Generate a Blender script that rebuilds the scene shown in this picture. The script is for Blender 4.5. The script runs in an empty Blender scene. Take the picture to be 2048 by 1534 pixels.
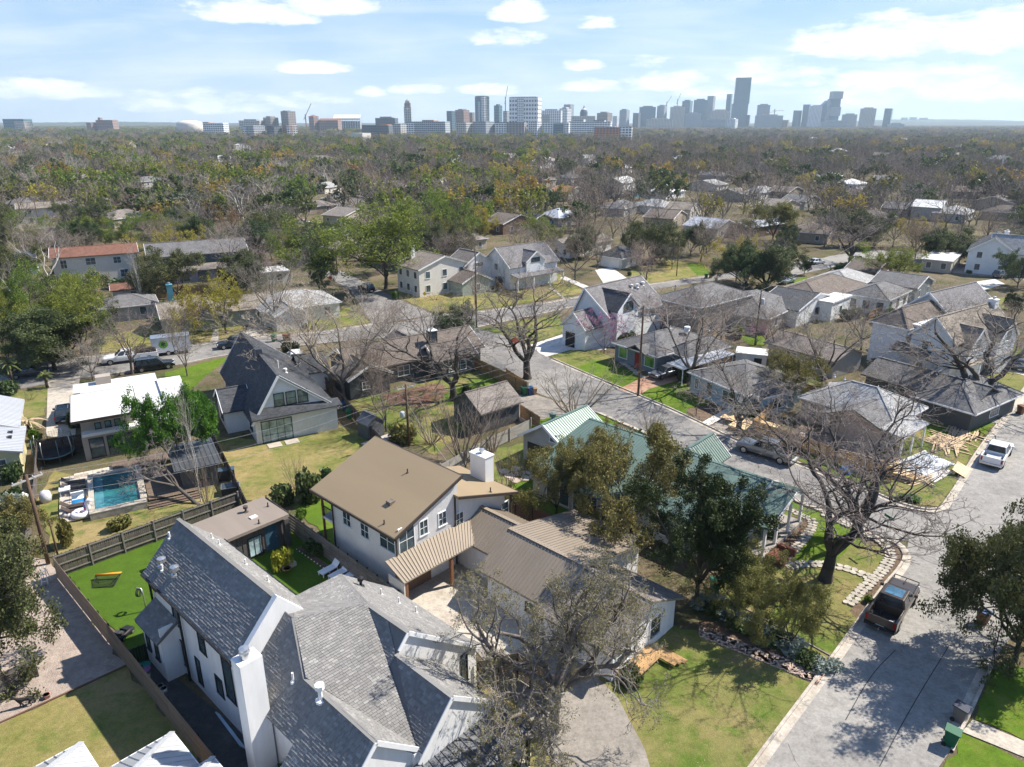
import bpy, math, random
from mathutils import Vector, Matrix
R = math.radians
SC = bpy.context.scene
COL = SC.collection
# ------------------------------------------------------------------ camera, sky, sun, exposure
CAM_H, FPX = 32.0, 1445.0
PITCH = math.atan(520 / FPX)
cam_d = bpy.data.cameras.new("camera"); cam = bpy.data.objects.new("camera", cam_d); COL.objects.link(cam)
cam.location = (0, 0, CAM_H); cam.rotation_euler = (R(90) - PITCH, 0, 0)
cam_d.sensor_width = 36; cam_d.lens = 36 * FPX / 2048; cam_d.clip_start = 0.5; cam_d.clip_end = 40000
SC.camera = cam
SUN_AZ, SUN_EL = R(22), R(47)
SUNV = Vector((math.cos(SUN_EL) * math.cos(SUN_AZ), math.cos(SUN_EL) * math.sin(SUN_AZ), math.sin(SUN_EL)))
sun_d = bpy.data.lights.new("sun", 'SUN'); sun_d.energy = 5.0; sun_d.angle = R(0.55); sun_d.color = (1, 0.94, 0.85)
sun = bpy.data.objects.new("sun", sun_d); COL.objects.link(sun)
sun.rotation_euler = SUNV.to_track_quat('Z', 'Y').to_euler(); sun.location = (60, 20, 120)

W = bpy.data.worlds.new("World"); SC.world = W; W.use_nodes = True
nt = W.node_tree; nt.nodes.clear()
def N(t, typ, **kw):
    n = t.nodes.new(typ)
    for k, v in kw.items():
        if k.startswith('i_'): n.inputs[k[2:].replace('_', ' ')].default_value = v
        else: setattr(n, k, v)
    return n
def M(t, op, a, b=None, c=None, clamp=False):
    n = t.nodes.new('ShaderNodeMath'); n.operation = op; n.use_clamp = clamp
    for i, v in enumerate((a, b, c)):
        if v is None: continue
        if isinstance(v, (int, float)): n.inputs[i].default_value = v
        else: t.links.new(v, n.inputs[i])
    return n.outputs[0]
def MIXC(t, f, a, b):
    n = t.nodes.new('ShaderNodeMix'); n.data_type = 'RGBA'
    for i, v in ((0, f), (6, a), (7, b)):
        if isinstance(v, (int, float)): n.inputs[i].default_value = v
        elif isinstance(v, tuple): n.inputs[i].default_value = (*v[:3], 1)
        else: t.links.new(v, n.inputs[i])
    return n.outputs[2]
def RAMP(t, f, stops):
    n = t.nodes.new('ShaderNodeValToRGB'); t.links.new(f, n.inputs[0])
    cr = n.color_ramp
    while len(cr.elements) < len(stops): cr.elements.new(0.5)
    for e, (p, c) in zip(cr.elements, stops):
        e.position = p; e.color = (*c, 1) if isinstance(c, tuple) else (c, c, c, 1)
    return n.outputs[0]
def NOISE(t, vec, scale, detail=4, rough=0.55, dist=0.0):
    n = N(t, 'ShaderNodeTexNoise'); n.inputs['Scale'].default_value = scale; n.inputs['Detail'].default_value = detail
    n.inputs['Roughness'].default_value = rough; n.inputs['Distortion'].default_value = dist
    if vec is not None: t.links.new(vec, n.inputs['Vector'])
    return n.outputs[0]
def SCL(t, k, a):
    n = N(t, 'ShaderNodeVectorMath', operation='SCALE'); t.links.new(a, n.inputs[0]); n.inputs['Scale'].default_value = k; return n.outputs[0]
SKY_STR = 0.088
def build_sky():
    t = nt; L = t.links.new
    sky = N(t, 'ShaderNodeTexSky', sky_type='NISHITA', sun_disc=False, sun_elevation=SUN_EL, sun_rotation=R(90) - SUN_AZ,
            altitude=200, air_density=1.0, dust_density=0.6, ozone_density=2.2)
    tc = N(t, 'ShaderNodeTexCoord'); sep = N(t, 'ShaderNodeSeparateXYZ'); L(tc.outputs['Generated'], sep.inputs[0])
    x, y, z = sep.outputs
    az = M(t, 'ARCTAN2', x, y); el = M(t, 'ARCSINE', z)
    # thin cirrus: noise on a plane high overhead
    zz = M(t, 'MAXIMUM', z, 0.02)
    cb = N(t, 'ShaderNodeCombineXYZ'); L(M(t, 'DIVIDE', x, M(t, 'ADD', zz, 0.10)), cb.inputs[0]); L(M(t, 'DIVIDE', y, M(t, 'ADD', zz, 0.10)), cb.inputs[1])
    mp = N(t, 'ShaderNodeMapping'); mp.inputs['Scale'].default_value = (0.55, 1.5, 1); mp.inputs['Rotation'].default_value = (0, 0, R(20)); L(cb.outputs[0], mp.inputs[0])
    c1 = NOISE(t, mp.outputs[0], 1.1, 8, 0.62, 0.7)
    cirr = RAMP(t, c1, [(0.46, 0.0), (0.86, 1.0)])
    # low cumulus in bands of the sky that thin out upwards, plus the individual clouds in view
    sph = N(t, 'ShaderNodeCombineXYZ'); L(M(t, 'MULTIPLY', az, 7.0), sph.inputs[0]); L(M(t, 'MULTIPLY', el, 24.0), sph.inputs[1])
    edge = NOISE(t, sph.outputs[0], 2.3, 7, 0.66, 0.15)
    puff = NOISE(t, sph.outputs[0], 1.05, 3, 0.5)
    m = None
    F = FPX
    for (px, py, w, h, s) in [(655, 14, 78, 26, 1), (505, 28, 90, 26, .9), (560, 38, 60, 20, .7), (1040, 30, 48, 22, 1), (1190, 50, 36, 16, .9), (1010, 80, 62, 18, .8),
            (1745, 88, 110, 42, 1), (1700, 95, 90, 26, .9), (1810, 75, 60, 30, .9), (2000, 68, 100, 46, 1), (2060, 60, 90, 50, 1), (632, 138, 64, 15, 1), (85, 183, 70, 22, 1), (180, 188, 44, 12, .7), (10, 185, 30, 20, .9),
            (740, 186, 26, 12, .9), (835, 181, 52, 12, .9), (980, 182, 55, 14, .9), (1165, 133, 40, 12, .7), (1190, 175, 60, 13, .7), (1330, 168, 80, 22, .8), (1290, 130, 40, 14, .5),
            (1790, 160, 90, 26, .8), (1720, 200, 80, 24, .8), (1420, 185, 60, 20, .6), (440, 215, 80, 18, .8), (310, 215, 70, 16, .6), (640, 200, 50, 12, .7), (1930, 180, 120, 30, .6), (590, 205, 60, 16, .5), (1560, 150, 90, 30, .5), (380, 190, 70, 14, .4)]:
        v = (767 - py) / F; u = (px - 1024) / F
        dx, dy, dz = u, math.cos(PITCH) + v * math.sin(PITCH), -math.sin(PITCH) + v * math.cos(PITCH)
        a0 = math.atan2(dx, dy); e0 = math.asin(dz / math.sqrt(dx * dx + dy * dy + dz * dz))
        da = M(t, 'DIVIDE', M(t, 'SUBTRACT', az, a0), w * 1.15 / F)
        de = M(t, 'DIVIDE', M(t, 'SUBTRACT', el, e0), h * 1.1 / F)
        de = M(t, 'MULTIPLY', de, M(t, 'ADD', 1.0, M(t, 'MULTIPLY', M(t, 'LESS_THAN', de, 0.0), 0.8)))   # flat bases
        r2 = M(t, 'ADD', M(t, 'MULTIPLY', da, da), M(t, 'MULTIPLY', de, de))
        k = M(t, 'MULTIPLY', M(t, 'SUBTRACT', 1.0, r2), s)
        m = k if m is None else M(t, 'MAXIMUM', m, k)
    m = M(t, 'ADD', M(t, 'MAXIMUM', m, -1.2), M(t, 'MULTIPLY', M(t, 'SUBTRACT', edge, 0.5), 3.0))
    cum = RAMP(t, M(t, 'MULTIPLY_ADD', m, 0.5, 0.475), [(0.48, 0.0), (0.84, 1.0)])
    band = M(t, 'MULTIPLY', RAMP(t, M(t, 'MULTIPLY', M(t, 'ABSOLUTE', el), 3.2), [(0.0, 1.0), (0.55, 0.25), (1.0, 0.0)]), RAMP(t, puff, [(0.42, 0.0), (0.66, 0.8)]))
    shade = RAMP(t, edge, [(0.3, (0.78, 0.83, 0.92)), (0.60, (1.0, 1.0, 1.0))])
    w1 = N(t, 'ShaderNodeVectorMath', operation='SCALE'); L(shade, w1.inputs[0]); w1.inputs['Scale'].default_value = 8.6
    col = sky.outputs[0]
    hs = N(t, 'ShaderNodeHueSaturation'); hs.inputs['Saturation'].default_value = 1.1; L(col, hs.inputs['Color']); col = MIXC(t, 0.75, hs.outputs[0], SCL(t, 9.0, RAMP(t, M(t, 'MULTIPLY', M(t, 'ABSOLUTE', el), 1.6), [(0.0, (.46, .58, .72)), (0.30, (.24, .42, .68)), (0.62, (.15, .30, .60)), (1.0, (.08, .18, .45))])))
    col = MIXC(t, M(t, 'MULTIPLY', cirr, 0.6), col, (6.6, 7.1, 7.7))
    col = MIXC(t, M(t, 'MULTIPLY', band, 0.55), col, (7.0, 7.3, 7.6))
    col = MIXC(t, cum, col, w1.outputs[0])
    bg = N(t, 'ShaderNodeBackground'); bg.inputs[1].default_value = SKY_STR; L(col, bg.inputs[0])
    out = N(t, 'ShaderNodeOutputWorld'); L(bg.outputs[0], out.inputs[0])
build_sky()
vs = SC.view_settings
vs.view_transform = 'Standard'; vs.look = 'None'; vs.gamma = 1; vs.exposure = 0.86; vs.use_curve_mapping = False
SC.render.engine = 'CYCLES'
cy = SC.cycles
cy.max_bounces = 6; cy.diffuse_bounces = 3; cy.glossy_bounces = 2; cy.transmission_bounces = 3; cy.volume_bounces = 1; cy.transparent_max_bounces = 6
cy.caustics_reflective = False; cy.caustics_refractive = False; cy.use_denoising = True; cy.use_adaptive_sampling = True; cy.adaptive_threshold = 0.02
SC.render.use_persistent_data = False

# ------------------------------------------------------------------ photo pixel -> point on the ground (or at height z)
def G(px, py, z=0.0):
    u = (px - 1024) / FPX; v = (py - 767) / FPX
    dy = math.cos(PITCH) - v * math.sin(PITCH); dz = -math.sin(PITCH) - v * math.cos(PITCH)
    t = (z - CAM_H) / dz
    return Vector((u * t, dy * t, z))
def height_at(p, py):
    """height above p whose image row is py"""
    v = (py - 767) / FPX
    a = math.atan(-v) - PITCH
    return CAM_H + p.y * math.tan(a)
def fr(u, v, rot, z=0.0):
    r = R(rot); return Vector((u * math.cos(r) - v * math.sin(r), u * math.sin(r) + v * math.cos(r), z))
def inv(p, rot):
    r = R(rot); return (p.x * math.cos(r) + p.y * math.sin(r), -p.x * math.sin(r) + p.y * math.cos(r))
def on_plane(px, py, rot, axis, val):
    """pixel -> (other coordinate, z) on the vertical plane u=val / v=val of the frame rot"""
    a = inv(G(px, py, 0), rot); b = inv(G(px, py, 10), rot)
    i = 0 if axis == 'u' else 1
    k = (val - a[i]) / (b[i] - a[i])
    return a[1 - i] + (b[1 - i] - a[1 - i]) * k, 10 * k

# ------------------------------------------------------------------ object helpers
def tag(o, label=None, cat=None, group=None, kind=None):
    if label: o['label'] = label
    if cat: o['category'] = cat
    if group: o['group'] = group
    if kind: o['kind'] = kind
    return o
def thing(name, label, cat, loc=(0, 0, 0), rot=0.0, group=None):
    o = bpy.data.objects.new(name, None); COL.objects.link(o); o.empty_display_size = 0.2
    o.location = loc; o.rotation_euler = (0, 0, R(rot))
    return tag(o, label, cat, group)
def copy_tree(o, parent=None):
    c = o.copy(); COL.objects.link(c)
    if parent is not None:
        c.parent = parent
    for ch in list(o.children): copy_tree(ch, c)
    return c
def link(name, me, parent=None, loc=None, rot=None, kind=None):
    o = bpy.data.objects.new(name, me); COL.objects.link(o); o.parent = parent
    if loc is not None: o.location = loc
    if rot is not None: o.rotation_euler = rot
    if kind: o['kind'] = kind
    return o
class MB:
    """collects faces and links them as one mesh object; UVs in metres (along / up the face)"""
    def __init__(s): s.v = []; s.f = []; s.m = []; s.mi = 0
    def poly(s, pts):
        n = len(s.v); s.v.extend([tuple(p) for p in pts]); s.f.append(tuple(range(n, n + len(pts)))); s.m.append(s.mi); return s
    def box(s, x0, x1, y0, y1, z0, z1):
        n = len(s.v)
        s.v.extend([(x0, y0, z0), (x1, y0, z0), (x1, y1, z0), (x0, y1, z0), (x0, y0, z1), (x1, y0, z1), (x1, y1, z1), (x0, y1, z1)])
        for f in ((0, 3, 2, 1), (4, 5, 6, 7), (0, 1, 5, 4), (1, 2, 6, 5), (2, 3, 7, 6), (3, 0, 4, 7)):
            s.f.append(tuple(n + i for i in f)); s.m.append(s.mi)
        return s
    def prism(s, pts, dv):
        """closed solid: polygon pts extruded by dv"""
        pts = [Vector(p) for p in pts]; dv = Vector(dv); n = len(pts)
        nrm = Vector((0, 0, 0))
        for i in range(n): nrm += pts[i].cross(pts[(i + 1) % n])
        if nrm.dot(dv) > 0: pts.reverse()
        b = len(s.v); s.v.extend([tuple(p) for p in pts] + [tuple(p + dv) for p in pts])
        s.f.append(tuple(range(b, b + n))); s.f.append(tuple(range(b + 2 * n - 1, b + n - 1, -1)))
        for i in range(n):
            j = (i + 1) % n; s.f.append((b + j, b + i, b + n + i, b + n + j))
        s.m.extend([s.mi] * (n + 2)); return s
    def bar(s, a, b, w, h, up=(0, 0, 1)):
        a = Vector(a); b = Vector(b); d = (b - a).normalized(); x = d.cross(Vector(up))
        if x.length < 1e-4: x = d.cross(Vector((1, 0, 0)))
        x.normalize(); y = x.cross(d)
        q = [a + x * i * w / 2 + y * j * h / 2 for i, j in ((-1, -1), (1, -1), (1, 1), (-1, 1))]
        return s.prism(q, b - a)
    def tube(s, pts, rs, n=6, cap=True):
        pts = [Vector(p) for p in pts]
        if not hasattr(rs, '__len__'): rs = [rs] * len(pts)
        rings = []; ref = None
        for i, p in enumerate(pts):
            d = (pts[min(i + 1, len(pts) - 1)] - pts[max(i - 1, 0)])
            if d.length < 1e-6: d = Vector((0, 0, 1))
            d.normalize()
            if ref is None: ref = d.orthogonal().normalized()
            x = ref - d * ref.dot(d)
            x = x.normalized() if x.length > 1e-4 else d.orthogonal().normalized()
            ref = x; y = d.cross(x); b = len(s.v)
            for k in range(n):
                a = 2 * math.pi * k / n; s.v.append(tuple(p + (x * math.cos(a) + y * math.sin(a)) * rs[i]))
            rings.append(b)
        for r0, r1 in zip(rings, rings[1:]):
            for k in range(n):
                j = (k + 1) % n; s.f.append((r0 + k, r0 + j, r1 + j, r1 + k)); s.m.append(s.mi)
        if cap:
            s.f.append(tuple(rings[0] + k for k in range(n - 1, -1, -1))); s.f.append(tuple(rings[-1] + k for k in range(n))); s.m += [s.mi, s.mi]
        return s
    def lathe(s, prof, n=12, c=(0, 0, 0)):
        return s.tube([(c[0], c[1], c[2] + z) for r, z in prof], [r for r, z in prof], n)
    def mesh(s, name, mat, smooth=False, uv=True):
        me = bpy.data.meshes.new(name); me.from_pydata(s.v, [], s.f)
        for mm in (mat if isinstance(mat, (list, tuple)) else [mat]): me.materials.append(mm)
        if isinstance(mat, (list, tuple)) and len(mat) > 1: me.polygons.foreach_set('material_index', s.m)
        if uv and s.f:
            ul = me.uv_layers.new(name='uv').data; Z = Vector((0, 0, 1))
            for p in me.polygons:
                n = p.normal; ud = Z.cross(n)
                if ud.length < 0.02: ud = Vector((1, 0, 0)); vd = Vector((0, 1, 0))
                else: ud.normalize(); vd = n.cross(ud)
                for li in p.loop_indices:
                    c = me.vertices[me.loops[li].vertex_index].co; ul[li].uv = (c.dot(ud), c.dot(vd))
        if smooth: me.polygons.foreach_set('use_smooth', [True] * len(me.polygons))
        me.update(); return me
    def build(s, name, mat, parent=None, smooth=False, uv=True, kind=None, loc=None, rot=None):
        return link(name, s.mesh(name, mat, smooth, uv), parent, loc, rot, kind)

# ------------------------------------------------------------------ materials
MATS = {}
def mat(name, col, rough=0.8, var=0.12, scale=1.2, bump=0.0, bscale=30, metal=0.0, col2=None, orand=0.0, lap=None, brick=None, spec=0.3, stretch=None, trans=0.0):
    """noise-varied surface; lap = spacing of horizontal lap-siding lines, brick = (w, h) of a shingle / brick pattern in metres"""
    if name in MATS: return MATS[name]
    m = bpy.data.materials.new(name); m.use_nodes = True; t = m.node_tree; L = t.links.new
    b = t.nodes['Principled BSDF']; b.inputs['Roughness'].default_value = rough; b.inputs['Metallic'].default_value = metal
    b.inputs['Specular IOR Level'].default_value = spec
    tc = N(t, 'ShaderNodeTexCoord'); vec = tc.outputs['Object']
    if stretch:
        mp = N(t, 'ShaderNodeMapping'); mp.inputs['Scale'].default_value = stretch; L(tc.outputs['UV'], mp.inputs[0]); vec = mp.outputs[0]
    n1 = NOISE(t, vec, scale, 6, 0.65)
    c2 = col2 or tuple(min(1, c * (1 + var)) for c in col); c1 = tuple(c * (1 - var) for c in col) if not col2 else col
    c = MIXC(t, RAMP(t, n1, [(0.36, 0.0), (0.64, 1.0)]), c1, c2)
    hgt = None
    if brick:
        bt = N(t, 'ShaderNodeTexBrick'); L(tc.outputs['UV'], bt.inputs[0]); bt.inputs['Scale'].default_value = 1
        bt.inputs['Brick Width'].default_value = brick[0]; bt.inputs['Row Height'].default_value = brick[1]; bt.inputs['Mortar Size'].default_value = 0.012
        bt.inputs['Color1'].default_value = (0.72, 0.72, 0.72, 1); bt.inputs['Color2'].default_value = (1.2, 1.2, 1.2, 1); bt.inputs['Mortar'].default_value = (0.45, 0.45, 0.45, 1)
        mm = N(t, 'ShaderNodeMix', data_type='RGBA', blend_type='MULTIPLY'); mm.inputs[0].default_value = 1; L(c, mm.inputs[6]); L(bt.outputs[0], mm.inputs[7]); c = mm.outputs[2]
    if lap:
        sp = N(t, 'ShaderNodeSeparateXYZ'); L(tc.outputs['UV'], sp.inputs[0])
        hgt = M(t, 'FRACT', M(t, 'DIVIDE', sp.outputs[1 if lap > 0 else 0], abs(lap)))
        if lap < 0: hgt = M(t, 'LESS_THAN', hgt, 0.12)
    if orand:
        oi = N(t, 'ShaderNodeObjectInfo'); hs = N(t, 'ShaderNodeHueSaturation'); L(c, hs.inputs['Color'])
        L(M(t, 'MULTIPLY_ADD', oi.outputs['Random'], orand, 1 - orand / 2), hs.inputs['Value'])
        L(M(t, 'MULTIPLY_ADD', M(t, 'FRACT', M(t, 'MULTIPLY', oi.outputs['Random'], 7.3)), orand * 0.10, 0.5 - orand * 0.05), hs.inputs['Hue']); c = hs.outputs[0]
    L(c, b.inputs['Base Color'])
    if bump or hgt is not None:
        bp = N(t, 'ShaderNodeBump'); bp.inputs['Strength'].default_value = bump or 0.5; bp.inputs['Distance'].default_value = 0.03
        L(hgt if hgt is not None else NOISE(t, vec, bscale, 4, 0.7), bp.inputs['Height']); L(bp.outputs[0], b.inputs['Normal'])
    if trans:
        tr = N(t, 'ShaderNodeBsdfTranslucent'); L(c, tr.inputs[0]); mx = N(t, 'ShaderNodeMixShader'); mx.inputs[0].default_value = trans
        L(b.outputs[0], mx.inputs[1]); L(tr.outputs[0], mx.inputs[2]); L(mx.outputs[0], t.nodes['Material Output'].inputs[0])
    MATS[name] = m; return m
def glass(name='window_glass', col=(0.025, 0.037, 0.042), rough=0.06, spec=0.8):
    m = mat(name, col, rough, 0.35, 0.9, col2=tuple(c * 3.2 for c in col)); m.node_tree.nodes['Principled BSDF'].inputs['Specular IOR Level'].default_value = spec; return m  # noise towards a paler tone: reflections and blinds put into the colour
def leafmat(name, col, var=0.35, orand=0.25, trans=0.25):
    """leaves: colour varies leaf by leaf and tree by tree"""
    m = bpy.data.materials.new(name); m.use_nodes = True; t = m.node_tree; L = t.links.new; b = t.nodes['Principled BSDF']
    b.inputs['Roughness'].default_value = 0.55; b.inputs['Specular IOR Level'].default_value = 0.25
    g = N(t, 'ShaderNodeNewGeometry'); oi = N(t, 'ShaderNodeObjectInfo')
    n1 = NOISE(t, N(t, 'ShaderNodeTexCoord').outputs['Object'], 0.55, 3)
    k = M(t, 'ADD', M(t, 'MULTIPLY', g.outputs['Random Per Island'], 0.6), M(t, 'MULTIPLY', n1, 0.55))
    c = MIXC(t, k, tuple(x * (1 - var) for x in col), tuple(x * (1 + var) for x in col))
    hs = N(t, 'ShaderNodeHueSaturation'); L(c, hs.inputs['Color'])
    L(M(t, 'MULTIPLY_ADD', oi.outputs['Random'], orand, 1 - orand / 2), hs.inputs['Value'])
    L(M(t, 'MULTIPLY_ADD', M(t, 'FRACT', M(t, 'MULTIPLY', oi.outputs['Random'], 5.7)), 0.05, 0.475), hs.inputs['Hue'])
    L(hs.outputs[0], b.inputs['Base Color'])
    tr = N(t, 'ShaderNodeBsdfTranslucent'); L(hs.outputs[0], tr.inputs[0]); mx = N(t, 'ShaderNodeMixShader'); mx.inputs[0].default_value = trans
    L(b.outputs[0], mx.inputs[1]); L(tr.outputs[0], mx.inputs[2]); L(mx.outputs[0], t.nodes['Material Output'].inputs[0])
    return m
white = mat('white_paint', (0.74, 0.74, 0.72), 0.6, 0.05, 0.8)
stucco = mat('white_stucco', (0.74, 0.73, 0.71), 0.85, 0.07, 0.9, 0.15, 40, stretch=(1.6, .25, 1))
brickw = mat('white_brick', (0.72, 0.71, 0.69), 0.85, 0.06, 1.0, brick=None, lap=0.085)
siding = mat('white_siding', (0.72, 0.73, 0.73), 0.65, 0.05, 0.8, lap=0.17)
batten = mat('white_batten', (0.72, 0.73, 0.73), 0.65, 0.05, 0.8, lap=-0.4)
black = mat('black_metal', (0.018, 0.018, 0.02), 0.5, 0.2)
trimw = mat('white_trim', (0.78, 0.78, 0.77), 0.5, 0.04)
gls = glass()
chrome = mat('galvanized', (0.55, 0.56, 0.57), 0.35, 0.1, metal=0.8)
concrete = mat('concrete', (0.42, 0.39, 0.35), 0.9, 0.14, 0.5, 0.2, 25)
def shingle(name, col, br=True): return mat('shingle_' + name, col, 0.95, 0.14, 0.7, brick=(0.33, 0.14) if br else None, bump=0.25, bscale=18)
# ================================================================== the setting: ground, streets, lawns, paths
def ground_mat(name, cols, scale=0.35, patch=0.06, bump=0.5, leaf=0.0, fine=9.0, crack=0):
    """grass / soil: large patches of cols[0] to cols[1], clumps of cols[2], fine grain, fallen leaves"""
    m = bpy.data.materials.new(name); m.use_nodes = True; t = m.node_tree; L = t.links.new; b = t.nodes['Principled BSDF']
    b.inputs['Roughness'].default_value = 0.95; b.inputs['Specular IOR Level'].default_value = 0.1
    v = N(t, 'ShaderNodeNewGeometry').outputs['Position']
    a = RAMP(t, NOISE(t, v, patch, 5, 0.6), [(0.38, 0.0), (0.62, 1.0)]); c = MIXC(t, a, cols[0], cols[1])
    if len(cols) > 2: c = MIXC(t, RAMP(t, NOISE(t, v, scale, 6, 0.7, 0.3), [(0.48, 0.0), (0.66, 1.0)]), c, cols[2])
    g = NOISE(t, v, fine, 6, 0.8)
    hs = N(t, 'ShaderNodeHueSaturation'); L(c, hs.inputs['Color']); L(M(t, 'MULTIPLY_ADD', g, 1.2, M(t, 'MULTIPLY_ADD', NOISE(t, v, 1.6, 4, .7), .9, -.05)), hs.inputs['Value']); c = hs.outputs[0]
    if crack:
        vo = N(t, 'ShaderNodeTexVoronoi', feature='DISTANCE_TO_EDGE'); vo.inputs['Scale'].default_value = 0.13; vd = N(t, 'ShaderNodeVectorMath', operation='ADD'); L(v, vd.inputs[0])
        nz = N(t, 'ShaderNodeTexNoise'); nz.inputs['Scale'].default_value = .35; nz.inputs['Detail'].default_value = 5; L(v, nz.inputs['Vector']); L(nz.outputs[1], vd.inputs[1]); L(vd.outputs[0], vo.inputs['Vector'])
        k = M(t, 'MULTIPLY', M(t, 'LESS_THAN', vo.outputs['Distance'], 0.0022), M(t, 'GREATER_THAN', NOISE(t, v, .11, 2), .53)); c = MIXC(t, M(t, 'MULTIPLY', k, .6), c, (0.05, 0.048, 0.046))
        c = MIXC(t, M(t, 'MULTIPLY', RAMP(t, NOISE(t, v, .5, 4), [(.60, 0.0), (.72, 1.0)]), .35), c, (0.12, 0.11, 0.10))
    if leaf:
        vo = N(t, 'ShaderNodeTexVoronoi'); vo.inputs['Scale'].default_value = 5; L(v, vo.inputs['Vector'])
        k = M(t, 'MULTIPLY', M(t, 'LESS_THAN', vo.outputs['Distance'], 0.2), M(t, 'GREATER_THAN', NOISE(t, v, 0.9, 3), 1 - leaf)); c = MIXC(t, k, c, (0.26, 0.19, 0.12))
    L(c, b.inputs['Base Color'])
    bp = N(t, 'ShaderNodeBump'); bp.inputs['Strength'].default_value = bump; bp.inputs['Distance'].default_value = 0.08
    L(NOISE(t, v, 14, 4, 0.8), bp.inputs['Height']); L(bp.outputs[0], b.inputs['Normal'])
    MATS[name] = m; return m
yard = ground_mat('yard_ground', [(0.105, 0.085, 0.048), (0.17, 0.135, 0.09), (0.07, 0.085, 0.028)], 0.22, 0.06, 0.7, 0.55)
dry = ground_mat('dry_lawn', [(0.29, 0.225, 0.10), (0.18, 0.175, 0.05), (0.115, 0.15, 0.032)], 0.42, 0.16, 0.6, 0.45)
mixed = ground_mat('mixed_lawn', [(0.13, 0.155, 0.036), (0.23, 0.19, 0.08), (0.09, 0.14, 0.022)], 0.5, 0.17, 0.6, 0.4)
green = ground_mat('green_lawn', [(0.10, 0.165, 0.014), (0.075, 0.13, 0.014), (0.14, 0.17, 0.03)], 0.5, 0.16, 0.5, 0.3)
turf = ground_mat('turf', [(0.06, 0.115, 0.012), (0.07, 0.125, 0.014), (0.05, 0.095, 0.012)], 0.8, 0.2, 0.35, 0.2)
soil = ground_mat('soil', [(0.13, 0.09, 0.06), (0.17, 0.12, 0.085), (0.10, 0.075, 0.05)], 0.6, 0.2, 0.7, 0.6)
gravel_pale = ground_mat('pale_gravel', [(0.44, 0.36, 0.30), (0.40, 0.33, 0.28), (0.33, 0.26, 0.22)], 1.3, 0.3, 1.0, 0, 16)
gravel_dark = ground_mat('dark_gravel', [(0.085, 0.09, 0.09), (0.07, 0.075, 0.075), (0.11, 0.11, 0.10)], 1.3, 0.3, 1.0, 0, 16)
leafbed = ground_mat('leaf_bed', [(0.17, 0.09, 0.06), (0.22, 0.13, 0.09), (0.10, 0.09, 0.04)], 0.5, 0.2, 0.9, 0.75)
asphalt = ground_mat('asphalt', [(0.265, 0.25, 0.228), (0.305, 0.288, 0.262), (0.235, 0.222, 0.203)], 0.16, 0.07, 0.25, 0.0, 5, 1)
asphalt_old = ground_mat('asphalt_old', [(0.185, 0.176, 0.166), (0.275, 0.26, 0.238), (0.16, 0.153, 0.145)], 0.2, 0.09, 0.25, 0.0, 5, 1)
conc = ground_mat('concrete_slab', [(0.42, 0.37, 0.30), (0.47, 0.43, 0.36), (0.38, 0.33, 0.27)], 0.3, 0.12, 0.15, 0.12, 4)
concw = ground_mat('pale_concrete', [(0.55, 0.52, 0.47), (0.60, 0.57, 0.53), (0.50, 0.47, 0.42)], 0.3, 0.12, 0.15, 0.1, 4)
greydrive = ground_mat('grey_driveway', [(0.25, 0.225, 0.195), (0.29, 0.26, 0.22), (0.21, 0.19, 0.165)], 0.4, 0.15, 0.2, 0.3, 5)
redpave = ground_mat('clay_pavers', [(0.36, 0.21, 0.14), (0.40, 0.25, 0.17), (0.31, 0.18, 0.12)], 0.9, 0.2, 0.3, 0, 7)
kerbm = ground_mat('kerb_concrete', [(0.42, 0.375, 0.31), (0.47, 0.42, 0.36), (0.34, 0.29, 0.23)], 0.7, 0.2, 0.3, 0.2, 6)

def px_poly(pts, z=0.0): return [G(x, y, z) for x, y in pts]
def ring(pts, k=2):
    """Chaikin smoothing of an open chain"""
    for _ in range(k):
        q = [pts[0]]
        for a, b in zip(pts, pts[1:]): q += [a.lerp(b, 0.25), a.lerp(b, 0.75)]
        pts = q + [pts[-1]]
    return pts
def sheet(name, m, pts, z, label=None):
    p = [Vector((a.x, a.y, 0)) for a in pts]
    mb = MB(); mb.poly([Vector((a.x, a.y, z)) for a in p]); me = mb.mesh(name, m)
    if me.polygons[0].normal.z < 0: me.flip_normals()
    return tag(link(name, me), kind='structure')
# ground sheet to the horizon, finer near the camera is not needed: it is flat
mb = MB(); mb.poly([(-14000, -400, -0.02), (14000, -400, -0.02), (14000, 15000, -0.02), (-14000, 15000, -0.02)])
tag(mb.build('ground', yard, uv=False), kind='structure')
def street(name, m, left, right, z): return sheet(name, m, list(left) + list(reversed(right)), z)
def off(pts, d):
    """chain moved sideways (to the right of its direction) by d metres"""
    o = []
    for i, p in enumerate(pts):
        a = pts[max(i - 1, 0)]; b = pts[min(i + 1, len(pts) - 1)]; t = (b - a).normalized()
        o.append(p + Vector((t.y, -t.x, 0)) * d)
    return o
A_left = px_poly([(1380, 1710), (1511, 1525), (1647, 1344), (1716, 1246), (1773, 1167), (1792, 1148)])
A_corner = px_poly([(1792, 1148), (1811, 1120), (1808, 1104), (1792, 1085), (1756, 1077), (1731, 1064), (1684, 1044), (1635, 1020), (1580, 998)])
A_far = px_poly([(1879, 1019), (1887, 1013), (1913, 974), (1947, 916), (1978, 872), (2007, 836), (2022, 815), (2048, 778), (2110, 700), (2200, 610)])
A_right = px_poly([(1790, 1660), (1900, 1502), (1913, 1471), (1938, 1423), (1963, 1366), (1982, 1328), (2075, 1225)])
B_far = px_poly([(955, 655), (990, 665), (1040, 682), (1080, 706), (1105, 718), (1190, 755), (1275, 790), (1340, 817), (1420, 855), (1470, 880), (1560, 912), (1640, 945), (1690, 962), (1741, 982), (1790, 1005), (1848, 1021), (1879, 1019)])
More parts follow.
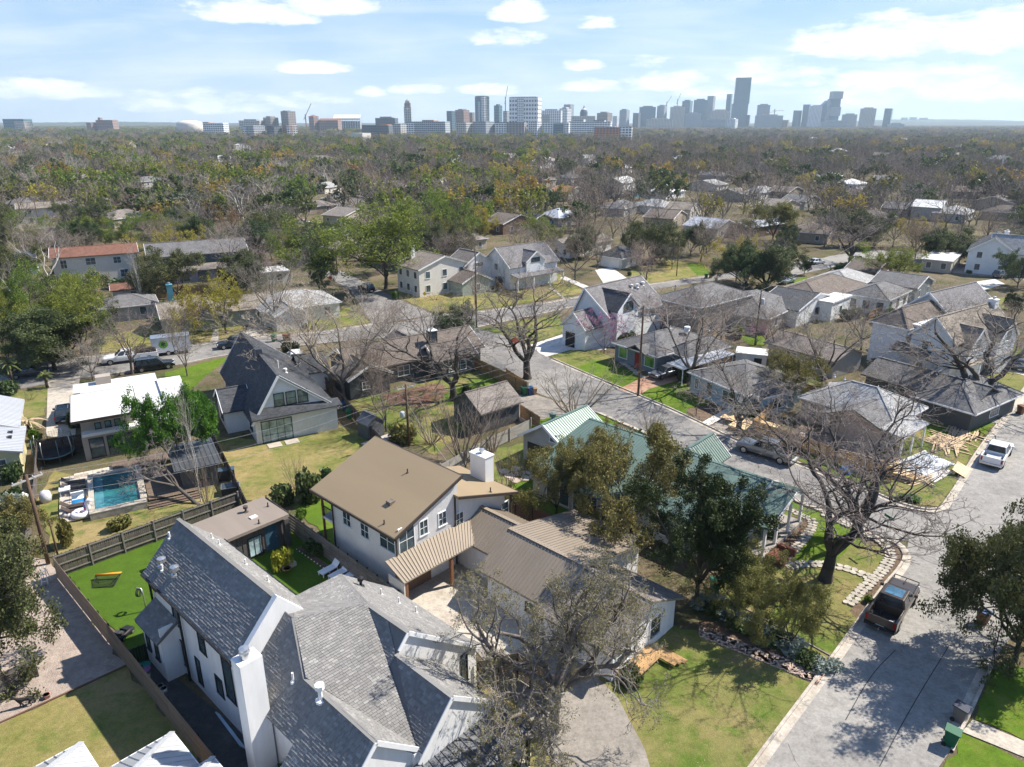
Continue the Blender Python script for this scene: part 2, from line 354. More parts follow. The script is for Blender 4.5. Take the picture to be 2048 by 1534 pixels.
B_near = px_poly([(900, 688), (940, 712), (1000, 745), (1045, 775), (1110, 800), (1190, 824), (1240, 845), (1300, 872), (1400, 918), (1480, 955), (1580, 998)])
C_near = px_poly([(-160, 812), (0, 786), (100, 766), (240, 746), (340, 734), (440, 712), (530, 700), (620, 690), (700, 681), (790, 674), (900, 688)])
C_near2 = px_poly([(955, 655), (1020, 641), (1130, 618), (1240, 592), (1340, 573), (1440, 560), (1560, 541), (1700, 524)])
C_far = px_poly([(-160, 748), (0, 734), (130, 716), (260, 706), (395, 690), (500, 673), (640, 664), (745, 648), (800, 645), (870, 630), (950, 625), (1040, 612), (1110, 603), (1200, 585), (1300, 568), (1430, 550), (1540, 532), (1700, 508)])
D_l = px_poly([(560, 520), (640, 545), (700, 580), (745, 648)]); D_r = px_poly([(600, 515), (690, 545), (760, 580), (800, 600), (870, 630)])
E_n = px_poly([(380, 512), (489, 494), (560, 487), (640, 476), (700, 470)]); E_f = px_poly([(380, 500), (489, 482), (560, 474), (650, 463), (700, 458)])
H_n = px_poly([(1560, 556), (1640, 540), (1720, 522), (1800, 520), (1900, 545), (2048, 560)]); H_f = px_poly([(1600, 530), (1660, 512), (1740, 500), (1830, 503), (1920, 525), (2048, 545)])
street('street', asphalt, px_poly([(1380, 1710), (1511, 1525), (1647, 1344), (1716, 1246), (1773, 1167), (1811, 1120), (1820, 1060), (1879, 1019)]) + A_far[1:], A_right[:-1] + off(A_far, 9.6)[0:], 0.012)
street('side_street', asphalt_old, ring(B_far), ring(B_near) + A_corner[::-1][:6] + [G(1880, 1060)], 0.006)
street('cross_street', asphalt_old, ring(C_far), ring(C_near) + ring(C_near2), 0.002)
street('lane', asphalt_old, D_l, D_r, 0.009); street('far_street', asphalt, E_f, E_n, 0.004); street('back_street', asphalt, H_f, H_n, 0.004)
def kerb(pts, side=1, gut=0.45, smooth=True):
    pts = ring(pts, 2) if smooth else pts
    w = 0.17 * side; mb = MB()
    o = off(pts, -w); g = off(pts, gut * side)
    for i in range(len(pts) - 1):
        a, b, c, d = pts[i], pts[i + 1], o[i + 1], o[i]
        Z = Vector((0, 0, 0.14)); B0 = Vector((0, 0, -0.05))
        mb.poly([a + Z, b + Z, c + Z, d + Z]); mb.poly([a + B0, b + B0, b + Z, a + Z]); mb.poly([c + B0, d + B0, d + Z, c + Z])
        if gut: mb.poly([Vector((q.x, q.y, 0.018)) for q in (pts[i], pts[i + 1], g[i + 1], g[i])])
    me = mb.mesh('kerb', kerbm); tag(link('kerb', me), kind='structure')
kerb(A_left + A_corner[1:], 1); kerb(A_right[1:-1], -1); kerb(A_far, 1); kerb(B_far[4:], 1); kerb(B_near[5:], -1); kerb(C_near[2:9], -1)
kerb(C_far[2:8], 1); kerb(C_far[9:16], 1); kerb(C_near2[:4], -1)
# driveways, lawns, paths, beds: each a sheet a few millimetres over the ground
def patch(name, m, pts, z=0.03):
    p = px_poly(pts)
    if name in ('lawn', 'leaf_litter', 'flower_bed', 'gravel_yard'):      # ragged borders
        r = random.Random(len(pts) * 7 + int(pts[0][0])); q = []
        for a, b in zip(p, p[1:] + p[:1]):
            n = max(1, int((b - a).length / .8)); q += [a.lerp(b, i / n) + Vector((r.uniform(-.22, .22), r.uniform(-.22, .22), 0)) * (1 if i else .3) for i in range(n)]
        p = q
    return sheet(name, m, p, z)
patch('lawn', turf, [(108, 1122), (490, 1008), (470, 1130), (330, 1362), (288, 1332)], 0.02)
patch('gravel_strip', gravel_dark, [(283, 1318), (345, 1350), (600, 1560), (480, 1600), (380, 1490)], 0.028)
patch('gravel_yard', gravel_pale, [(-60, 1080), (100, 1122), (252, 1330), (145, 1382), (-40, 1466)], 0.02)
patch('lawn', dry, [(-40, 1466), (145, 1382), (252, 1330), (400, 1510), (300, 1640), (-60, 1700)], 0.016)
patch('lawn', turf, [(480, 1110), (585, 1045), (830, 1190), (640, 1250)], 0.02)
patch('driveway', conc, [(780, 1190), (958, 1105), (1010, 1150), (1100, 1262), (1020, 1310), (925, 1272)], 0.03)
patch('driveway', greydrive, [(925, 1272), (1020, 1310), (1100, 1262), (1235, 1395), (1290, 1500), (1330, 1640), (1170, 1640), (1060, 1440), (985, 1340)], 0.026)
patch('lawn', mixed, [(1290, 1240), (1395, 1262), (1480, 1300), (1634, 1372), (1511, 1525), (1400, 1690), (1330, 1640), (1280, 1500), (1230, 1400), (1150, 1330)], 0.016)
patch('lawn', dry, [(960, 1320), (1060, 1440), (1170, 1640), (850, 1640), (870, 1440)], 0.012)
patch('stone_bed', soil, [(1392, 1262), (1405, 1238), (1460, 1258), (1650, 1345), (1634, 1372), (1480, 1300)], 0.022)
patch('lawn', mixed, [(1400, 1200), (1500, 1120), (1590, 1050), (1640, 1060), (1778, 1100), (1786, 1130), (1716, 1242), (1647, 1340), (1470, 1258)], 0.014)
patch('lawn', green, [(1545, 1060), (1585, 1003), (1640, 1026), (1740, 1072), (1690, 1105), (1668, 1125), (1600, 1130)], 0.020)
patch('flower_bed', soil, [(1778, 1090), (1790, 1088), (1806, 1108), (1808, 1122), (1770, 1165), (1718, 1240), (1700, 1222), (1768, 1140), (1788, 1115)], 0.022)
patch('flower_bed', soil, [(1520, 1075), (1580, 1030), (1635, 1045), (1590, 1110), (1545, 1120)], 0.026)
patch('lawn', green, [(1985, 1334), (2110, 1335), (2110, 1505), (1948, 1438)], 0.016)
patch('lawn', green, [(1922, 1466), (2110, 1545), (2110, 1640), (1880, 1560)], 0.016)
patch('path', conc, [(1945, 1440), (2110, 1508), (2110, 1540), (1924, 1464)], 0.03)
patch('lawn', mixed, [(1600, 895), (1680, 880), (1850, 860), (1830, 815), (1900, 775), (2010, 818), (1972, 868), (1905, 972), (1876, 1014), (1835, 1010), (1735, 975), (1690, 955), (1560, 905)], 0.014)
patch('lawn', green, [(1820, 820), (1895, 785), (2005, 825), (1975, 862), (1860, 880)], 0.02)
patch('lawn', green, [(1590, 898), (1660, 885), (1735, 965), (1688, 955), (1610, 925)], 0.02)
patch('driveway', concw, [(1770, 935), (1850, 900), (1905, 945), (1870, 965), (1830, 945)], 0.026)
patch('path', conc, [(1868, 806), (1880, 800), (2004, 842), (1998, 850)], 0.03)
patch('driveway', conc, [(1880, 770), (1920, 758), (2060, 795), (2040, 812)], 0.026)
patch('lawn', mixed, [(1880, 740), (1980, 680), (2140, 720), (2060, 790), (1930, 755)], 0.014)
patch('driveway', conc, [(1940, 720), (1965, 712), (2100, 748), (2085, 762)], 0.026)
patch('flower_bed', soil, [(1374, 824), (1400, 812), (1445, 815), (1460, 820), (1405, 848)], 0.026)
patch('path', concw, [(1402, 846), (1455, 816), (1470, 822), (1418, 852)], 0.034)
patch('driveway', greydrive, [(1418, 853), (1475, 826), (1510, 842), (1465, 872)], 0.03)
patch('lawn', green, [(1277, 790), (1300, 776), (1345, 762), (1420, 785), (1430, 806), (1376, 817), (1373, 832)], 0.02)
patch('driveway', redpave, [(1237, 779), (1290, 752), (1345, 735), (1400, 748), (1340, 766), (1298, 778), (1280, 790)], 0.026)
patch('lawn', green, [(1150, 735), (1195, 720), (1300, 755), (1240, 778), (1200, 757)], 0.018)
patch('lawn', mixed, [(1094, 712), (1130, 700), (1200, 700), (1235, 722), (1190, 752)], 0.016)
patch('driveway', concw, [(1060, 690), (1128, 668), (1215, 690), (1212, 700), (1140, 700), (1094, 714), (1078, 706)], 0.03)
patch('driveway', greydrive, [(1015, 830), (1045, 782), (1112, 802), (1184, 822), (1100, 838), (1050, 848)], 0.026)
patch('lawn', green, [(1040, 850), (1110, 832), (1188, 826), (1240, 846), (1160, 872), (1080, 880)], 0.03)
patch('lawn', dry, [(428, 872), (520, 880), (675, 850), (735, 868), (880, 970), (640, 1030), (560, 1008), (482, 1000)], 0.014)
patch('lawn', green, [(590, 1015), (690, 975), (800, 1085), (700, 1135), (640, 1060)], 0.02)
patch('lawn', mixed, [(690, 805), (890, 755), (985, 735), (1045, 772), (960, 830), (870, 910), (760, 850)], 0.014)
patch('leaf_litter', leafbed, [(760, 790), (880, 765), (900, 790), (850, 815), (780, 812)], 0.02)
patch('lawn', green, [(885, 790), (985, 745), (1005, 770), (930, 800), (890, 812)], 0.022)
patch('lawn', mixed, [(960, 905), (1080, 880), (1180, 1000), (1130, 1050), (1030, 1040), (960, 985)], 0.014)
patch('lawn', green, [(1020, 965), (1060, 950), (1150, 1040), (1080, 1050)], 0.02)
patch('lawn', dry, [(75, 1000), (110, 940), (300, 1010), (470, 960), (490, 1005), (108, 1115)], 0.012)
patch('driveway', conc, [(96, 762), (160, 752), (150, 880), (92, 872)], 0.024)
patch('lawn', green, [(330, 745), (420, 722), (480, 708), (430, 738), (380, 780), (330, 770)], 0.018)
patch('lawn', mixed, [(0, 790), (98, 770), (90, 830), (0, 850)], 0.014)
patch('lawn', dry, [(200, 706), (390, 688), (480, 672), (490, 640), (300, 650), (190, 680)], 0.014)
patch('driveway', conc, [(488, 676), (500, 640), (530, 638), (534, 670)], 0.026)
patch('path', conc, [(420, 684), (428, 660), (437, 660), (437, 682)], 0.026)
patch('lawn', mixed, [(532, 668), (534, 635), (600, 632), (700, 615), (742, 645), (640, 660)], 0.016)
patch('lawn', dry, [(770, 584), (870, 575), (960, 552), (1120, 548), (1170, 585), (1040, 608), (950, 620), (870, 626)], 0.016)
patch('lawn', mixed, [(955, 658), (1020, 645), (1120, 628), (1130, 664), (1062, 688), (1000, 668)], 0.016)
patch('driveway', concw, [(1190, 540), (1222, 534), (1262, 562), (1210, 572)], 0.026)
patch('path', concw, [(1120, 556), (1130, 553), (1180, 574), (1170, 578)], 0.026)
patch('lawn', dry, [(1262, 540), (1340, 520), (1410, 530), (1425, 548), (1300, 566), (1262, 566)], 0.016)
patch('lawn', green, [(1370, 525), (1405, 528), (1424, 547), (1395, 552)], 0.02)
patch('lawn', green, [(1585, 562), (1615, 552), (1610, 568), (1590, 572)], 0.016)
patch('lawn', green, [(1720, 492), (1745, 488), (1740, 505), (1725, 508)], 0.016)
patch('lawn', mixed, [(1920, 605), (2060, 590), (2060, 620), (1940, 625)], 0.016)
patch('driveway', concw, [(1940, 565), (1990, 558), (2010, 568), (1950, 585)], 0.02)
patch('lawn', mixed, [(490, 455), (640, 440), (660, 458), (500, 478)], 0.016)
patch('lawn', mixed, [(560, 495), (640, 480), (650, 510), (600, 512)], 0.016)
patch('lawn', green, [(1430, 640), (1500, 660), (1560, 690), (1500, 690)], 0.016)
patch('lawn', mixed, [(1560, 690), (1640, 700), (1650, 790), (1560, 760)], 0.016)
# tar seams and a patch on the near street
tar = mat('tar', (0.035, 0.035, 0.036), 0.7, 0.2)
for ch in ([(1900, 1290), (1820, 1420), (1760, 1534)], [(1690, 1440), (1740, 1350), (1790, 1300)], [(1830, 1110), (1870, 1130), (1960, 1150)], [(1800, 1160), (1850, 1175), (1900, 1190)], [(1840, 1060), (1870, 1050), (1885, 1075), (1860, 1085), (1840, 1078)]):
    p = ring(px_poly(ch), 2); o = off(p, 0.05); mb = MB()
    for i in range(len(p) - 1): mb.poly([Vector((q.x, q.y, 0.016)) for q in (p[i], o[i], o[i + 1], p[i + 1])])
    tag(mb.build('tar_seam', tar), kind='structure')
# ================================================================== houses
LAND = []      # landmarks for the tree labels: (x, y, words)
class House:
    def __init__(s, name, label, cat, rot, c, short=None, group=None):
        s.rot = rot; s.c = c; p = fr(c[0], c[1], rot)
        s.root = thing(name, label, cat, (p.x, p.y, 0), rot, group)
        if short: LAND.append((p.x, p.y, short))
    def P(s, u, v, z): return Vector((u - s.c[0], v - s.c[1], z))
    def build(s, mb, name, m, parent=None, **k): return mb.build(name, m, parent or s.root, **k)
    def walls(s, u0, u1, v0, v1, z0, z1, m, gable=None, rise=0, name='wall', at=None):
        """four walls as one solid, with gable ends when gable is 'u' or 'v' (ridge direction)"""
        mb = MB(); P = s.P
        if gable == 'u':
            k = (v0 + v1) / 2 if at is None else at
            mb.prism([P(u0, v0, z0), P(u0, v1, z0), P(u0, v1, z1), P(u0, k, z1 + rise), P(u0, v0, z1)], (u1 - u0, 0, 0))
        elif gable == 'v':
            k = (u0 + u1) / 2 if at is None else at
            mb.prism([P(u0, v0, z0), P(u1, v0, z0), P(u1, v0, z1), P(k, v0, z1 + rise), P(u0, v0, z1)], (0, v1 - v0, 0))
        else: mb.box(u0 - s.c[0], u1 - s.c[0], v0 - s.c[1], v1 - s.c[1], z0, z1)
        return s.build(mb, name, m)
    def facet(s, pts, m, t=0.14, name='roof', trim=None, parent=None):
        """a roof slope with thickness"""
        mb = MB(); q = [s.P(*p) for p in pts]; mb.prism(q, (0, 0, -t)); o = s.build(mb, name, m, parent); return o
    def caps(s, lines, m, parent, w=0.3):
        mb = MB()
        for a, b in lines: mb.bar(s.P(*a), s.P(*b), w, 0.05)
        return s.build(mb, 'ridge_cap', m, parent)
    def gable(s, u0, u1, v0, v1, ze, zr, ax, m, wm=None, ov=0.4, z0=0.0, t=0.16, rake=None, wall=True, at=None, capm=None, ribs=0, name='roof'):
        """gabled volume; u0..v1 are the walls, ze the eave height at the wall"""
        if ax == 'u':
            k = (v0 + v1) / 2 if at is None else at
            sl0 = (zr - ze) / (k - v0); sl1 = (zr - ze) / (v1 - k)
            A = [(u0 - ov, v0 - ov, ze - ov * sl0), (u1 + ov, v0 - ov, ze - ov * sl0), (u1 + ov, k, zr), (u0 - ov, k, zr)]
            B = [(u1 + ov, v1 + ov, ze - ov * sl1), (u0 - ov, v1 + ov, ze - ov * sl1), (u0 - ov, k, zr), (u1 + ov, k, zr)]
        else:
            k = (u0 + u1) / 2 if at is None else at
            sl0 = (zr - ze) / (k - u0); sl1 = (zr - ze) / (u1 - k)
            A = [(u0 - ov, v1 + ov, ze - ov * sl0), (u0 - ov, v0 - ov, ze - ov * sl0), (k, v0 - ov, zr), (k, v1 + ov, zr)]
            B = [(u1 + ov, v0 - ov, ze - ov * sl1), (u1 + ov, v1 + ov, ze - ov * sl1), (k, v1 + ov, zr), (k, v0 - ov, zr)]
        up = lambda q: [(a, b, c + t) for a, b, c in q]
        r0 = s.facet(up(A), m, t, name); r1 = s.facet(up(B), m, t, name)
        s.caps([(up(A)[2], up(A)[3])], capm or m, r0)
        if wall and wm: s.walls(u0, u1, v0, v1, z0, ze, wm, ax, zr - ze, at=k)
        if rake:
            for q in (A, B):
                mb = MB()
                for i, j in ((1, 2), (0, 3)):
                    a, b = s.P(*q[i]), s.P(*q[j]); z = Vector((0, 0, t * 0.45)); n = Vector(((0.03 if i == 1 else -0.03), 0, 0)) if ax == 'u' else Vector((0, 0.03 if i == 0 and q is A or i == 1 and q is B else -0.03, 0))
                    mb.bar(a + z + n, b + z + n, 0.06, t + 0.1); s.build(mb, 'fascia', rake, r0 if q is A else r1); mb = MB()
        if ribs:
            for q, r in ((up(A), r0), (up(B), r1)): s.ribs(q, m, r, ribs)
        return r0, r1
    def ribs(s, q, m, parent, sp=0.35, w=0.035, h=0.045, stuff=True, name='rib', d=None):
        """standing seams running up a roof slope given as (eave a, eave b, top b, top a)"""
        a, b, c, d2 = [s.P(*x) for x in q]; n = max(2, int((b - a).length / sp)); mb = MB(); up = (b - a).cross(d2 - a).normalized()
        for i in range(n + 1):
            f = i / n; p0 = a.lerp(b, f) + up * h / 2; p1 = d2.lerp(c, f) + up * h / 2
            if (p1 - p0).length < 0.05: continue
            if stuff: mb.bar(p0, p1, w, h, up)
            else: s.build(MB().bar(p0, p1, w, h, up), name, m, parent)
        if stuff: s.build(mb, name, m, parent, kind='stuff', uv=False)
    def hip(s, u0, u1, v0, v1, ze, zr, m, wm=None, ov=0.45, z0=0.0, t=0.14, fascia=None, ridge=None, capm=None, wall=True):
        a0, a1, b0, b1 = u0 - ov, u1 + ov, v0 - ov, v1 + ov; w = min(a1 - a0, b1 - b0) / 2
        sl = (zr - ze) / (w - ov); zo = ze - ov * sl + t; zt = zr + t
        if a1 - a0 >= b1 - b0:
            k = (b0 + b1) / 2; r0, r1 = (a0 + w, k, zt), (a1 - w, k, zt)
            if ridge: r0, r1 = (a0 + w * ridge, k, zt), (a1 - w * ridge, k, zt)
        else:
            k = (a0 + a1) / 2; r0, r1 = (k, b0 + w, zt), (k, b1 - w, zt)
        c = [(a0, b0, zo), (a1, b0, zo), (a1, b1, zo), (a0, b1, zo)]
        if a1 - a0 >= b1 - b0: fs = [[c[0], c[1], r1, r0], [c[1], c[2], r1], [c[2], c[3], r0, r1], [c[3], c[0], r0]]; ln = [(c[0], r0), (c[3], r0), (c[1], r1), (c[2], r1), (r0, r1)]
        else: fs = [[c[0], c[1], r0], [c[1], c[2], r1, r0], [c[2], c[3], r1], [c[3], c[0], r0, r1]]; ln = [(c[0], r0), (c[1], r0), (c[2], r1), (c[3], r1), (r0, r1)]
        rs = [s.facet(f, m, t) for f in fs]
        s.caps(ln, capm or m, rs[0], 0.26)
        mb = MB()
        for i in range(4):
            p, q = s.P(*c[i]), s.P(*c[(i + 1) % 4]); e = (p - q).normalized().cross(Vector((0, 0, 1))) * -0.02
            mb.bar(p + e - Vector((0, 0, t * 0.6)), q + e - Vector((0, 0, t * 0.6)), 0.05, 0.17)
        s.build(mb, 'gutter', fascia or trimw, rs[0])
        if wall and wm: s.walls(u0, u1, v0, v1, z0, ze, wm)
        return rs
    def flat(s, u0, u1, v0, v1, z, m, t=0.25, ov=0.3, tilt=0.0, fascia=None):
        o = s.facet([(u0 - ov, v0 - ov, z), (u1 + ov, v0 - ov, z + 0), (u1 + ov, v1 + ov, z + tilt), (u0 - ov, v1 + ov, z + tilt)], m, t)
        return o
    def win(s, face, pos, a, z, w, h, frame=None, g=None, nx=1, ny=2, name='window', sill=True, deep=0.05):
        """window centred at a (along the wall) and z on the wall plane u=pos / v=pos; face 'u+','u-','v+','v-'; frame > pane"""
        frame = frame or trimw; d = 1 if face[1] == '+' else -1; fw = 0.07
        def bx(mb, a0, a1, z0, z1, d0, d1):
            lo, hi = sorted((pos + d * d0, pos + d * d1))
            if face[0] == 'u': mb.box(lo - s.c[0], hi - s.c[0], a0 - s.c[1], a1 - s.c[1], z0, z1)
            else: mb.box(a0 - s.c[0], a1 - s.c[0], lo - s.c[1], hi - s.c[1], z0, z1)
        f = MB(); A0, A1, Z0, Z1 = a - w / 2, a + w / 2, z - h / 2, z + h / 2
        bx(f, A0 - fw, A0, Z0, Z1, -.05, deep); bx(f, A1, A1 + fw, Z0, Z1, -.05, deep); bx(f, A0 - fw, A1 + fw, Z1, Z1 + fw, -.05, deep); bx(f, A0 - fw - .04, A1 + fw + .04, Z0 - fw, Z0, -.05, deep + (.05 if sill else 0))
        for i in range(1, nx): bx(f, A0 + w * i / nx - .02, A0 + w * i / nx + .02, Z0, Z1, -.05, deep * .7)
        for i in range(1, ny): bx(f, A0, A1, Z0 + h * i / ny - .018, Z0 + h * i / ny + .018, -.05, deep * .6)
        o = s.build(f, name, frame, uv=False)
        p = MB(); bx(p, A0, A1, Z0, Z1, -.05, 0.012); s.build(p, 'pane', g or gls, o, uv=False)
        return o
    def winpx(s, face, pos, x0, y0, x1, y1, **k):
        """window whose opposite corners show at these photo pixels, on the wall plane"""
        a0, z0 = on_plane(x0, y0, s.rot, face[0], pos); a1, z1 = on_plane(x1, y1, s.rot, face[0], pos)
        w, hh = k.pop('size', None) or (max(.25, abs(a1 - a0)), max(.3, abs(z1 - z0))); return s.win(face, pos, (a0 + a1) / 2, (z0 + z1) / 2, w, hh, **k)
    def door(s, face, pos, a, z0, w, h, m, name='door'):
        d = 1 if face[1] == '+' else -1; lo, hi = sorted((pos - .04 * d, pos + .05 * d)); mb = MB(); kb = MB()
        if face[0] == 'u':
            mb.box(lo - s.c[0], hi - s.c[0], a - w / 2 - s.c[1], a + w / 2 - s.c[1], z0, z0 + h); kb.box(lo - s.c[0] - .06, hi - s.c[0] + .06, a + w * .38 - s.c[1], a + w * .42 - s.c[1], z0 + h * .45, z0 + h * .5)
        else:
            mb.box(a - w / 2 - s.c[0], a + w / 2 - s.c[0], lo - s.c[1], hi - s.c[1], z0, z0 + h); kb.box(a + w * .38 - s.c[0], a + w * .42 - s.c[0], lo - s.c[1] - .06, hi - s.c[1] + .06, z0 + h * .45, z0 + h * .5)
        o = s.build(mb, name, m); s.build(kb, 'handle', chrome, o, uv=False); return o
    def garage(s, face, pos, a, z0, w, h, m, n=4):
        d = 1 if face[1] == '+' else -1; o = None
        for i in range(n):
            lo, hi = sorted((pos - .03 * d, pos + (.05) * d)); mb = MB(); zz0, zz1 = z0 + h * i / n + .015, z0 + h * (i + 1) / n - .015
            if face[0] == 'u': mb.box(lo - s.c[0], hi - s.c[0], a - w / 2 - s.c[1], a + w / 2 - s.c[1], zz0, zz1)
            else: mb.box(a - w / 2 - s.c[0], a + w / 2 - s.c[0], lo - s.c[1], hi - s.c[1], zz0, zz1)
            if o is None: o = s.build(mb, 'garage_door', m)
            else: s.build(mb, 'panel', m, o)
        return o
    def chimney(s, u, v, w, d, z0, z1, m, cap=True, capm=None):
        mb = MB(); cu, cv = u - s.c[0], v - s.c[1]; mb.box(cu - w / 2, cu + w / 2, cv - d / 2, cv + d / 2, z0, z1); o = s.build(mb, 'chimney', m)
        if cap:
            mb = MB(); mb.box(cu - w / 2 - .06, cu + w / 2 + .06, cv - d / 2 - .06, cv + d / 2 + .06, z1, z1 + .08); s.build(mb, 'chimney_cap', capm or m, o)
            mb = MB(); mb.lathe([(.17, z1 + .08), (.17, z1 + .3), (.24, z1 + .3), (.24, z1 + .42), (.05, z1 + .47)], 12, (cu, cv, 0)); s.build(mb, 'flue', chrome, o, uv=False)
        return o
    def vent(s, u, v, z, h=0.45, r=0.05, m=None, hood=False, name='vent_pipe'):
        mb = MB(); c = (u - s.c[0], v - s.c[1], 0)
        mb.lathe([(r * 2.4, z - .1), (r * 2.4, z + .03), (r, z + .08), (r, z + h)] + ([(r * 2.2, z + h), (r * 2.2, z + h + r * 2), (r * .3, z + h + r * 2.6)] if hood else []), 8, c)
        return s.build(mb, name, m or white, uv=False, smooth=False)
    def box(s, u0, u1, v0, v1, z0, z1, m, name, parent=None):
        mb = MB(); mb.box(u0 - s.c[0], u1 - s.c[0], v0 - s.c[1], v1 - s.c[1], z0, z1); return s.build(mb, name, m, parent)
    def bars(s, name, m, prs, w, hh, parent=None):
        for a, b in prs: s.build(MB().bar(s.P(*a), s.P(*b), w, hh), name, m, parent)
    def pipes(s, name, m, pts, dv=.12):
        for u, v, z in pts: s.box(u - .05, u + .05, v - dv, v, .1, z, m, name)
sh_grey = shingle('grey', (0.27, 0.265, 0.255)); sh_dark = shingle('charcoal', (0.075, 0.078, 0.085)); sh_tan = shingle('tan', (0.25, 0.215, 0.175)); sh_brown = shingle('brown', (0.17, 0.14, 0.118))
sh_mid = shingle('mid_grey', (0.165, 0.16, 0.158)); sh_warm = shingle('warm_grey', (0.23, 0.20, 0.175)); sh_red = shingle('red', (0.25, 0.10, 0.065)); sh_pale = shingle('pale_grey', (0.36, 0.355, 0.345)); sh_purple = shingle('slate', (0.19, 0.18, 0.18))
tanroof = mat('tan_roof', (0.27, 0.205, 0.125), 0.7, 0.05, 0.3, stretch=(0.15, 1.2, 1)); tanmetal = mat('tan_metal', (0.29, 0.235, 0.175), 0.5, 0.06, 0.4, metal=0.0)
greenmetal = mat('green_metal', (0.12, 0.175, 0.15), 0.42, 0.12, 0.5, metal=0.15, stretch=(1.5, 0.2, 1)); silver = mat('silver_metal', (0.55, 0.56, 0.57), 0.35, 0.08, 0.6, metal=0.35, stretch=(1.5, 0.15, 1))
whiteroof = mat('white_membrane', (0.60, 0.59, 0.57), 0.75, 0.07, 0.35, stretch=(0.4, 0.4, 1)); darkmetal = mat('dark_metal_roof', (0.10, 0.105, 0.115), 0.45, 0.1, metal=0.3)
navy = mat('navy_siding', (0.045, 0.06, 0.075), 0.7, 0.1, lap=0.17); bluegrey = mat('bluegrey_siding', (0.17, 0.205, 0.225), 0.7, 0.08, lap=0.17); skyblue = mat('blue_siding', (0.30, 0.42, 0.50), 0.7, 0.06, lap=0.17)
darkgrey = mat('dark_siding', (0.085, 0.09, 0.092), 0.7, 0.08, lap=0.17); charcoal = mat('charcoal_batten', (0.085, 0.078, 0.072), 0.75, 0.12); cream = mat('cream_wall', (0.66, 0.62, 0.55), 0.85, 0.05); beige = mat('beige_wall', (0.42, 0.37, 0.30), 0.9, 0.08, 0.8)
greywall = mat('grey_wall', (0.38, 0.37, 0.35), 0.85, 0.08, lap=0.17); tanbrick = mat('tan_brick', (0.40, 0.33, 0.26), 0.9, 0.1, 1.0, brick=(0.22, 0.075)); sage = mat('sage_wall', (0.32, 0.36, 0.32), 0.8, 0.06, lap=0.17); yellowwall = mat('yellow_wall', (0.55, 0.50, 0.30), 0.85, 0.06, lap=0.17); teal = mat('teal_siding', (0.10, 0.30, 0.36), 0.7, 0.06, lap=0.17); brownwall = mat('brown_wall', (0.16, 0.10, 0.07), 0.85, 0.1, lap=0.17)
woodb = mat('brown_timber', (0.20, 0.095, 0.05), 0.7, 0.2, 2.0, stretch=(6, 0.6, 1)); purple = mat('mauve_wall', (0.26, 0.23, 0.29), 0.85, 0.06)
# ------------------------------------------------------------------ the large white stucco house in the foreground, shingle by shingle
h = House('shingled_house', 'large white stucco house with many grey shingled gables in the foreground', 'house', -43, (-30, 16), 'the white stucco house')
WH = h
shin = bpy.data.materials.new('shingle_tab'); shin.use_nodes = True
def _sh():
    t = shin.node_tree; L = t.links.new; b = t.nodes['Principled BSDF']; b.inputs['Roughness'].default_value = 0.95; b.inputs['Specular IOR Level'].default_value = 0.15
    g = N(t, 'ShaderNodeNewGeometry'); oi = N(t, 'ShaderNodeObjectInfo')
    k = M(t, 'FRACT', M(t, 'ADD', g.outputs['Random Per Island'], M(t, 'MULTIPLY', oi.outputs['Random'], 3.1)))
    c = RAMP(t, k, [(0.0, (0.19, 0.183, 0.174)), (0.45, (0.222, 0.214, 0.202)), (0.85, (0.245, 0.236, 0.222)), (1.0, (0.31, 0.30, 0.28))])
    n = NOISE(t, N(t, 'ShaderNodeTexCoord').outputs['Object'], 0.35, 4); hs = N(t, 'ShaderNodeHueSaturation'); L(c, hs.inputs['Color']); L(M(t, 'MULTIPLY_ADD', n, 0.5, 0.75), hs.inputs['Value']); L(hs.outputs[0], b.inputs['Base Color'])
_sh()
sh_under = mat('shingle_underlay', (0.15, 0.148, 0.145), 0.95)
tabs_single = []
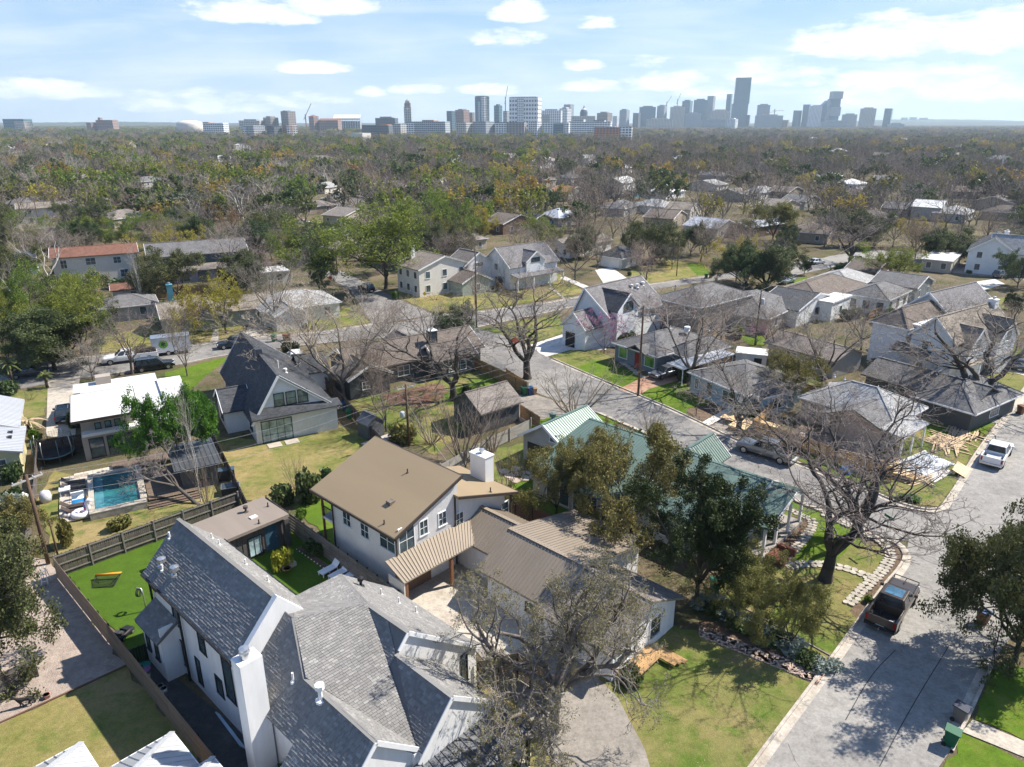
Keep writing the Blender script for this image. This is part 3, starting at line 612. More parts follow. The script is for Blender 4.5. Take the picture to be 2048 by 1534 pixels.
def shingles(pts, keep=0, name='roof', seed=1, bh=0.15, bw=0.25):
    """a roof slope: solid deck, plus tabs laid in courses, clipped to the slope; the nearest ones as parts"""
    q = [h.P(*p) for p in pts]
    nrm = Vector((0, 0, 0))
    for i in range(len(q)): nrm += q[i].cross(q[(i + 1) % len(q)])
    nrm.normalize()
    if nrm.z < 0: nrm = -nrm; q.reverse()
    mb = MB(); mb.prism([p - nrm * 0.01 for p in q], (0, 0, -0.18)); deck = h.build(mb, name, sh_under)
    U = Vector((0, 0, 1)).cross(nrm); U = U.normalized() if U.length > 1e-3 else Vector((1, 0, 0)); V = nrm.cross(U); o = q[0]
    P2 = [((p - o).dot(U), (p - o).dot(V)) for p in q]
    def clip(poly):
        for i in range(len(P2)):
            (ax, ay), (bx, by) = P2[i], P2[(i + 1) % len(P2)]
            out = []
            for j in range(len(poly)):
                p, r = poly[j], poly[(j + 1) % len(poly)]
                sp = (bx - ax) * (p[1] - ay) - (by - ay) * (p[0] - ax); sr = (bx - ax) * (r[1] - ay) - (by - ay) * (r[0] - ax)
                if sp >= -1e-6: out.append(p)
                if (sp > 1e-6 and sr < -1e-6) or (sp < -1e-6 and sr > 1e-6):
                    f = sp / (sp - sr); out.append((p[0] + (r[0] - p[0]) * f, p[1] + (r[1] - p[1]) * f))
            poly = out
            if len(poly) < 3: return None
        return poly
    rng = random.Random(seed); x0 = min(p[0] for p in P2); x1 = max(p[0] for p in P2); y0 = min(p[1] for p in P2); y1 = max(p[1] for p in P2)
    big = MB(); cand = []
    nrow = int((y1 - y0) / bh) + 1
    for r in range(nrow):
        y = y0 + r * bh; x = x0 - rng.random() * bw
        while x < x1:
            w = bw * rng.choice((0.7, 1.0, 1.25)); pol = clip([(x + .006, y), (x + w - .006, y), (x + w - .006, y + bh), (x + .006, y + bh)]); x += w
            if not pol: continue
            lo = 0.04 * rng.uniform(.8, 1.25)
            T = [o + U * a + V * b + nrm * (lo - (lo - .006) * (b - y) / bh) for a, b in pol]; B = [o + U * a + V * b for a, b in pol]
            cand.append((T, B, y))
    root = h.root.matrix_basis
    def dist(c):
        w = root @ c[0][0]; return w.y * .5 + abs(w.x) * .2 - w.z
    cand.sort(key=dist)
    for i, (T, B, y) in enumerate(cand):
        m2 = MB() if i < keep else big
        k = len(T); n = len(m2.v); m2.v += [tuple(p) for p in T] + [tuple(p) for p in B]
        m2.f.append(tuple(range(n, n + k))); m2.m.append(0)
        for j in range(k): m2.f.append((n + (j + 1) % k, n + j, n + k + j, n + k + (j + 1) % k)); m2.m.append(0)
        if i < keep: h.build(m2, 'shingle', shin, deck, uv=False)
    h.build(big, 'shingle_field', shin, deck, uv=False, kind='stuff')
    return deck
A, B, C, D, E_, F, Gp, H, I, V = (-29.9, 15.25, 7.55), (-28.7, 19.0, 7.0), (-33.5, 17.4, 6.0), (-33.5, 20.4, 5.95), (-33.4, 24.2, 3.0), (-27.0, 14.0, 6.2), (-21.3, 14.0, 6.2), (-25.2, 19.05, 7.0), (-20.9, 18.2, 6.08), (-21.4, 16.3, 4.0)
# wing at the back
h.walls(-42.5, -31.0, 12.6, 17.2, 0, 5.95, stucco, 'u', 2.4, at=14.9)
d1 = shingles([(-42.75, 12.25, 5.72), (-31.0, 12.25, 5.72), (-31.0, 14.9, 8.5), (-42.75, 14.9, 8.5)], 60, seed=2)
shingles([(-31.0, 17.5, 5.8), (-42.75, 17.5, 5.8), (-42.75, 14.9, 8.5), (-31.0, 14.9, 8.5)], 10, seed=3)
h.walls(-31.05, -30.72, 12.3, 17.3, 3.0, 5.95, stucco, 'u', 2.75, name='parapet_wall', at=14.9)
# centre: hip and front slope, front wings
shingles([(-30.72, 12.3, 4.37), (-25.6, 12.3, 4.37), (-25.6, 14.0, 6.2), (-30.72, 14.0, 6.2)], 50, seed=4); shingles([(-30.72, 14.0, 6.2), F, A, (-30.72, 15.25, 7.55)], 10, seed=14)
shingles([(-25.6, 11.4, 3.4), (-21.3, 11.4, 3.4), Gp, (-25.6, 14.0, 6.2)], 60, seed=5)
shingles([A, F, V, B], 60, seed=6)
shingles([F, Gp, (-21.3, 16.35, 4.0), V], 20, seed=7)
shingles([C, A, B], 10, seed=8); shingles([C, B, D], 5, seed=18)
shingles([V, (-20.9, 16.3, 4.0), I, (-25.2, 18.2, 6.08)], 30, seed=9); shingles([V, (-25.2, 18.2, 6.08), H, B], 10, seed=15)
shingles([D, B, H, (-25.2, 24.15, 3.0), E_], 10, seed=10)
shingles([(-25.2, 18.2, 6.08), I, (-20.9, 21.05, 3.85), (-25.2, 21.05, 3.85)], 20, seed=11)
h.facet([C, (-31, 17.3, 6.1), (-31, 15.3, 7.3), A], sh_under, 0.2)
h.caps([((-42.75, 14.9, 8.52), (-31.05, 14.9, 8.52)), (A, F), (F, Gp), (B, H), ((-25.2, 18.2, 6.1), I), (D, B)], shin, d1, 0.24)
# walls under it
h.walls(-30.72, -25.6, 12.6, 18.0, 0, 4.3, stucco); h.walls(-25.75, -21.6, 11.75, 16.2, 0, 3.5, stucco); h.walls(-33.2, -25.5, 17.0, 23.85, 0, 2.95, stucco); h.walls(-25.6, -21.25, 16.0, 20.75, 0, 3.9, stucco)
h.walls(-21.75, -21.45, 11.7, 16.3, 0, 3.55, stucco, 'u', 2.6, at=14.0); h.walls(-21.3, -21.0, 16.3, 20.85, 0, 3.85, stucco, 'u', 2.1, at=18.2)
h.walls(-25.75, -25.3, 15.65, 24.0, 0, 3.0, stucco, 'u', 3.9, at=19.05); h.walls(-33.3, -32.9, 17.3, 20.3, 0, 5.9, stucco); h.walls(-33.3, -30, 17.0, 20.2, 3, 5.8, stucco)
h.bars('fascia', trimw, (((-21.28, 11.3, 3.25), (-21.28, 14.0, 6.14)), ((-21.28, 14.0, 6.14), (-21.28, 16.3, 3.98)), ((-20.88, 16.0, 3.6), (-20.88, 18.2, 6.02)), ((-20.88, 18.2, 6.02), (-20.88, 21.1, 3.74)), ((-25.18, 18.4, 6.2), (-25.18, 19.05, 6.94)), ((-25.18, 19.05, 6.94), (-25.18, 24.2, 2.9))), .05, .24)
# side bay, chimney, front porch roof
h.walls(-42.2, -39.3, 11.5, 12.7, 0, 3.3, stucco)
sb = shingles([(-42.35, 11.2, 3.15), (-39.05, 11.2, 3.15), (-39.05, 12.6, 4.05), (-42.35, 12.6, 4.05)], 8, seed=12)
h.walls(-39.3, -39.15, 11.5, 12.6, 3.2, 3.9, stucco)
cm = h.box(-29.0, -28.1, 11.35, 12.5, 0, 7.9, stucco, 'chimney')
mb = MB(); c0 = h.P(-28.55, 11.85, 0); mb.lathe([(.22, 7.9), (.22, 8.2), (.27, 8.2), (.27, 8.3), (.24, 8.36), (.24, 8.46), (.05, 8.5)], 14, (c0.x, c0.y, 0)); h.build(mb, 'flue', chrome, cm, uv=False)
pr = h.facet([(-21.2, 14.0, 3.3), (-18.9, 13.6, 2.55), (-18.9, 22.2, 2.55), (-21.2, 21.6, 3.3)], darkmetal, 0.12, 'porch_roof')
h.ribs([(-18.9, 13.6, 2.55), (-18.9, 22.2, 2.55), (-21.2, 21.6, 3.3), (-21.2, 14.0, 3.3)], darkmetal, pr, 0.42, stuff=False, name='seam')
for v in (14.0, 18.0, 21.8): h.box(-19.3, -19.1, v - .1, v + .1, 0, 2.5, black, 'post')
# windows in the long left wall and the gables
bf = black
for bb, sz in (((344, 1212, 361, 1251), (.75, 1.35)), ((395, 1265, 413, 1307), (.75, 1.35)), ((299, 1163, 311, 1178), (.8, .4)), ((357, 1281, 371, 1324), (.5, 1.8)), ((393, 1321, 405, 1364), (.5, 1.8)), ((446, 1326, 470, 1396), (1.0, 2.7)), ((432, 1357, 448, 1389), (.75, 1.2))):
    h.winpx('v-', 12.6, *bb, frame=bf, ny=1, sill=False, size=sz)
h.win('v-', 11.5, -41.5, 1.9, .5, 1.3, frame=bf, ny=1); h.win('v-', 11.5, -40.2, 1.9, .5, 1.3, frame=bf, ny=1)
h.winpx('u+', -25.3, 922, 1312, 934, 1358, frame=bf, ny=1); h.win('u+', -21.0, 17.6, 1.6, 1.2, 2.0, frame=bf); h.win('v-', 11.75, -24.0, 1.7, .8, 1.6, frame=bf)
for p in (-38.5, -36, -34): h.win('v+', 17.2, p, 4.2, .9, 1.4, frame=bf, ny=1); h.win('v+', 17.2, p, 1.4, 1.4, 2.0, frame=bf, ny=1)
h.win('u-', -42.5, 14.9, 4.4, 1.2, 1.5, frame=bf); h.win('v+', 23.85, -29, 1.5, 2.0, 1.6, frame=bf)
h.pipes('downspout', black, ((-38.35, 12.5, 5.7), (-42.4, 12.5, 5.7), (-30.85, 12.2, 5.6)))
h.bars('gutter', black, (((-42.75, 12.2, 5.72), (-31.0, 12.2, 5.72)), ((-25.6, 11.34, 3.36), (-21.3, 11.34, 3.36)), ((-42.75, 17.55, 5.78), (-31, 17.55, 5.78))), .12, .12)
# roof penetrations
def zl(q): return 5.72 + (q - 12.25) * 1.049
for px, py, hh, hd in ((340, 1072, .45, 0), (325, 1125, .3, 1), (325, 1134, .4, 0), (351, 1142, .3, 1)):
    g0 = G(px, py + 6, 7.0); u, v = inv(g0, -43); v2 = v
    for _ in range(6): u, v2 = inv(G(px, py + 6, zl(v2)), -43)
    h.vent(u, v2, zl(v2), hh, .06 if not hd else .12, white if not hd else chrome, bool(hd), 'roof_vent' if hd else 'vent_pipe')
for u, v in ((-41.0, 16.1), (-39.8, 16.0), (-36.9, 16.2), (-34.5, 16.3)): h.vent(u, v, 8.5 - (v - 14.9) * 1.04, .4, .05)
for px, py, z, hh, r in ((590, 1390, 5.0, .55, .06), (644, 1420, 5.4, .7, .11)):
    u, v = inv(G(px, py, z), -43); h.vent(u, v, 3.4 + (v - 11.4) * 1.077, hh, r, white, r > .1)
for px, py, z in ((722, 1172, 5.6), (762, 1182, 5.2), (797, 1195, 4.9), (832, 1222, 4.3)):
    u, v = inv(G(px, py, z), -43); h.vent(u, v, 7.0 - (v - 19.05) * .784, .45, .05 if px > 730 else .09, white if px > 730 else black, px < 730)
# ------------------------------------------------------------------ flat-roofed charcoal studio
h = House('garden_studio', 'charcoal board and batten studio with flat tan roof behind the white stucco house', 'studio', -43, (-49.5, 21.5), 'the flat-roofed studio')
h.walls(-51.2, -47.9, 17.6, 24.5, 0, 2.5, charcoal); r = h.flat(-51.2, -47.9, 17.6, 24.5, 2.75, mat('studio_roof', (0.235, 0.195, 0.16), 0.8, 0.06, 0.5, stretch=(.3, 2, 1)), .25, .4)
for i in range(15): h.box(-47.9, -47.86, 17.8 + i * .46, 17.84 + i * .46, 0, 2.5, charcoal, 'batten')
for i in range(8): h.box(-51.0 + i * .42, -50.96 + i * .42, 24.5, 24.54, 0, 2.5, charcoal, 'batten')
h.winpx('u+', -47.9, 496, 1080, 526, 1103, frame=black, ny=1, g=glass('reflecting_glass', (0.20, 0.27, 0.28), .05)); h.door('u+', -47.9, 23.4, 0.05, 1.0, 2.2, mat('blue_door', (0.04, 0.09, 0.13), .4))
h.box(-47.7, -47.3, 24.35, 24.75, 0, 2.5, charcoal, 'post')
for px, py, r_, hd in ((536, 1013, .05, 0), (492, 1024, .09, 1), (518, 1047, .05, 0)):
    u, v = inv(G(px, py, 2.75), -43); h.vent(u, v, 2.75, .35, r_, black if not hd else sh_brown, bool(hd))
u, v = inv(G(507, 1035, 2.75), -43); h.box(u - .2, u + .2, v - .28, v + .28, 2.74, 2.85, white, 'skylight')
# ------------------------------------------------------------------ white house under the big tan roof
h = House('tan_roof_house', 'white brick house with large sloping tan roof, carport and tall white chimney', 'house', -43, (-37, 32), 'the tan-roofed house')
zt = lambda v: 5.0 + (v - 26.2) * .385
def mono(pts, m, t=.2, name='roof'): return h.facet(pts, m, t, name)
mono([(-45.9, 26.1, 5.1), (-35.4, 26.1, 5.1), (-35.4, 32.5, 7.55), (-45.9, 32.5, 7.55)], tanroof)
mb = MB(); mb.prism([h.P(-44.0, 26.6, 0), h.P(-44.0, 32.3, 0), h.P(-44.0, 32.3, 7.2), h.P(-44.0, 26.6, 5.02)], (8.3, 0, 0)); h.build(mb, 'wall', brickw)
h.walls(-45.4, -44.0, 28.4, 32.3, 0, 5.6, brickw)
btrim = mat('brown_trim', (0.06, 0.045, 0.035), .5)
h.bars('fascia', btrim, (((-45.95, 26.05, 5.0), (-35.35, 26.05, 5.0)), ((-35.36, 26.1, 5.0), (-35.36, 32.5, 7.45)), ((-45.92, 32.54, 7.45), (-35.36, 32.54, 7.45))), .12, .2)
h.box(-45.4, -44.0, 26.6, 28.4, 2.55, 2.75, white, 'balcony_floor'); h.box(-45.4, -45.25, 26.6, 26.75, 0, 5.0, woodb, 'post')
mb = MB()
for i in range(11): mb.box(-45.4 + i * .13 - h.c[0], -45.37 + i * .13 - h.c[0], 26.6 - h.c[1], 26.63 - h.c[1], 2.75, 3.7)
mb.box(-45.4 - h.c[0], -44.0 - h.c[0], 26.58 - h.c[1], 26.65 - h.c[1], 3.68, 3.75); h.build(mb, 'railing', black)
mono([(-41.5, 31.9, 6.1), (-35.2, 31.9, 6.1), (-34.7, 37.9, 4.35), (-41.5, 37.9, 4.35)], tanroof)
mb = MB(); mb.prism([h.P(-41.2, 32.3, 0), h.P(-41.2, 37.3, 0), h.P(-41.2, 37.3, 4.3), h.P(-41.2, 32.3, 5.8)], (5.6, 0, 0)); h.build(mb, 'wall', brickw)
h.bars('fascia', btrim, (((-35.1, 31.9, 6.0), (-34.65, 37.9, 4.25)), ((-41.5, 37.94, 4.25), (-34.65, 37.94, 4.25))), .1, .2)
h.chimney(-38.15, 37.3, 1.75, .95, 0, 6.75, siding, True, trimw)
cp = mono([(-33.7, 25.4, 2.62), (-33.7, 32.2, 2.62), (-35.7, 34.2, 3.45), (-35.7, 25.4, 3.45)], tanmetal, .1, 'carport_roof')
h.ribs([(-33.7, 25.4, 2.62), (-33.7, 32.2, 2.62), (-35.7, 34.2, 3.45), (-35.7, 25.4, 3.45)], tanmetal, cp, .24)
for v in (25.7, 29.9): h.box(-34.05, -33.8, v - .12, v + .12, 0, 2.55, woodb, 'post')
h.box(-35.5, -33.8, 25.45, 25.55, 0, 2.5, cream, 'side_wall')
h.box(-35.72, -35.64, 26.2, 29.4, .05, 2.3, brownwall, 'garage_door'); h.door('u+', -35.68, 30.9, .15, .95, 2.05, trimw); h.win('u+', -35.62, 30.9, 1.75, .6, .8, nx=2, frame=trimw)
for bb in ((687, 1014, 700, 1050), (723, 1038, 736, 1073)): h.winpx('v-', 26.6, *bb, frame=trimw, nx=2, ny=3, size=(.95, 1.6))
h.winpx('v-', 26.6, 762, 1062, 788, 1100, frame=trimw, nx=2, size=(1.7, 1.5))
h.winpx('u+', -35.7, 797, 1060, 829, 1098, frame=trimw, nx=2); h.winpx('u+', -35.7, 839, 1045, 855, 1065, nx=2); h.winpx('u+', -35.7, 877, 1028, 892, 1046, nx=2); h.winpx('u+', -35.6, 912, 1029, 926, 1047, nx=2); h.winpx('u+', -35.6, 1003, 1008, 1016, 1028)
h.pipes('downspout', btrim, ((-43.6, 26.5, 5), (-35.65, 26.45, 5), (-35.6, 32.0, 6), (-34.9, 37.35, 4.3)), .1)
for px, py in ((816, 962), (767, 1025)): 
    u, v = inv(G(px, py, 6.2), -43); h.vent(u, v, zt(v) + .1, .35, .05, sh_brown)
u, v = inv(G(781, 998, 6.2), -43); h.box(u - .25, u + .25, v - .25, v + .25, zt(v), zt(v) + .3, sh_brown, 'roof_vent')
u, v = inv(G(981, 982, 5.2), -43); h.vent(u, v, 6.1 - (v - 31.9) * .29, .4, .05, sh_brown)
# front single-storey part under the oak
h.gable(-30.9, -24.9, 30.6, 40.6, 2.6, 4.2, 'u', mat('old_tan_metal', (0.24, 0.20, 0.155), .55, .12, .5, stretch=(1, .3, 1)), stucco, .5, at=33.4, ribs=.3, capm=tanmetal); h.gable(-35.5, -30.8, 32.2, 37.0, 2.55, 3.9, 'u', MATS['old_tan_metal'], stucco, .3, ribs=.3, capm=tanmetal)
h.gable(-25.0, -19.6, 29.9, 37, 2.4, 4.0, 'u', sh_warm, stucco, .45)
h.winpx('v-', 30.6, 1052, 1204, 1084, 1238, frame=black, g=glass('leafy_glass', (0.07, 0.09, 0.06)), ny=1, nx=2); h.win('u+', -19.6, 31, 1.5, 1.4, 1.4); h.win('v-', 29.9, -22.5, 1.5, 1.2, 1.4); h.win('u+', -19.6, 34.6, 1.4, 1.2, 1.5)
dk = thing('porch_deck', 'new honey coloured wooden deck steps under the spreading oak', 'deck', tuple(G(1255, 1325, 0)), -43)
newwood = mat('new_cedar', (0.40, 0.245, 0.11), .7, .18, 2, stretch=(.7, 6, 1)); newwood2 = mat('new_pine', (0.62, 0.45, 0.22), .7, .12, 2, stretch=(.7, 6, 1))
bm_ = MB().box(-1.5, 1.5, -.068, .068, 0, .035).mesh('board', newwood)
for i in range(24): link('board', bm_, dk, (0, -1.7 + i * .145, .42))
for k in range(3):
    for i in range(3): link('board', bm_, dk, (1.0 + k * .1, 2.0 + k * .42 + i * .14 - .5, .30 - k * .12), (0, 0, 0))
# ------------------------------------------------------------------ pale metal roofs at the lower left edge
h = House('metal_roof_house', 'house with three stepped pale standing seam metal roofs beside the slatted fence', 'house', -43, (-30, 3), 'the metal-roofed house')
for (u0, u1, v0, v1) in ((-34.7, -25.5, -3.0, 5.4), (-32.0, -23.0, -0.5, 8.8), (-29.0, -22.5, 3.4, 9.5)):
    rs = h.hip(u0, u1, v0, v1, 2.75, 2.75 + (min(u1 - u0, v1 - v0) / 2 + .4) * .55, silver, beige, .4)
    ze = 2.75 + .14 - .4 * .55 * 0; a0, a1, b0, b1 = u0 - .4, u1 + .4, v0 - .4, v1 + .4; w = min(a1 - a0, b1 - b0) / 2; sl = .55 * (w - .0) / (w - .4); zo = 2.75 - .4 * sl + .14
    for i in range(1, int((b1 - b0) / .42)):      # slope towards the garden (u-)
        v = b0 + i * .42; d = min(v - b0, b1 - v, w); h.build(MB().bar(h.P(a0, v, zo + .02), h.P(a0 + d, v, zo + .02 + d * sl), .035, .05), 'seam', silver, rs[3 if a1 - a0 >= b1 - b0 else 3])
    for i in range(1, int((a1 - a0) / .42)):
        u = a0 + i * .42; d = min(u - a0, a1 - u, w); h.build(MB().bar(h.P(u, b1, zo + .02), h.P(u, b1 - d, zo + .02 + d * sl), .035, .05), 'seam', silver, rs[2])
h.win('u-', -34.7, 2, 1.5, 1.2, 1.4); h.win('v+', 8.8, -28, 1.4, 1.0, 1.2)
# ------------------------------------------------------------------ white membrane roof house with the pool
h = House('flat_white_house', 'modern beige house with layered white membrane roofs beside the swimming pool', 'house', -60, (-85, 0), 'the white-roofed modern house')
lw = mat('taupe_wall', (0.36, 0.31, 0.26), .85, .06, .8)
h.walls(-94.8, -78.4, -4.2, 3.2, 0, 2.65, lw); h.flat(-95.3, -91.9, -4.8, 4.0, 3.0, whiteroof, .3, 0, .0, trimw); h.flat(-91.9, -78.1, -4.1, 4.0, 2.95, whiteroof, .3, .0)
h.walls(-91.5, -84.0, 3.2, 6.0, 0, 2.8, lw); h.facet([(-92.0, 3.9, 3.2), (-83.4, 3.9, 3.2), (-83.4, 6.5, 3.2), (-92.0, 6.5, 3.2)], whiteroof, .3)
up = h.walls(-85.6, -79.1, -4.1, .6, 2.9, 4.4, lw, name='upper_wall')
A5, c4 = (-81.9, -1.8, 5.0), [(-86.3, -4.8, 4.6), (-77.7, -4.8, 4.6), (-77.7, 1.2, 4.6), (-86.3, 1.2, 4.6)]
rr = [h.facet([c4[i], c4[(i + 1) % 4], A5], whiteroof, .18) for i in range(4)]
mb = MB()
for i in range(4):
    a, b = h.P(*c4[i]), h.P(*c4[(i + 1) % 4]); mb.bar(a - Vector((0, 0, .11)), b - Vector((0, 0, .11)), .07, .26)
h.build(mb, 'fascia', btrim, rr[0]); h.chimney(-94.4, -1.6, 1.3, 1.6, 0, 3.9, lw, False)
for bb in ((190, 847, 202, 856), (210, 843, 222, 852), (229, 839, 241, 849)): h.winpx('u+', -79.1, *bb, frame=black, ny=1, g=glass('green_glass', (.06, .09, .085)))
for i, v in enumerate((-3.0, -1.4, .2, 1.8)): h.win('u+', -78.4, v, 1.25, 1.2, 2.0, frame=black, ny=1)
h.win('v-', -4.2, -82, 1.5, 1.6, 1.2, frame=black); h.win('v-', -4.2, -88, 1.5, 1.6, 1.2, frame=black)
h.walls(-95.2, -91.0, -4.6, -4.3, 0, 2.6, lw)
for u, v in ((-88, -2), (-80.5, 2.4)): h.vent(u, v, 2.95, .4, .06, chrome)
# its pool terrace
pool = thing('swimming_pool', 'rectangular swimming pool with raised stone wall and turquoise water', 'pool', tuple(fr(-69, -1.8, -60)), -60)
LAND.append((*fr(-69, -1.8, -60).to_2d(), 'the swimming pool'))
def pb(mb, u0, u1, v0, v1, z0, z1): return mb.box(u0 + 69, u1 + 69, v0 + 1.8, v1 + 1.8, z0, z1)
coping = mat('stone_coping', (0.42, 0.37, 0.30), .85, .12, 1.5); stonew = mat('stone_wall', (0.36, 0.33, 0.28), .95, .2, 1.5, .6, 6)
for i, a in enumerate(((-73.3, -72.8, -4.1, .3), (-65.6, -64.9, -4.1, .3), (-72.8, -65.6, -4.1, -3.7), (-72.8, -65.6, -.1, .4))):
    pb(MB(), *a, 0, .62).build('pool_wall', stonew, pool); pb(MB(), a[0] - .02, a[1] + .02, a[2] - .02, a[3] + .02, .62, .68).build('coping', coping, pool)
water = mat('pool_water', (0.022, 0.125, 0.13), .05, .35, .5, .25, 3.5, spec=.5); pb(MB(), -72.8, -65.6, -3.7, -.1, 0, .45).build('water', water, pool)
shelf = mat('pool_shelf', (0.07, 0.21, 0.24), .05, .2, 1, .2, 4); pb(MB(), -72.75, -65.65, -3.65, -2.95, .3, .462).build('tanning_ledge', shelf, pool)
terr = thing('pool_terrace', 'pale stone paved terrace between the pool and the loungers', 'terrace', tuple(fr(-70, -5.2, -60)), -60)
pav = mat('terrace_stone', (0.50, 0.44, 0.36), .85, .1, 1.0, orand=.18); pm = MB().box(-.585, .585, -.385, .385, 0, .09).mesh('paver', pav)
for i in range(8):
    for j in range(3): link('paver', pm, terr, (-4.5 + i * 1.2, -.85 + j * .8, .06 + .012 * ((i * 7 + j * 3) % 3)))
for i in range(9):
    link('paver', pm, terr, (-4.9, 1.3 + i * .8 - 1.0, .06)) if i < 7 else None
deck = thing('pool_deck', 'weathered brown timber deck with long boards behind the pool', 'deck', tuple(fr(-72, 2.0, -60)), -60)
oldwood = mat('weathered_deck', (0.155, 0.115, 0.085), .9, .2, 1.5, stretch=(.5, 6, 1), orand=.3); dm = MB().box(-.07, .07, -2.1, 2.1, 0, .04).mesh('board', oldwood); dm2 = MB().box(-.07, .07, -4.6, 1.4, 0, .04).mesh('board', oldwood)
for i in range(44): link('board', dm, deck, (-.3 + i * .155, .6, .34))
for i in range(15): link('board', dm2, deck, (-3.9 + i * .155, .6, .42))
for k in range(3): link('step', MB().box(-.14, .14, -2.2, 2.2, 0, .1).mesh('step', oldwood), deck, (6.75 + k * .3, .6, .22 - k * .1))
h = House('pool_cabana', 'dark grey board and batten cabana with low metal roof beside the pool', 'cabana', -60, (-69, 5), 'the pool cabana')
h.walls(-71.6, -66.7, 3.5, 6.5, 0, 2.3, mat('grey_batten', (.16, .15, .14), .8, .08)); fb = [(-72.2, 2.9, 2.55), (-65.9, 2.9, 2.45), (-65.9, 7.0, 2.45), (-72.2, 7.0, 2.55)]; r = h.facet(fb, darkmetal, .15)
for i in range(10): h.build(MB().bar(h.P(-72.2, 3.1 + i * .42, 2.57), h.P(-65.9, 3.1 + i * .42, 2.47), .04, .05), 'seam', darkmetal, r)
for i in range(8): h.box(-66.7, -66.66, 3.6 + i * .4, 3.64 + i * .4, 0, 2.3, MATS['grey_batten'], 'batten')
h.win('u+', -66.7, 5.2, 1.35, 1.3, 1.1, frame=black)
# ------------------------------------------------------------------ house with the charcoal roof and white gable
h = House('charcoal_roof_house', 'white sided house with steep charcoal shingle roof and three gable windows', 'house', -60, (-84, 15), 'the charcoal-roofed house')
h.gable(-93.0, -74.0, 11.6, 20.2, 2.75, 7.2, 'u', sh_dark, siding, .35, at=14.4, rake=trimw)
pr = h.facet([(-74.2, 11.2, 4.15), (-73.2, 11.2, 3.0), (-73.2, 20.8, 3.0), (-74.2, 20.6, 3.55)], sh_dark, .12, 'skirt_roof')
h.walls(-75.3, -73.9, 11.9, 20.3, 0, 3.05, brickw)
for a in (14.3, 15.55, 16.8): h.win('u+', -73.98, a, 4.55, .95, 1.35, frame=black, nx=1, ny=2, g=MATS['green_glass'])
h.win('u+', -73.9, 13.75, 1.22, 3.1, 2.35, frame=black, nx=4, ny=3, g=glass('door_glass', (.13, .17, .16)), name='patio_door')
for i, v in enumerate((13.1, 14.9)):
    h.box(-73.4, -72.2, v - .7, v + .7, .02, .07, coping, 'step_slab')
h.chimney(-82.6, 14.3, .7, .7, 6.5, 7.9, darkmetal, False); h.vent(-79, 15.6, 6.3, 1.0, .06); h.vent(-78.5, 16.2, 5.9, .3, .1, white, True)
h.gable(-84, -78.5, 9.4, 12, 2.6, 4.2, 'v', sh_dark, siding, .3, rake=trimw); h.win('v-', 9.4, -81.2, 1.5, 1.3, 1.3, frame=black)
for u in (-91, -87, -76.5): h.win('v-', 11.6, u, 1.5, 1.2, 1.4, frame=black)
h.gable(-92, -87, 20, 23.2, 2.6, 4.2, 'v', sh_dark, siding, .3)
for u in (-85, -80): h.win('v+', 20.2, u, 1.5, 1.2, 1.4, frame=black)
h = House('garden_shed', 'small dark plastic shed standing behind the tan roof', 'shed', -43, (-60.4, 42.4))
h.gable(-61.4, -59.5, 41.3, 43.4, 1.7, 2.5, 'u', mat('shed_grey', (.13, .13, .135), .6, .08, lap=-.25), mat('shed_wall', (.10, .105, .11), .6, .08), .12); h.door('u+', -59.5, 42.3, .05, .9, 1.6, MATS['shed_wall']); h.box(-59.3, -58.0, 40.2, 44, 0, .12, concw if False else concrete, 'slab')
# ------------------------------------------------------------------ house with green metal roofs
h = House('green_roof_house', 'long beige house with ribbed green metal roofs on the street corner', 'house', -43, (-30, 50), 'the green-roofed house')
gA = h.gable(-44.5, -38.9, 49.4, 55.6, 2.7, 4.5, 'v' if False else 'v', greenmetal, greywall, .4, rake=trimw, ribs=.33)
gM = h.gable(-38.8, -28.2, 44.4, 56.2, 2.6, 4.5, 'u', greenmetal, beige, .5, at=53.4, ribs=.33)
gR = h.gable(-28.2, -20.8, 45.5, 56.0, 2.9, 4.4, 'u', greenmetal, mat('palegreen_wall', (.52, .53, .49), .85, .05, lap=.17), .35, at=53.1, ribs=.33, rake=trimw)
gC = h.gable(-30.0, -26.9, 54.0, 57.6, 3.3, 4.7, 'v', greenmetal, beige, .4, rake=trimw, ribs=.33)
gP = h.gable(-21.0, -18.6, 48.6, 56.2, 2.9, 4.2, 'u', greenmetal, None, .25, at=53.0, ribs=.33, rake=trimw, wall=False)
for v in (48.8, 51, 53.4, 55.8): h.box(-18.9, -18.7, v - .1, v + .1, .3, 3.0, trimw, 'porch_post')
h.box(-20.9, -18.6, 48.4, 56.0, 0, .35, mat('porch_floor', (.30, .27, .24), .8), 'porch_floor')
for v in (49.9, 52.2, 54.6): h.win('u+', -20.8, v, 1.7, 1.1, 1.7, frame=trimw)
for u in (-36.6, -35.1, -33.6, -32.1, -30.6): h.win('v-', 44.4, u, 1.25, 1.0, 1.9, frame=cream, ny=1)
h.win('v-', 44.4, -29, 1.3, .9, 1.6, frame=cream); h.win('v-', 45.5, -25.5, 1.5, 1.2, 1.5); h.win('v-', 49.4, -43, 1.4, 1.0, 1.2, frame=cream); h.win('v-', 49.4, -40.6, 3.4, .8, .8, frame=trimw); h.box(-43.9, -39.4, 49.34, 49.4, .1, 2.1, black, 'opening_shade_panel')  # last box: black slab on the wall, painted shade of an open bay
h.vent(-42.7, 51.8, 4.05, .35, .16, greenmetal, True, 'roof_vent')
steps = MB()
for k in range(4): h.box(-18.6 + k * .35, -18.2 + k * .35, 49.0, 50.6, 0, .34 - k * .08, mat('red_brick', (.25, .10, .07), .9, .25, 2, brick=(.22, .075)), 'brick_step')
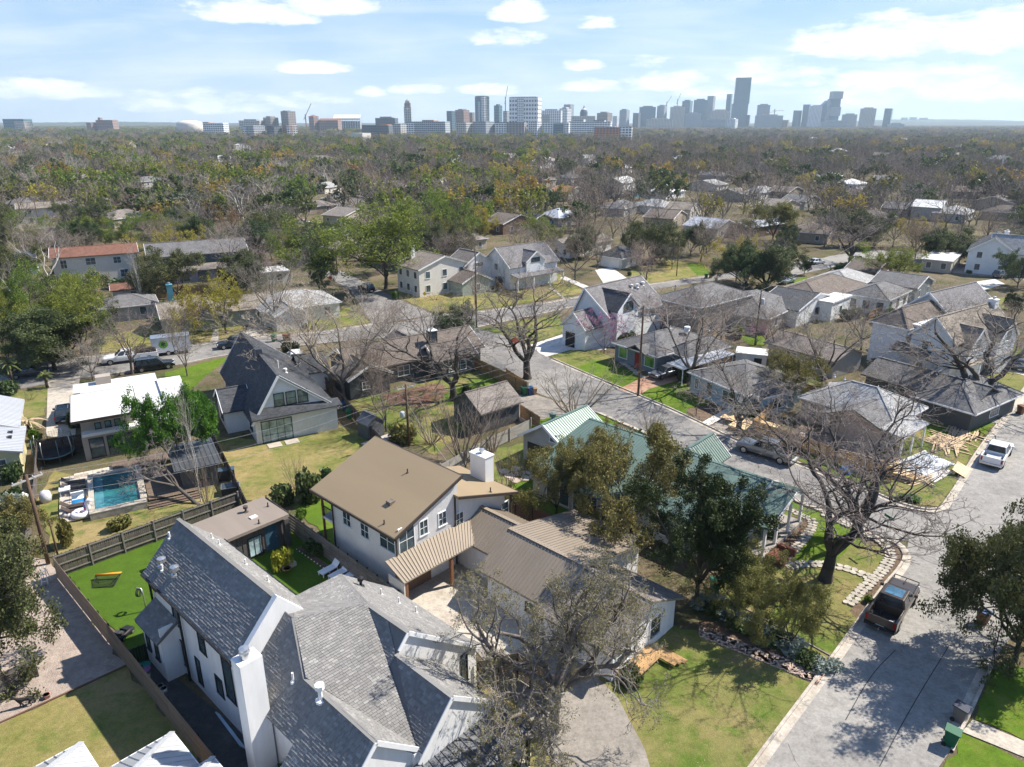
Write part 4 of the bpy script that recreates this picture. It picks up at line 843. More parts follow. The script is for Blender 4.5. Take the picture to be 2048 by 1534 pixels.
h.box(-18.5, -17.0, 48.6, 48.9, 0, .6, MATS['red_brick'], 'brick_wall'); h.box(-18.5, -17.0, 50.7, 51.0, 0, .6, MATS['red_brick'], 'brick_wall')
# ------------------------------------------------------------------ across the side street
h = House('hip_roof_house', 'pink beige one storey house with grey hipped roof behind the cedar deck', 'house', -50, (-31, 77), 'the grey hip-roofed house')
pinkw = mat('pale_brick', (0.50, 0.43, 0.37), .9, .08, 1.0, brick=(.22, .075)); h.hip(-37.6, -27.5, 74.8, 82.0, 2.8, 4.7, sh_pale, pinkw, .4); h.gable(-33.4, -27.6, 72.3, 76.5, 2.7, 3.9, 'v', sh_mid, pinkw, .4); h.facet([(-27.6, 71.9, 2.95), (-25.2, 71.9, 2.6), (-25.2, 78, 2.6), (-27.6, 78, 3.1)], sh_pale, .12, 'porch_roof')
for v in (72.2, 74.8, 77.6): h.box(-25.5, -25.35, v - .08, v + .08, 0, 2.5, trimw, 'post')
h.win('v-', 74.8, -36.2, 1.55, .8, 1.4); h.door('v-', 74.8, -34.6, .1, .9, 2.0, trimw); h.win('v-', 74.8, -34.2, 1.2, 1.3, 1.9, frame=trimw, nx=2, ny=1); h.win('u+', -27.6, 74.5, 1.4, 1.2, 1.3); h.win('u-', -37.6, 78, 1.4, 1.2, 1.3)
for u in (-36.5, -35.3, -33.2, -31.5): h.vent(u, 79.4, 4.4, .3, .06, white)
h = House('blue_house', 'small light blue house with grey hipped roof and white framed windows', 'house', -61, (-59, 64), 'the light blue house')
h.hip(-64.0, -54.9, 61.2, 70.5, 2.75, 4.3, sh_mid, skyblue, .4); h.hip(-56.5, -53.6, 62.5, 68, 2.7, 3.6, sh_mid, skyblue, .35)
h.win('v-', 61.2, -57.6, 1.45, 1.7, 1.4, nx=2); h.win('v-', 61.2, -60.7, 1.5, .6, 1.3, frame=mat('navy_shutter', (.03, .07, .12))); h.win('v-', 61.2, -62.9, 1.5, .6, 1.3); h.win('v-', 62.5, -54.4, 1.3, .9, 1.5); h.win('u+', -53.6, 65, 1.4, 1.6, 1.3, nx=2); h.door('v-', 61.2, -55.7, .1, .9, 2.0, trimw)
h = House('grey_ranch_house', 'low blue grey house with dark hipped roof and carport behind the utility pole', 'house', -53, (-63, 76), 'the low blue-grey house')
h.hip(-70.0, -62.2, 71.2, 83, 2.75, 4.4, sh_mid, bluegrey, .45); h.hip(-63.0, -59.6, 74.5, 83, 2.7, 3.9, sh_mid, bluegrey, .4); h.gable(-66.8, -63.6, 70.4, 73, 2.7, 3.5, 'v', sh_mid, None, .3, wall=False)
cf = [(-59.6, 70.2, 2.5), (-56.8, 70.2, 2.35), (-56.8, 81, 2.45), (-59.6, 81, 2.6)]; r = h.facet(cf, silver, .1, 'carport_roof'); 
for i in range(26): h.build(MB().bar(h.P(-59.6, 70.3 + i * .42, 2.54), h.P(-56.8, 70.3 + i * .42, 2.40), .08, .05), 'rib', silver, r)
for v in (70.4, 75.5, 80.6): h.box(-57.0, -56.9, v - .05, v + .05, 0, 2.35, trimw, 'post')
gg = glass('leaf_reflection', (.05, .11, .03)); h.win('v-', 71.2, -68.4, 1.5, 1.5, 1.4, g=gg, ny=1); h.win('v-', 71.2, -63.4, 1.5, 1.7, 1.4, g=gg, ny=1); h.door('v-', 71.2, -65.6, .1, 1.0, 2.1, mat('red_door', (.28, .03, .03), .5)); h.vent(-66, 78, 4.5, .4, .07, white); h.vent(-64.2, 79.5, 4.3, .2, .2, white, True, 'roof_vent')
h = House('white_farmhouse', 'white board and batten farmhouse with slate roof, dark dormer and garage wing', 'house', -46, (-69, 87), 'the white farmhouse')
h.gable(-72.3, -65.2, 83.5, 97, 4.6, 8.3, 'v', sh_purple, batten, .35, at=-70.3, rake=trimw); h.gable(-71.3, -66.8, 79.6, 84.0, 3.3, 5.4, 'v', sh_purple, batten, .3, rake=trimw)
h.gable(-69.5, -64.6, 84.3, 89.4, 5.7, 7.9, 'u', sh_dark, batten, .3, rake=trimw)
h.win('u+', -64.6, 86.9, 6.0, 2.2, 1.3, frame=black, ny=1, nx=3); h.win('u+', -65.2, 91.5, 4.2, .9, 1.3, frame=black); h.win('u+', -65.2, 94.5, 3.9, 2.2, 1.0, frame=black, nx=2); h.win('u+', -65.2, 88, 2.0, 1.4, 1.4, frame=black)
h.box(-70.6, -68.8, 79.5, 79.6, .05, 2.3, black, 'garage_shade_panel')  # solid black slab standing in for the shade inside the garage
for u, v in ((-68.8, 93), (-68.4, 94), (-68.8, 96)): h.vent(u, v, 7.2, .3, .14, white, True, 'roof_vent')
h = House('gabled_white_house', 'tall white two storey house with brown roofs, dormers and recessed porch roof', 'house', -56, (-47, 105), 'the tall white house')
h.hip(-53.5, -48.6, 97.6, 110, 5.9, 7.8, sh_brown, siding, .35); h.gable(-47.6, -42.0, 97.0, 112, 5.5, 8.2, 'v', sh_tan, siding, .35, rake=trimw); h.gable(-55, -48, 108, 121, 6, 8.8, 'v', sh_purple, siding, .35, rake=trimw)
h.walls(-49, -46.5, 99, 112, 0, 6.2, siding); h.facet([(-49.6, 95.6, 3.1), (-44.6, 95.6, 3.1), (-44.6, 99, 4.4), (-49.6, 99, 4.4)], sh_dark, .14, 'porch_roof'); h.walls(-49.0, -44.8, 96, 99, 0, 3.0, siding)
for u in (-48.4, -47.5, -46.7): h.win('v-', 99.0, u, 5.2, .7, .7, frame=trimw, ny=1)
h.win('v-', 97.0, -45.6, 4.2, .8, 1.4); h.win('v-', 96.0, -45.4, 1.6, .8, 1.4); h.gable(-43.6, -40.8, 98.5, 103, 5.0, 7.0, 'u', sh_tan, siding, .3, rake=trimw); h.gable(-43.6, -40.2, 105, 110, 5.0, 7.4, 'u', sh_tan, siding, .3, rake=trimw); h.win('u+', -40.8, 100.7, 5, 1.2, 1.3); h.win('u+', -40.2, 107.5, 5.2, 1.4, 1.3); h.win('u+', -42, 104, 1.6, 1.6, 1.5); h.chimney(-44.5, 111.5, 1, 1, 0, 8.8, white, True); h.vent(-51, 104, 7.2, .6, .06, black); h.vent(-50, 108, 7.4, .6, .06, black)
h.facet([(-42, 97, 3.1), (-40, 97, 2.7), (-40, 110, 2.7), (-42, 110, 3.1)], sh_tan, .12, 'porch_roof')
for v in (97.3, 101, 105, 109.7): h.box(-40.3, -40.1, v - .1, v + .1, 0, 2.7, trimw, 'porch_post')
h = House('long_grey_house', 'low dark walled house with long grey gable roof beside the tall white house', 'house', -56, (-37, 89), 'the long grey house')
h.gable(-46.0, -33.5, 84.5, 90.5, 2.6, 4.0, 'u', sh_mid, darkgrey, .5); h.hip(-38.5, -32.5, 82.5, 93, 2.6, 4.2, sh_mid, darkgrey, .6); h.win('u+', -32.5, 88, 1.4, 2, 1.4); h.win('v-', 84.5, -42, 1.4, 2, 1.2); h.vent(-36, 88.5, 4.0, .5, .06, black)
h = House('low_grey_house', 'low brown walled house with plain grey roof beside the white blossom tree', 'house', -56, (-54, 90), 'the low grey house'); h.gable(-62, -51.5, 86.2, 92.5, 2.5, 3.6, 'u', sh_warm, greywall, .5); h.win('v-', 86.2, -58, 1.4, 1.6, 1.2); h.win('v-', 86.2, -54, 1.4, 1.2, 1.2)
# ------------------------------------------------------------------ dark sided house left of the side street, its garage
h = House('dark_sided_house', 'rambling dark grey house with brown roof, white trim and boxed chimney', 'house', -55, (-82, 42), 'the dark-sided house')
h.gable(-89.5, -82, 33, 52, 2.7, 4.6, 'v', sh_brown, darkgrey, .45, rake=trimw); h.gable(-84, -79.2, 31.3, 36.6, 2.7, 4.0, 'u', sh_tan, darkgrey, .4, rake=trimw); h.gable(-84.5, -79.6, 43.8, 49.5, 2.7, 4.1, 'u' if False else 'v', sh_brown, darkgrey, .4, rake=trimw)
h.chimney(-83.5, 45.2, 1.1, 1.1, 0, 5.7, navy, True, trimw); h.win('u+', -79.2, 33.4, 1.5, .9, .9, nx=2); h.win('u+', -79.6, 46.8, 1.5, 2.6, 1.4, nx=3); h.win('u+', -82, 40, 1.4, 1.6, 1.3, nx=2); h.gable(-92, -88, 42, 46, 2.7, 3.9, 'u', sh_brown, darkgrey, .4)
h = House('detached_garage', 'detached garage with plain brown shingle gable roof beside the concrete drive', 'garage', -50, (-60.4, 47), 'the brown-roofed garage'); h.gable(-63, -57.8, 44.2, 49.6, 2.5, 4.0, 'v', sh_warm, darkgrey, .35, capm=sh_brown); h.garage('v+', 49.6, -60.4, .05, 4.2, 2.1, cream)
# ------------------------------------------------------------------ yellow house at the left edge
h = House('yellow_house', 'pale yellow house with grey ribbed metal roof and two skylights at the left edge', 'house', -60, (-84, -13), 'the pale yellow house')
h.gable(-93, -84.5, -16, -10, 2.7, 4.0, 'u', silver, yellowwall, .4, ribs=.4); rs = h.gable(-84.3, -78, -16, -9.5, 2.5, 3.5, 'u', silver, yellowwall, .4, ribs=.4); 
for u in (-82.6, -81.2): h.box(u - .35, u + .35, -10.9, -10.1, 2.85, 2.98, black, 'skylight')
h.win('u+', -78, -11.2, 1.4, 1.1, 1.1, frame=white); h.win('v+', -10, -89, 1.4, 1.2, 1.3)
# ================================================================== trees
def bark(name, c1, c2, sc=1.2): return mat(name, c1, 0.95, 0.2, sc, 0.7, 9, col2=c2, orand=0.3)
bk_grey = bark('bark_grey', (0.085, 0.072, 0.062), (0.15, 0.13, 0.115)); bk_brown = bark('bark_brown', (0.075, 0.055, 0.045), (0.13, 0.10, 0.085)); bk_dark = bark('bark_dark', (0.045, 0.038, 0.032), (0.09, 0.078, 0.066))
bk_white = bark('bark_white', (0.42, 0.39, 0.35), (0.60, 0.57, 0.53), .6); bk_oak = bark('bark_oak', (0.10, 0.085, 0.072), (0.23, 0.205, 0.18), 1.6); bk_tan = bark('bark_tan', (0.20, 0.155, 0.115), (0.29, 0.235, 0.18))
twig_grey = mat('twig_grey', (0.235, 0.20, 0.175), .95, .25, .4, orand=.45); twig_brown = mat('twig_brown', (0.25, 0.20, 0.16), .95, .25, .4, orand=.45); twig_pale = mat('twig_pale', (0.33, 0.30, 0.265), .95, .2, .5)
LF = dict(oak=leafmat('leaf_live_oak', (0.095, 0.115, 0.042), .5), dark=leafmat('leaf_dark', (0.07, 0.10, 0.034), .5), spring=leafmat('leaf_spring', (0.17, 0.21, 0.036), trans=.4), lime=leafmat('leaf_lime', (0.085, 0.17, 0.022), trans=.4),
          olive=leafmat('leaf_olive', (0.19, 0.185, 0.055), trans=.3), gold=leafmat('leaf_gold', (0.32, 0.255, 0.04), trans=.35), cedar=leafmat('leaf_cedar', (0.038, 0.062, 0.018), .4, .15, .15), pink=leafmat('blossom_pink', (0.46, 0.20, 0.36), .25, .2, .3),
          white=leafmat('blossom_white', (0.62, 0.58, 0.46), .15, .1, .3), bud=leafmat('leaf_bud', (0.19, 0.175, 0.062), .3, .2, .3), rust=leafmat('leaf_rust', (0.20, 0.11, 0.045)), shrub=leafmat('leaf_shrub', (0.06, 0.09, 0.03)), sage=leafmat('leaf_sage', (0.22, 0.26, 0.22)), palm=leafmat('leaf_palm', (0.10, 0.12, 0.035)), straw=leafmat('leaf_straw', (0.42, 0.34, 0.22)), lemon=leafmat('leaf_lemon', (0.22, 0.26, 0.03)))
def vrand(r): 
    while True:
        v = Vector((r.uniform(-1, 1), r.uniform(-1, 1), r.uniform(-1, 1)))
        if .05 < v.length < 1: return v.normalized()
class Tree:
    """skeleton of limbs grown by recursion; trunk mesh, twig mesh and leaf mesh"""
    def __init__(s, seed, H=10.0, limbs=4, trunk=.22, spread=.9, levels=(5, 6, 5), twist=.16, up=.06, rad=.22, stems=1, lfrac=(.62, .55, .5, .45), minr=.011, ang=(35, 65), lean=(0, 0), drop=0.0):
        s.r = random.Random(seed); r = s.r; s.br = []; s.tips = []; s.levels = levels; s.twist = twist; s.up = up; s.lf = lfrac; s.minr = minr; s.ang = ang; s.drop = drop
        for st in range(stems):
            if stems == 1:
                d = Vector((lean[0], lean[1], 1)).normalized(); p = Vector((0, 0, -.15)); pts = [p]; n = 4; L = H * trunk
                for i in range(n): d = (d + vrand(r) * .05).normalized(); p = p + d * (L / n); pts.append(p.copy())
                s.br.append((pts, [rad * (1.25 if i == 0 else 1 - .22 * i / n) for i in range(n + 1)], 0))
                for k in range(limbs):
                    a = 2 * math.pi * (k + r.uniform(-.3, .3)) / limbs; tilt = R(r.uniform(18, 52)) * spread if k else R(8)
                    dd = Vector((math.sin(tilt) * math.cos(a), math.sin(tilt) * math.sin(a), math.cos(tilt))) + Vector((lean[0], lean[1], 0)) * .6
                    s.grow(p, dd.normalized(), H * (1 - trunk) * r.uniform(.72, 1.0) / max(.6, math.cos(tilt)) ** .4, rad * r.uniform(.5, .68), 1)
            else:
                a = 2 * math.pi * (st + r.uniform(-.3, .3)) / stems; tilt = R(r.uniform(6, 26)) * spread; q = Vector((math.cos(a), math.sin(a), 0)) * rad * r.uniform(.4, 1.8) * 2
                dd = Vector((math.sin(tilt) * math.cos(a), math.sin(tilt) * math.sin(a), math.cos(tilt)))
                s.grow(Vector((q.x, q.y, -.1)), dd, H * r.uniform(.8, 1.02), rad * r.uniform(.55, .9), 1)
    def grow(s, p, d, L, r0, lev):
        r = s.r; n = max(2 if lev > len(s.levels) else 3, min(9, int(L / (.55 if lev > 1 else .8)))); pts = [p.copy()]; rs = [r0]; tw = s.twist * (1 + .35 * lev)
        end = .42 if lev <= len(s.levels) else .3; kids = []
        for i in range(n):
            d = (d + vrand(r) * tw + Vector((0, 0, s.up - s.drop * lev * .3))).normalized(); p = p + d * (L / n); pts.append(p.copy()); rs.append(max(s.minr * .8, r0 * (1 - (1 - end) * (i + 1) / n)))
            if i >= (1 if lev == 1 else 0): kids.append((p.copy(), d.copy(), (i + 1) / n, rs[-1]))
        s.br.append((pts, rs, lev))
        if lev > len(s.levels): s.tips.append((p.copy(), d.copy(), L)); s.tips.append((pts[len(pts) // 2].copy(), d.copy(), L)); return
        cnt = s.levels[lev - 1]
        for k in range(cnt):
            kp, kd, f, kr = kids[-1] if k < 2 else r.choice(kids)
            ax = kd.cross(vrand(r))
            if ax.length < .05: continue
            dd = (Matrix.Rotation(R(r.uniform(*s.ang)) * (.6 if k < 2 else 1), 3, ax.normalized()) @ kd).normalized()
            s.grow(kp, dd, L * s.lf[min(lev - 1, 3)] * r.uniform(.7, 1.2) * (1.1 - .35 * f), max(s.minr, kr * r.uniform(.55, .8)), lev + 1)
    def meshes(s, name, bk, tw, split=1, leaf=None, per=0, size=.16, ball=.45, flat=0.0, ctwig=True, sides=(7, 5, 3, 3, 3, 3), seed=1):
        T, K = MB(), MB()
        for pts, rs, lev in s.br: (T if lev <= split else K).tube(pts, rs, sides[min(lev, 5)], cap=False)
        s.trunk = T.mesh(name + '_trunk', bk, True, False); s.twig = K.mesh(name + '_crown', tw, True, False) if K.f else None
        s.leaf = None
        if leaf and per:
            r = random.Random(seed); v = []; f = []
            for p, d, L in s.tips:
                for _ in range(per):
                    c = p + vrand(r) * ball * r.random() ** .4; a = vrand(r); b = a.cross(vrand(r)).normalized(); q = size * r.uniform(.6, 1.3); a = a * q; b = b * q * .55; n = len(v)
                    v += [tuple(c - a), tuple(c + b), tuple(c + a), tuple(c - b)]; f.append((n, n + 1, n + 2, n + 3))
            me = bpy.data.meshes.new(name + '_foliage'); me.from_pydata(v, [], f); me.materials.append(leaf); me.update(); s.leaf = me
        z = [q for pts, rs, l in s.br for q in pts]; s.H = max(q.z for q in z); xs = sorted(abs(q.x) for q in z) ; ys = sorted(abs(q.y) for q in z); s.Wd = 2 * (xs[int(len(xs) * .97)] + ys[int(len(ys) * .97)]) / 2
        s.br = None; return s
LIB = {}
def lib(k, t): LIB.setdefault(k, []).append(t)
for i in range(6):    # bare winter trees
    lib('bare', Tree(100 + i, 10, 4 + i % 3, .2 + .04 * (i % 2), .9 + .12 * (i % 3), (7, 7, 6, 3), .17, .07, .2, minr=.011).meshes('bare%d' % i, bk_grey if i % 3 else bk_brown, twig_grey if i % 2 else twig_brown))
for i in range(2):    # bare, few twigs, strong limbs
    lib('limb', Tree(140 + i, 11, 4, .22, 1.15, (7, 6, 6, 4), .2, .05, .36, minr=.011).meshes('limb%d' % i, bk_dark, twig_grey, 2))
for i in range(2): lib('sycamore', Tree(160 + i, 12, 4, .25, .7, (5, 5, 3), .16, .08, .2, minr=.014).meshes('syc%d' % i, bk_white, twig_pale))
for i in range(2): lib('myrtle', Tree(170 + i, 5, stems=14, spread=1.3, levels=(5, 5), twist=.07, up=.05, rad=.06, minr=.008, ang=(14, 34), lfrac=(.5, .5, .5, .5)).meshes('myrtle%d' % i, bk_tan, twig_brown))
for i in range(3): lib('oak', Tree(180 + i, 8, 5 if i else 8, .18, 1.25, (7, 7, 5) if i else (8, 8, 5), .2, .05, .25, minr=.02).meshes('oak%d' % i, bk_dark, bk_dark, 1, LF['oak'] if i != 1 else LF['dark'], 16, .115, .55, seed=i))
for i in range(3): lib('spring', Tree(190 + i, 10, 5, .2, 1.15, (7, 6, 5), .18, .03, .24, minr=.014).meshes('spring%d' % i, bk_dark, bk_dark, 1, LF['spring'], 9, .13, .6, seed=i))
for i in range(2): lib('lime', Tree(200 + i, 6, 5, .2, 1.1, (7, 7, 4), .18, .02, .16, minr=.014).meshes('lime%d' % i, bk_dark, bk_dark, 1, LF['lime'], 14, .13, .5, seed=i))
for i in range(3): lib('olive', Tree(210 + i, 6, 5, .2, 1.1, (7, 7, 4), .18, .03, .15, minr=.012).meshes('olive%d' % i, bk_dark, bk_dark, 1, LF['olive'], 16, .09, .45, seed=i))
for i in range(2): lib('gold', Tree(220 + i, 9, 5, .2, 1.0, (6, 6, 4), .17, .05, .2, minr=.014).meshes('gold%d' % i, bk_grey, twig_brown, 1, LF['gold'], 8, .13, .5, seed=i))
lib('rust', Tree(226, 8, 5, .2, 1.0, (6, 6, 4), .17, .05, .2, minr=.014).meshes('rust', bk_grey, twig_brown, 1, LF['rust'], 3, .15, .5))
lib('cedar', Tree(230, 10, 7, .22, .85, (10, 7, 5), .13, .05, .26, minr=.012, lfrac=(.42, .5, .45, .4)).meshes('cedar', bk_brown, bk_dark, 1, LF['cedar'], 14, .1, .4))
for i in range(2): lib('redbud', Tree(240 + i, 4.5, 5, .2, 1.2, (6, 5, 3), .18, .04, .09, minr=.009).meshes('redbud%d' % i, bk_dark, bk_brown, 1, LF['pink'], 3, .075, .14, seed=i))
lib('pear', Tree(250, 4.5, 5, .2, .9, (6, 6, 3), .16, .06, .09, minr=.009).meshes('pear', bk_grey, twig_grey, 1, LF['white'], 5, .09, .2))
lib('budding', Tree(255, 6, 4, .25, 1.1, (5, 5, 4), .2, .05, .13, minr=.010).meshes('budding', bk_grey, twig_grey, 1, LF['bud'], 1, .09, .2))
# generic leafy bushes: leaf balls on short stems
def bush(key, leaf, seed, n=900, a=.13, sx=1.0, sz=.9, bk=bk_dark):
    r = random.Random(seed); v = []; f = []; lob = [(Vector((r.uniform(-.5, .5) * sx, r.uniform(-.5, .5) * sx, sz * r.uniform(.35, .62))), r.uniform(.35, .55)) for _ in range(7)]
    for _ in range(n):
        c0, rr = r.choice(lob); c = c0 + vrand(r) * rr * r.random() ** .3; c.z = abs(c.z); p = vrand(r) * a * r.uniform(.6, 1.3); q = p.cross(vrand(r)).normalized() * p.length * .6; k = len(v)
        v += [tuple(c - p), tuple(c + q), tuple(c + p), tuple(c - q)]; f.append((k, k + 1, k + 2, k + 3))
    me = bpy.data.meshes.new(key); me.from_pydata(v, [], f); me.materials.append(leaf); me.update()
    st = MB()
    for _ in range(6): d = vrand(r); st.tube([(0, 0, -.05), (d.x * .2, d.y * .2, sz * .3), (d.x * .45, d.y * .45, sz * .7)], [.03, .022, .01], 4, False)
    class B_: pass
    b = B_(); b.trunk = st.mesh(key + '_stem', bk, True, False); b.twig = None; b.leaf = me; b.H = 1.15 * sz; b.Wd = 1.7 * sx; lib(key, b)
for i in range(2): bush('shrub', LF['shrub'], 300 + i)
bush('sagebush', LF['sage'], 303); bush('lime_shrub', LF['lime'], 304); bush('olive_shrub', LF['olive'], 305); bush('lemon', LF['lemon'], 306, 420, .12); bush('dark_shrub', LF['dark'], 307, 1200)
lib('lean', Tree(270, 6, 4, .42, .8, (6, 6, 4, 3), .2, .01, .2, minr=.01, lean=(1.5, 0)).meshes('lean', bk_grey, twig_grey)); lib('twiggy', Tree(260, 2.2, stems=9, spread=2.0, levels=(5, 4), twist=.2, up=.04, rad=.035, minr=.006, ang=(20, 45)).meshes('twiggy', bk_brown, twig_brown))
CATN = dict(lean='leaning_tree', bare='bare_tree', limb='bare_tree', sycamore='white_barked_tree', myrtle='crape_myrtle', oak='live_oak', spring='spring_tree', lime='green_tree', olive='olive_tree', gold='yellow_tree', rust='rust_tree', cedar='cedar_tree', redbud='redbud_tree', pear='blossom_tree', budding='budding_tree', shrub='shrub', sagebush='sage_shrub', lime_shrub='green_shrub', olive_shrub='olive_shrub', lemon='citrus_shrub', dark_shrub='dark_shrub', twiggy='twiggy_shrub')
CATN.update(olive='evergreen_tree')
TREES = []; rt = random.Random(77)
def tree(kind, p, H, label, cat='tree', group=None, W_=None, var=None, rz=None, name=None):
    t = LIB[kind][var if var is not None else rt.randrange(len(LIB[kind]))]
    o = thing(name or CATN[kind], label, cat, (p.x, p.y, 0), rz if rz is not None else rt.uniform(0, 360), group)
    sz = H / t.H; sx = (W_ / t.Wd) if W_ else sz * rt.uniform(.92, 1.12); o.scale = (sx, sx, sz)
    link('trunk' if 'shrub' not in kind and kind not in ('lemon',) else 'stem', t.trunk, o)
    if t.twig: link('branches' if t.leaf else 'crown', t.twig, o, kind=None)
    if t.leaf: link('crown' if 'shrub' not in kind else 'foliage', t.leaf, o)
    TREES.append(o); return o
def ptree(kind, bx, by, ty, wpx, label, **k):
    """tree whose foot, top row and crown width show at these photo pixels"""
    p = G(bx, by); H = height_at(p, ty); depth = p.y * math.cos(PITCH) + CAM_H * math.sin(PITCH)
    # the crown stands above its foot: nearer rows look wider
    Wd = wpx / FPX * (depth - H * .5 * math.sin(PITCH)) if wpx else None
    return tree(kind, p, max(H, .5), label, W_=Wd, **k)
# ---- the spreading oak in the foreground
ok = Tree(7, 9.2, 9, .32, 1.9, (8, 7, 7, 4), .30, .03, .36, minr=.010, lfrac=(.50, .55, .52, .5), ang=(30, 75)).meshes('spreading_oak', bk_oak, mat('oak_twig', (0.27, 0.24, 0.205), .95, .3, 1.0), 2, LF['bud'], 1, .055, .16, sides=(12, 9, 6, 4, 3, 3))
LIB['hero'] = [ok]; CATN['hero'] = 'spreading_oak'
ptree('hero', 1108, 1462, 1065, 430, 'huge spreading oak with pale twisted limbs and sparse new leaves over the driveway', rz=70)
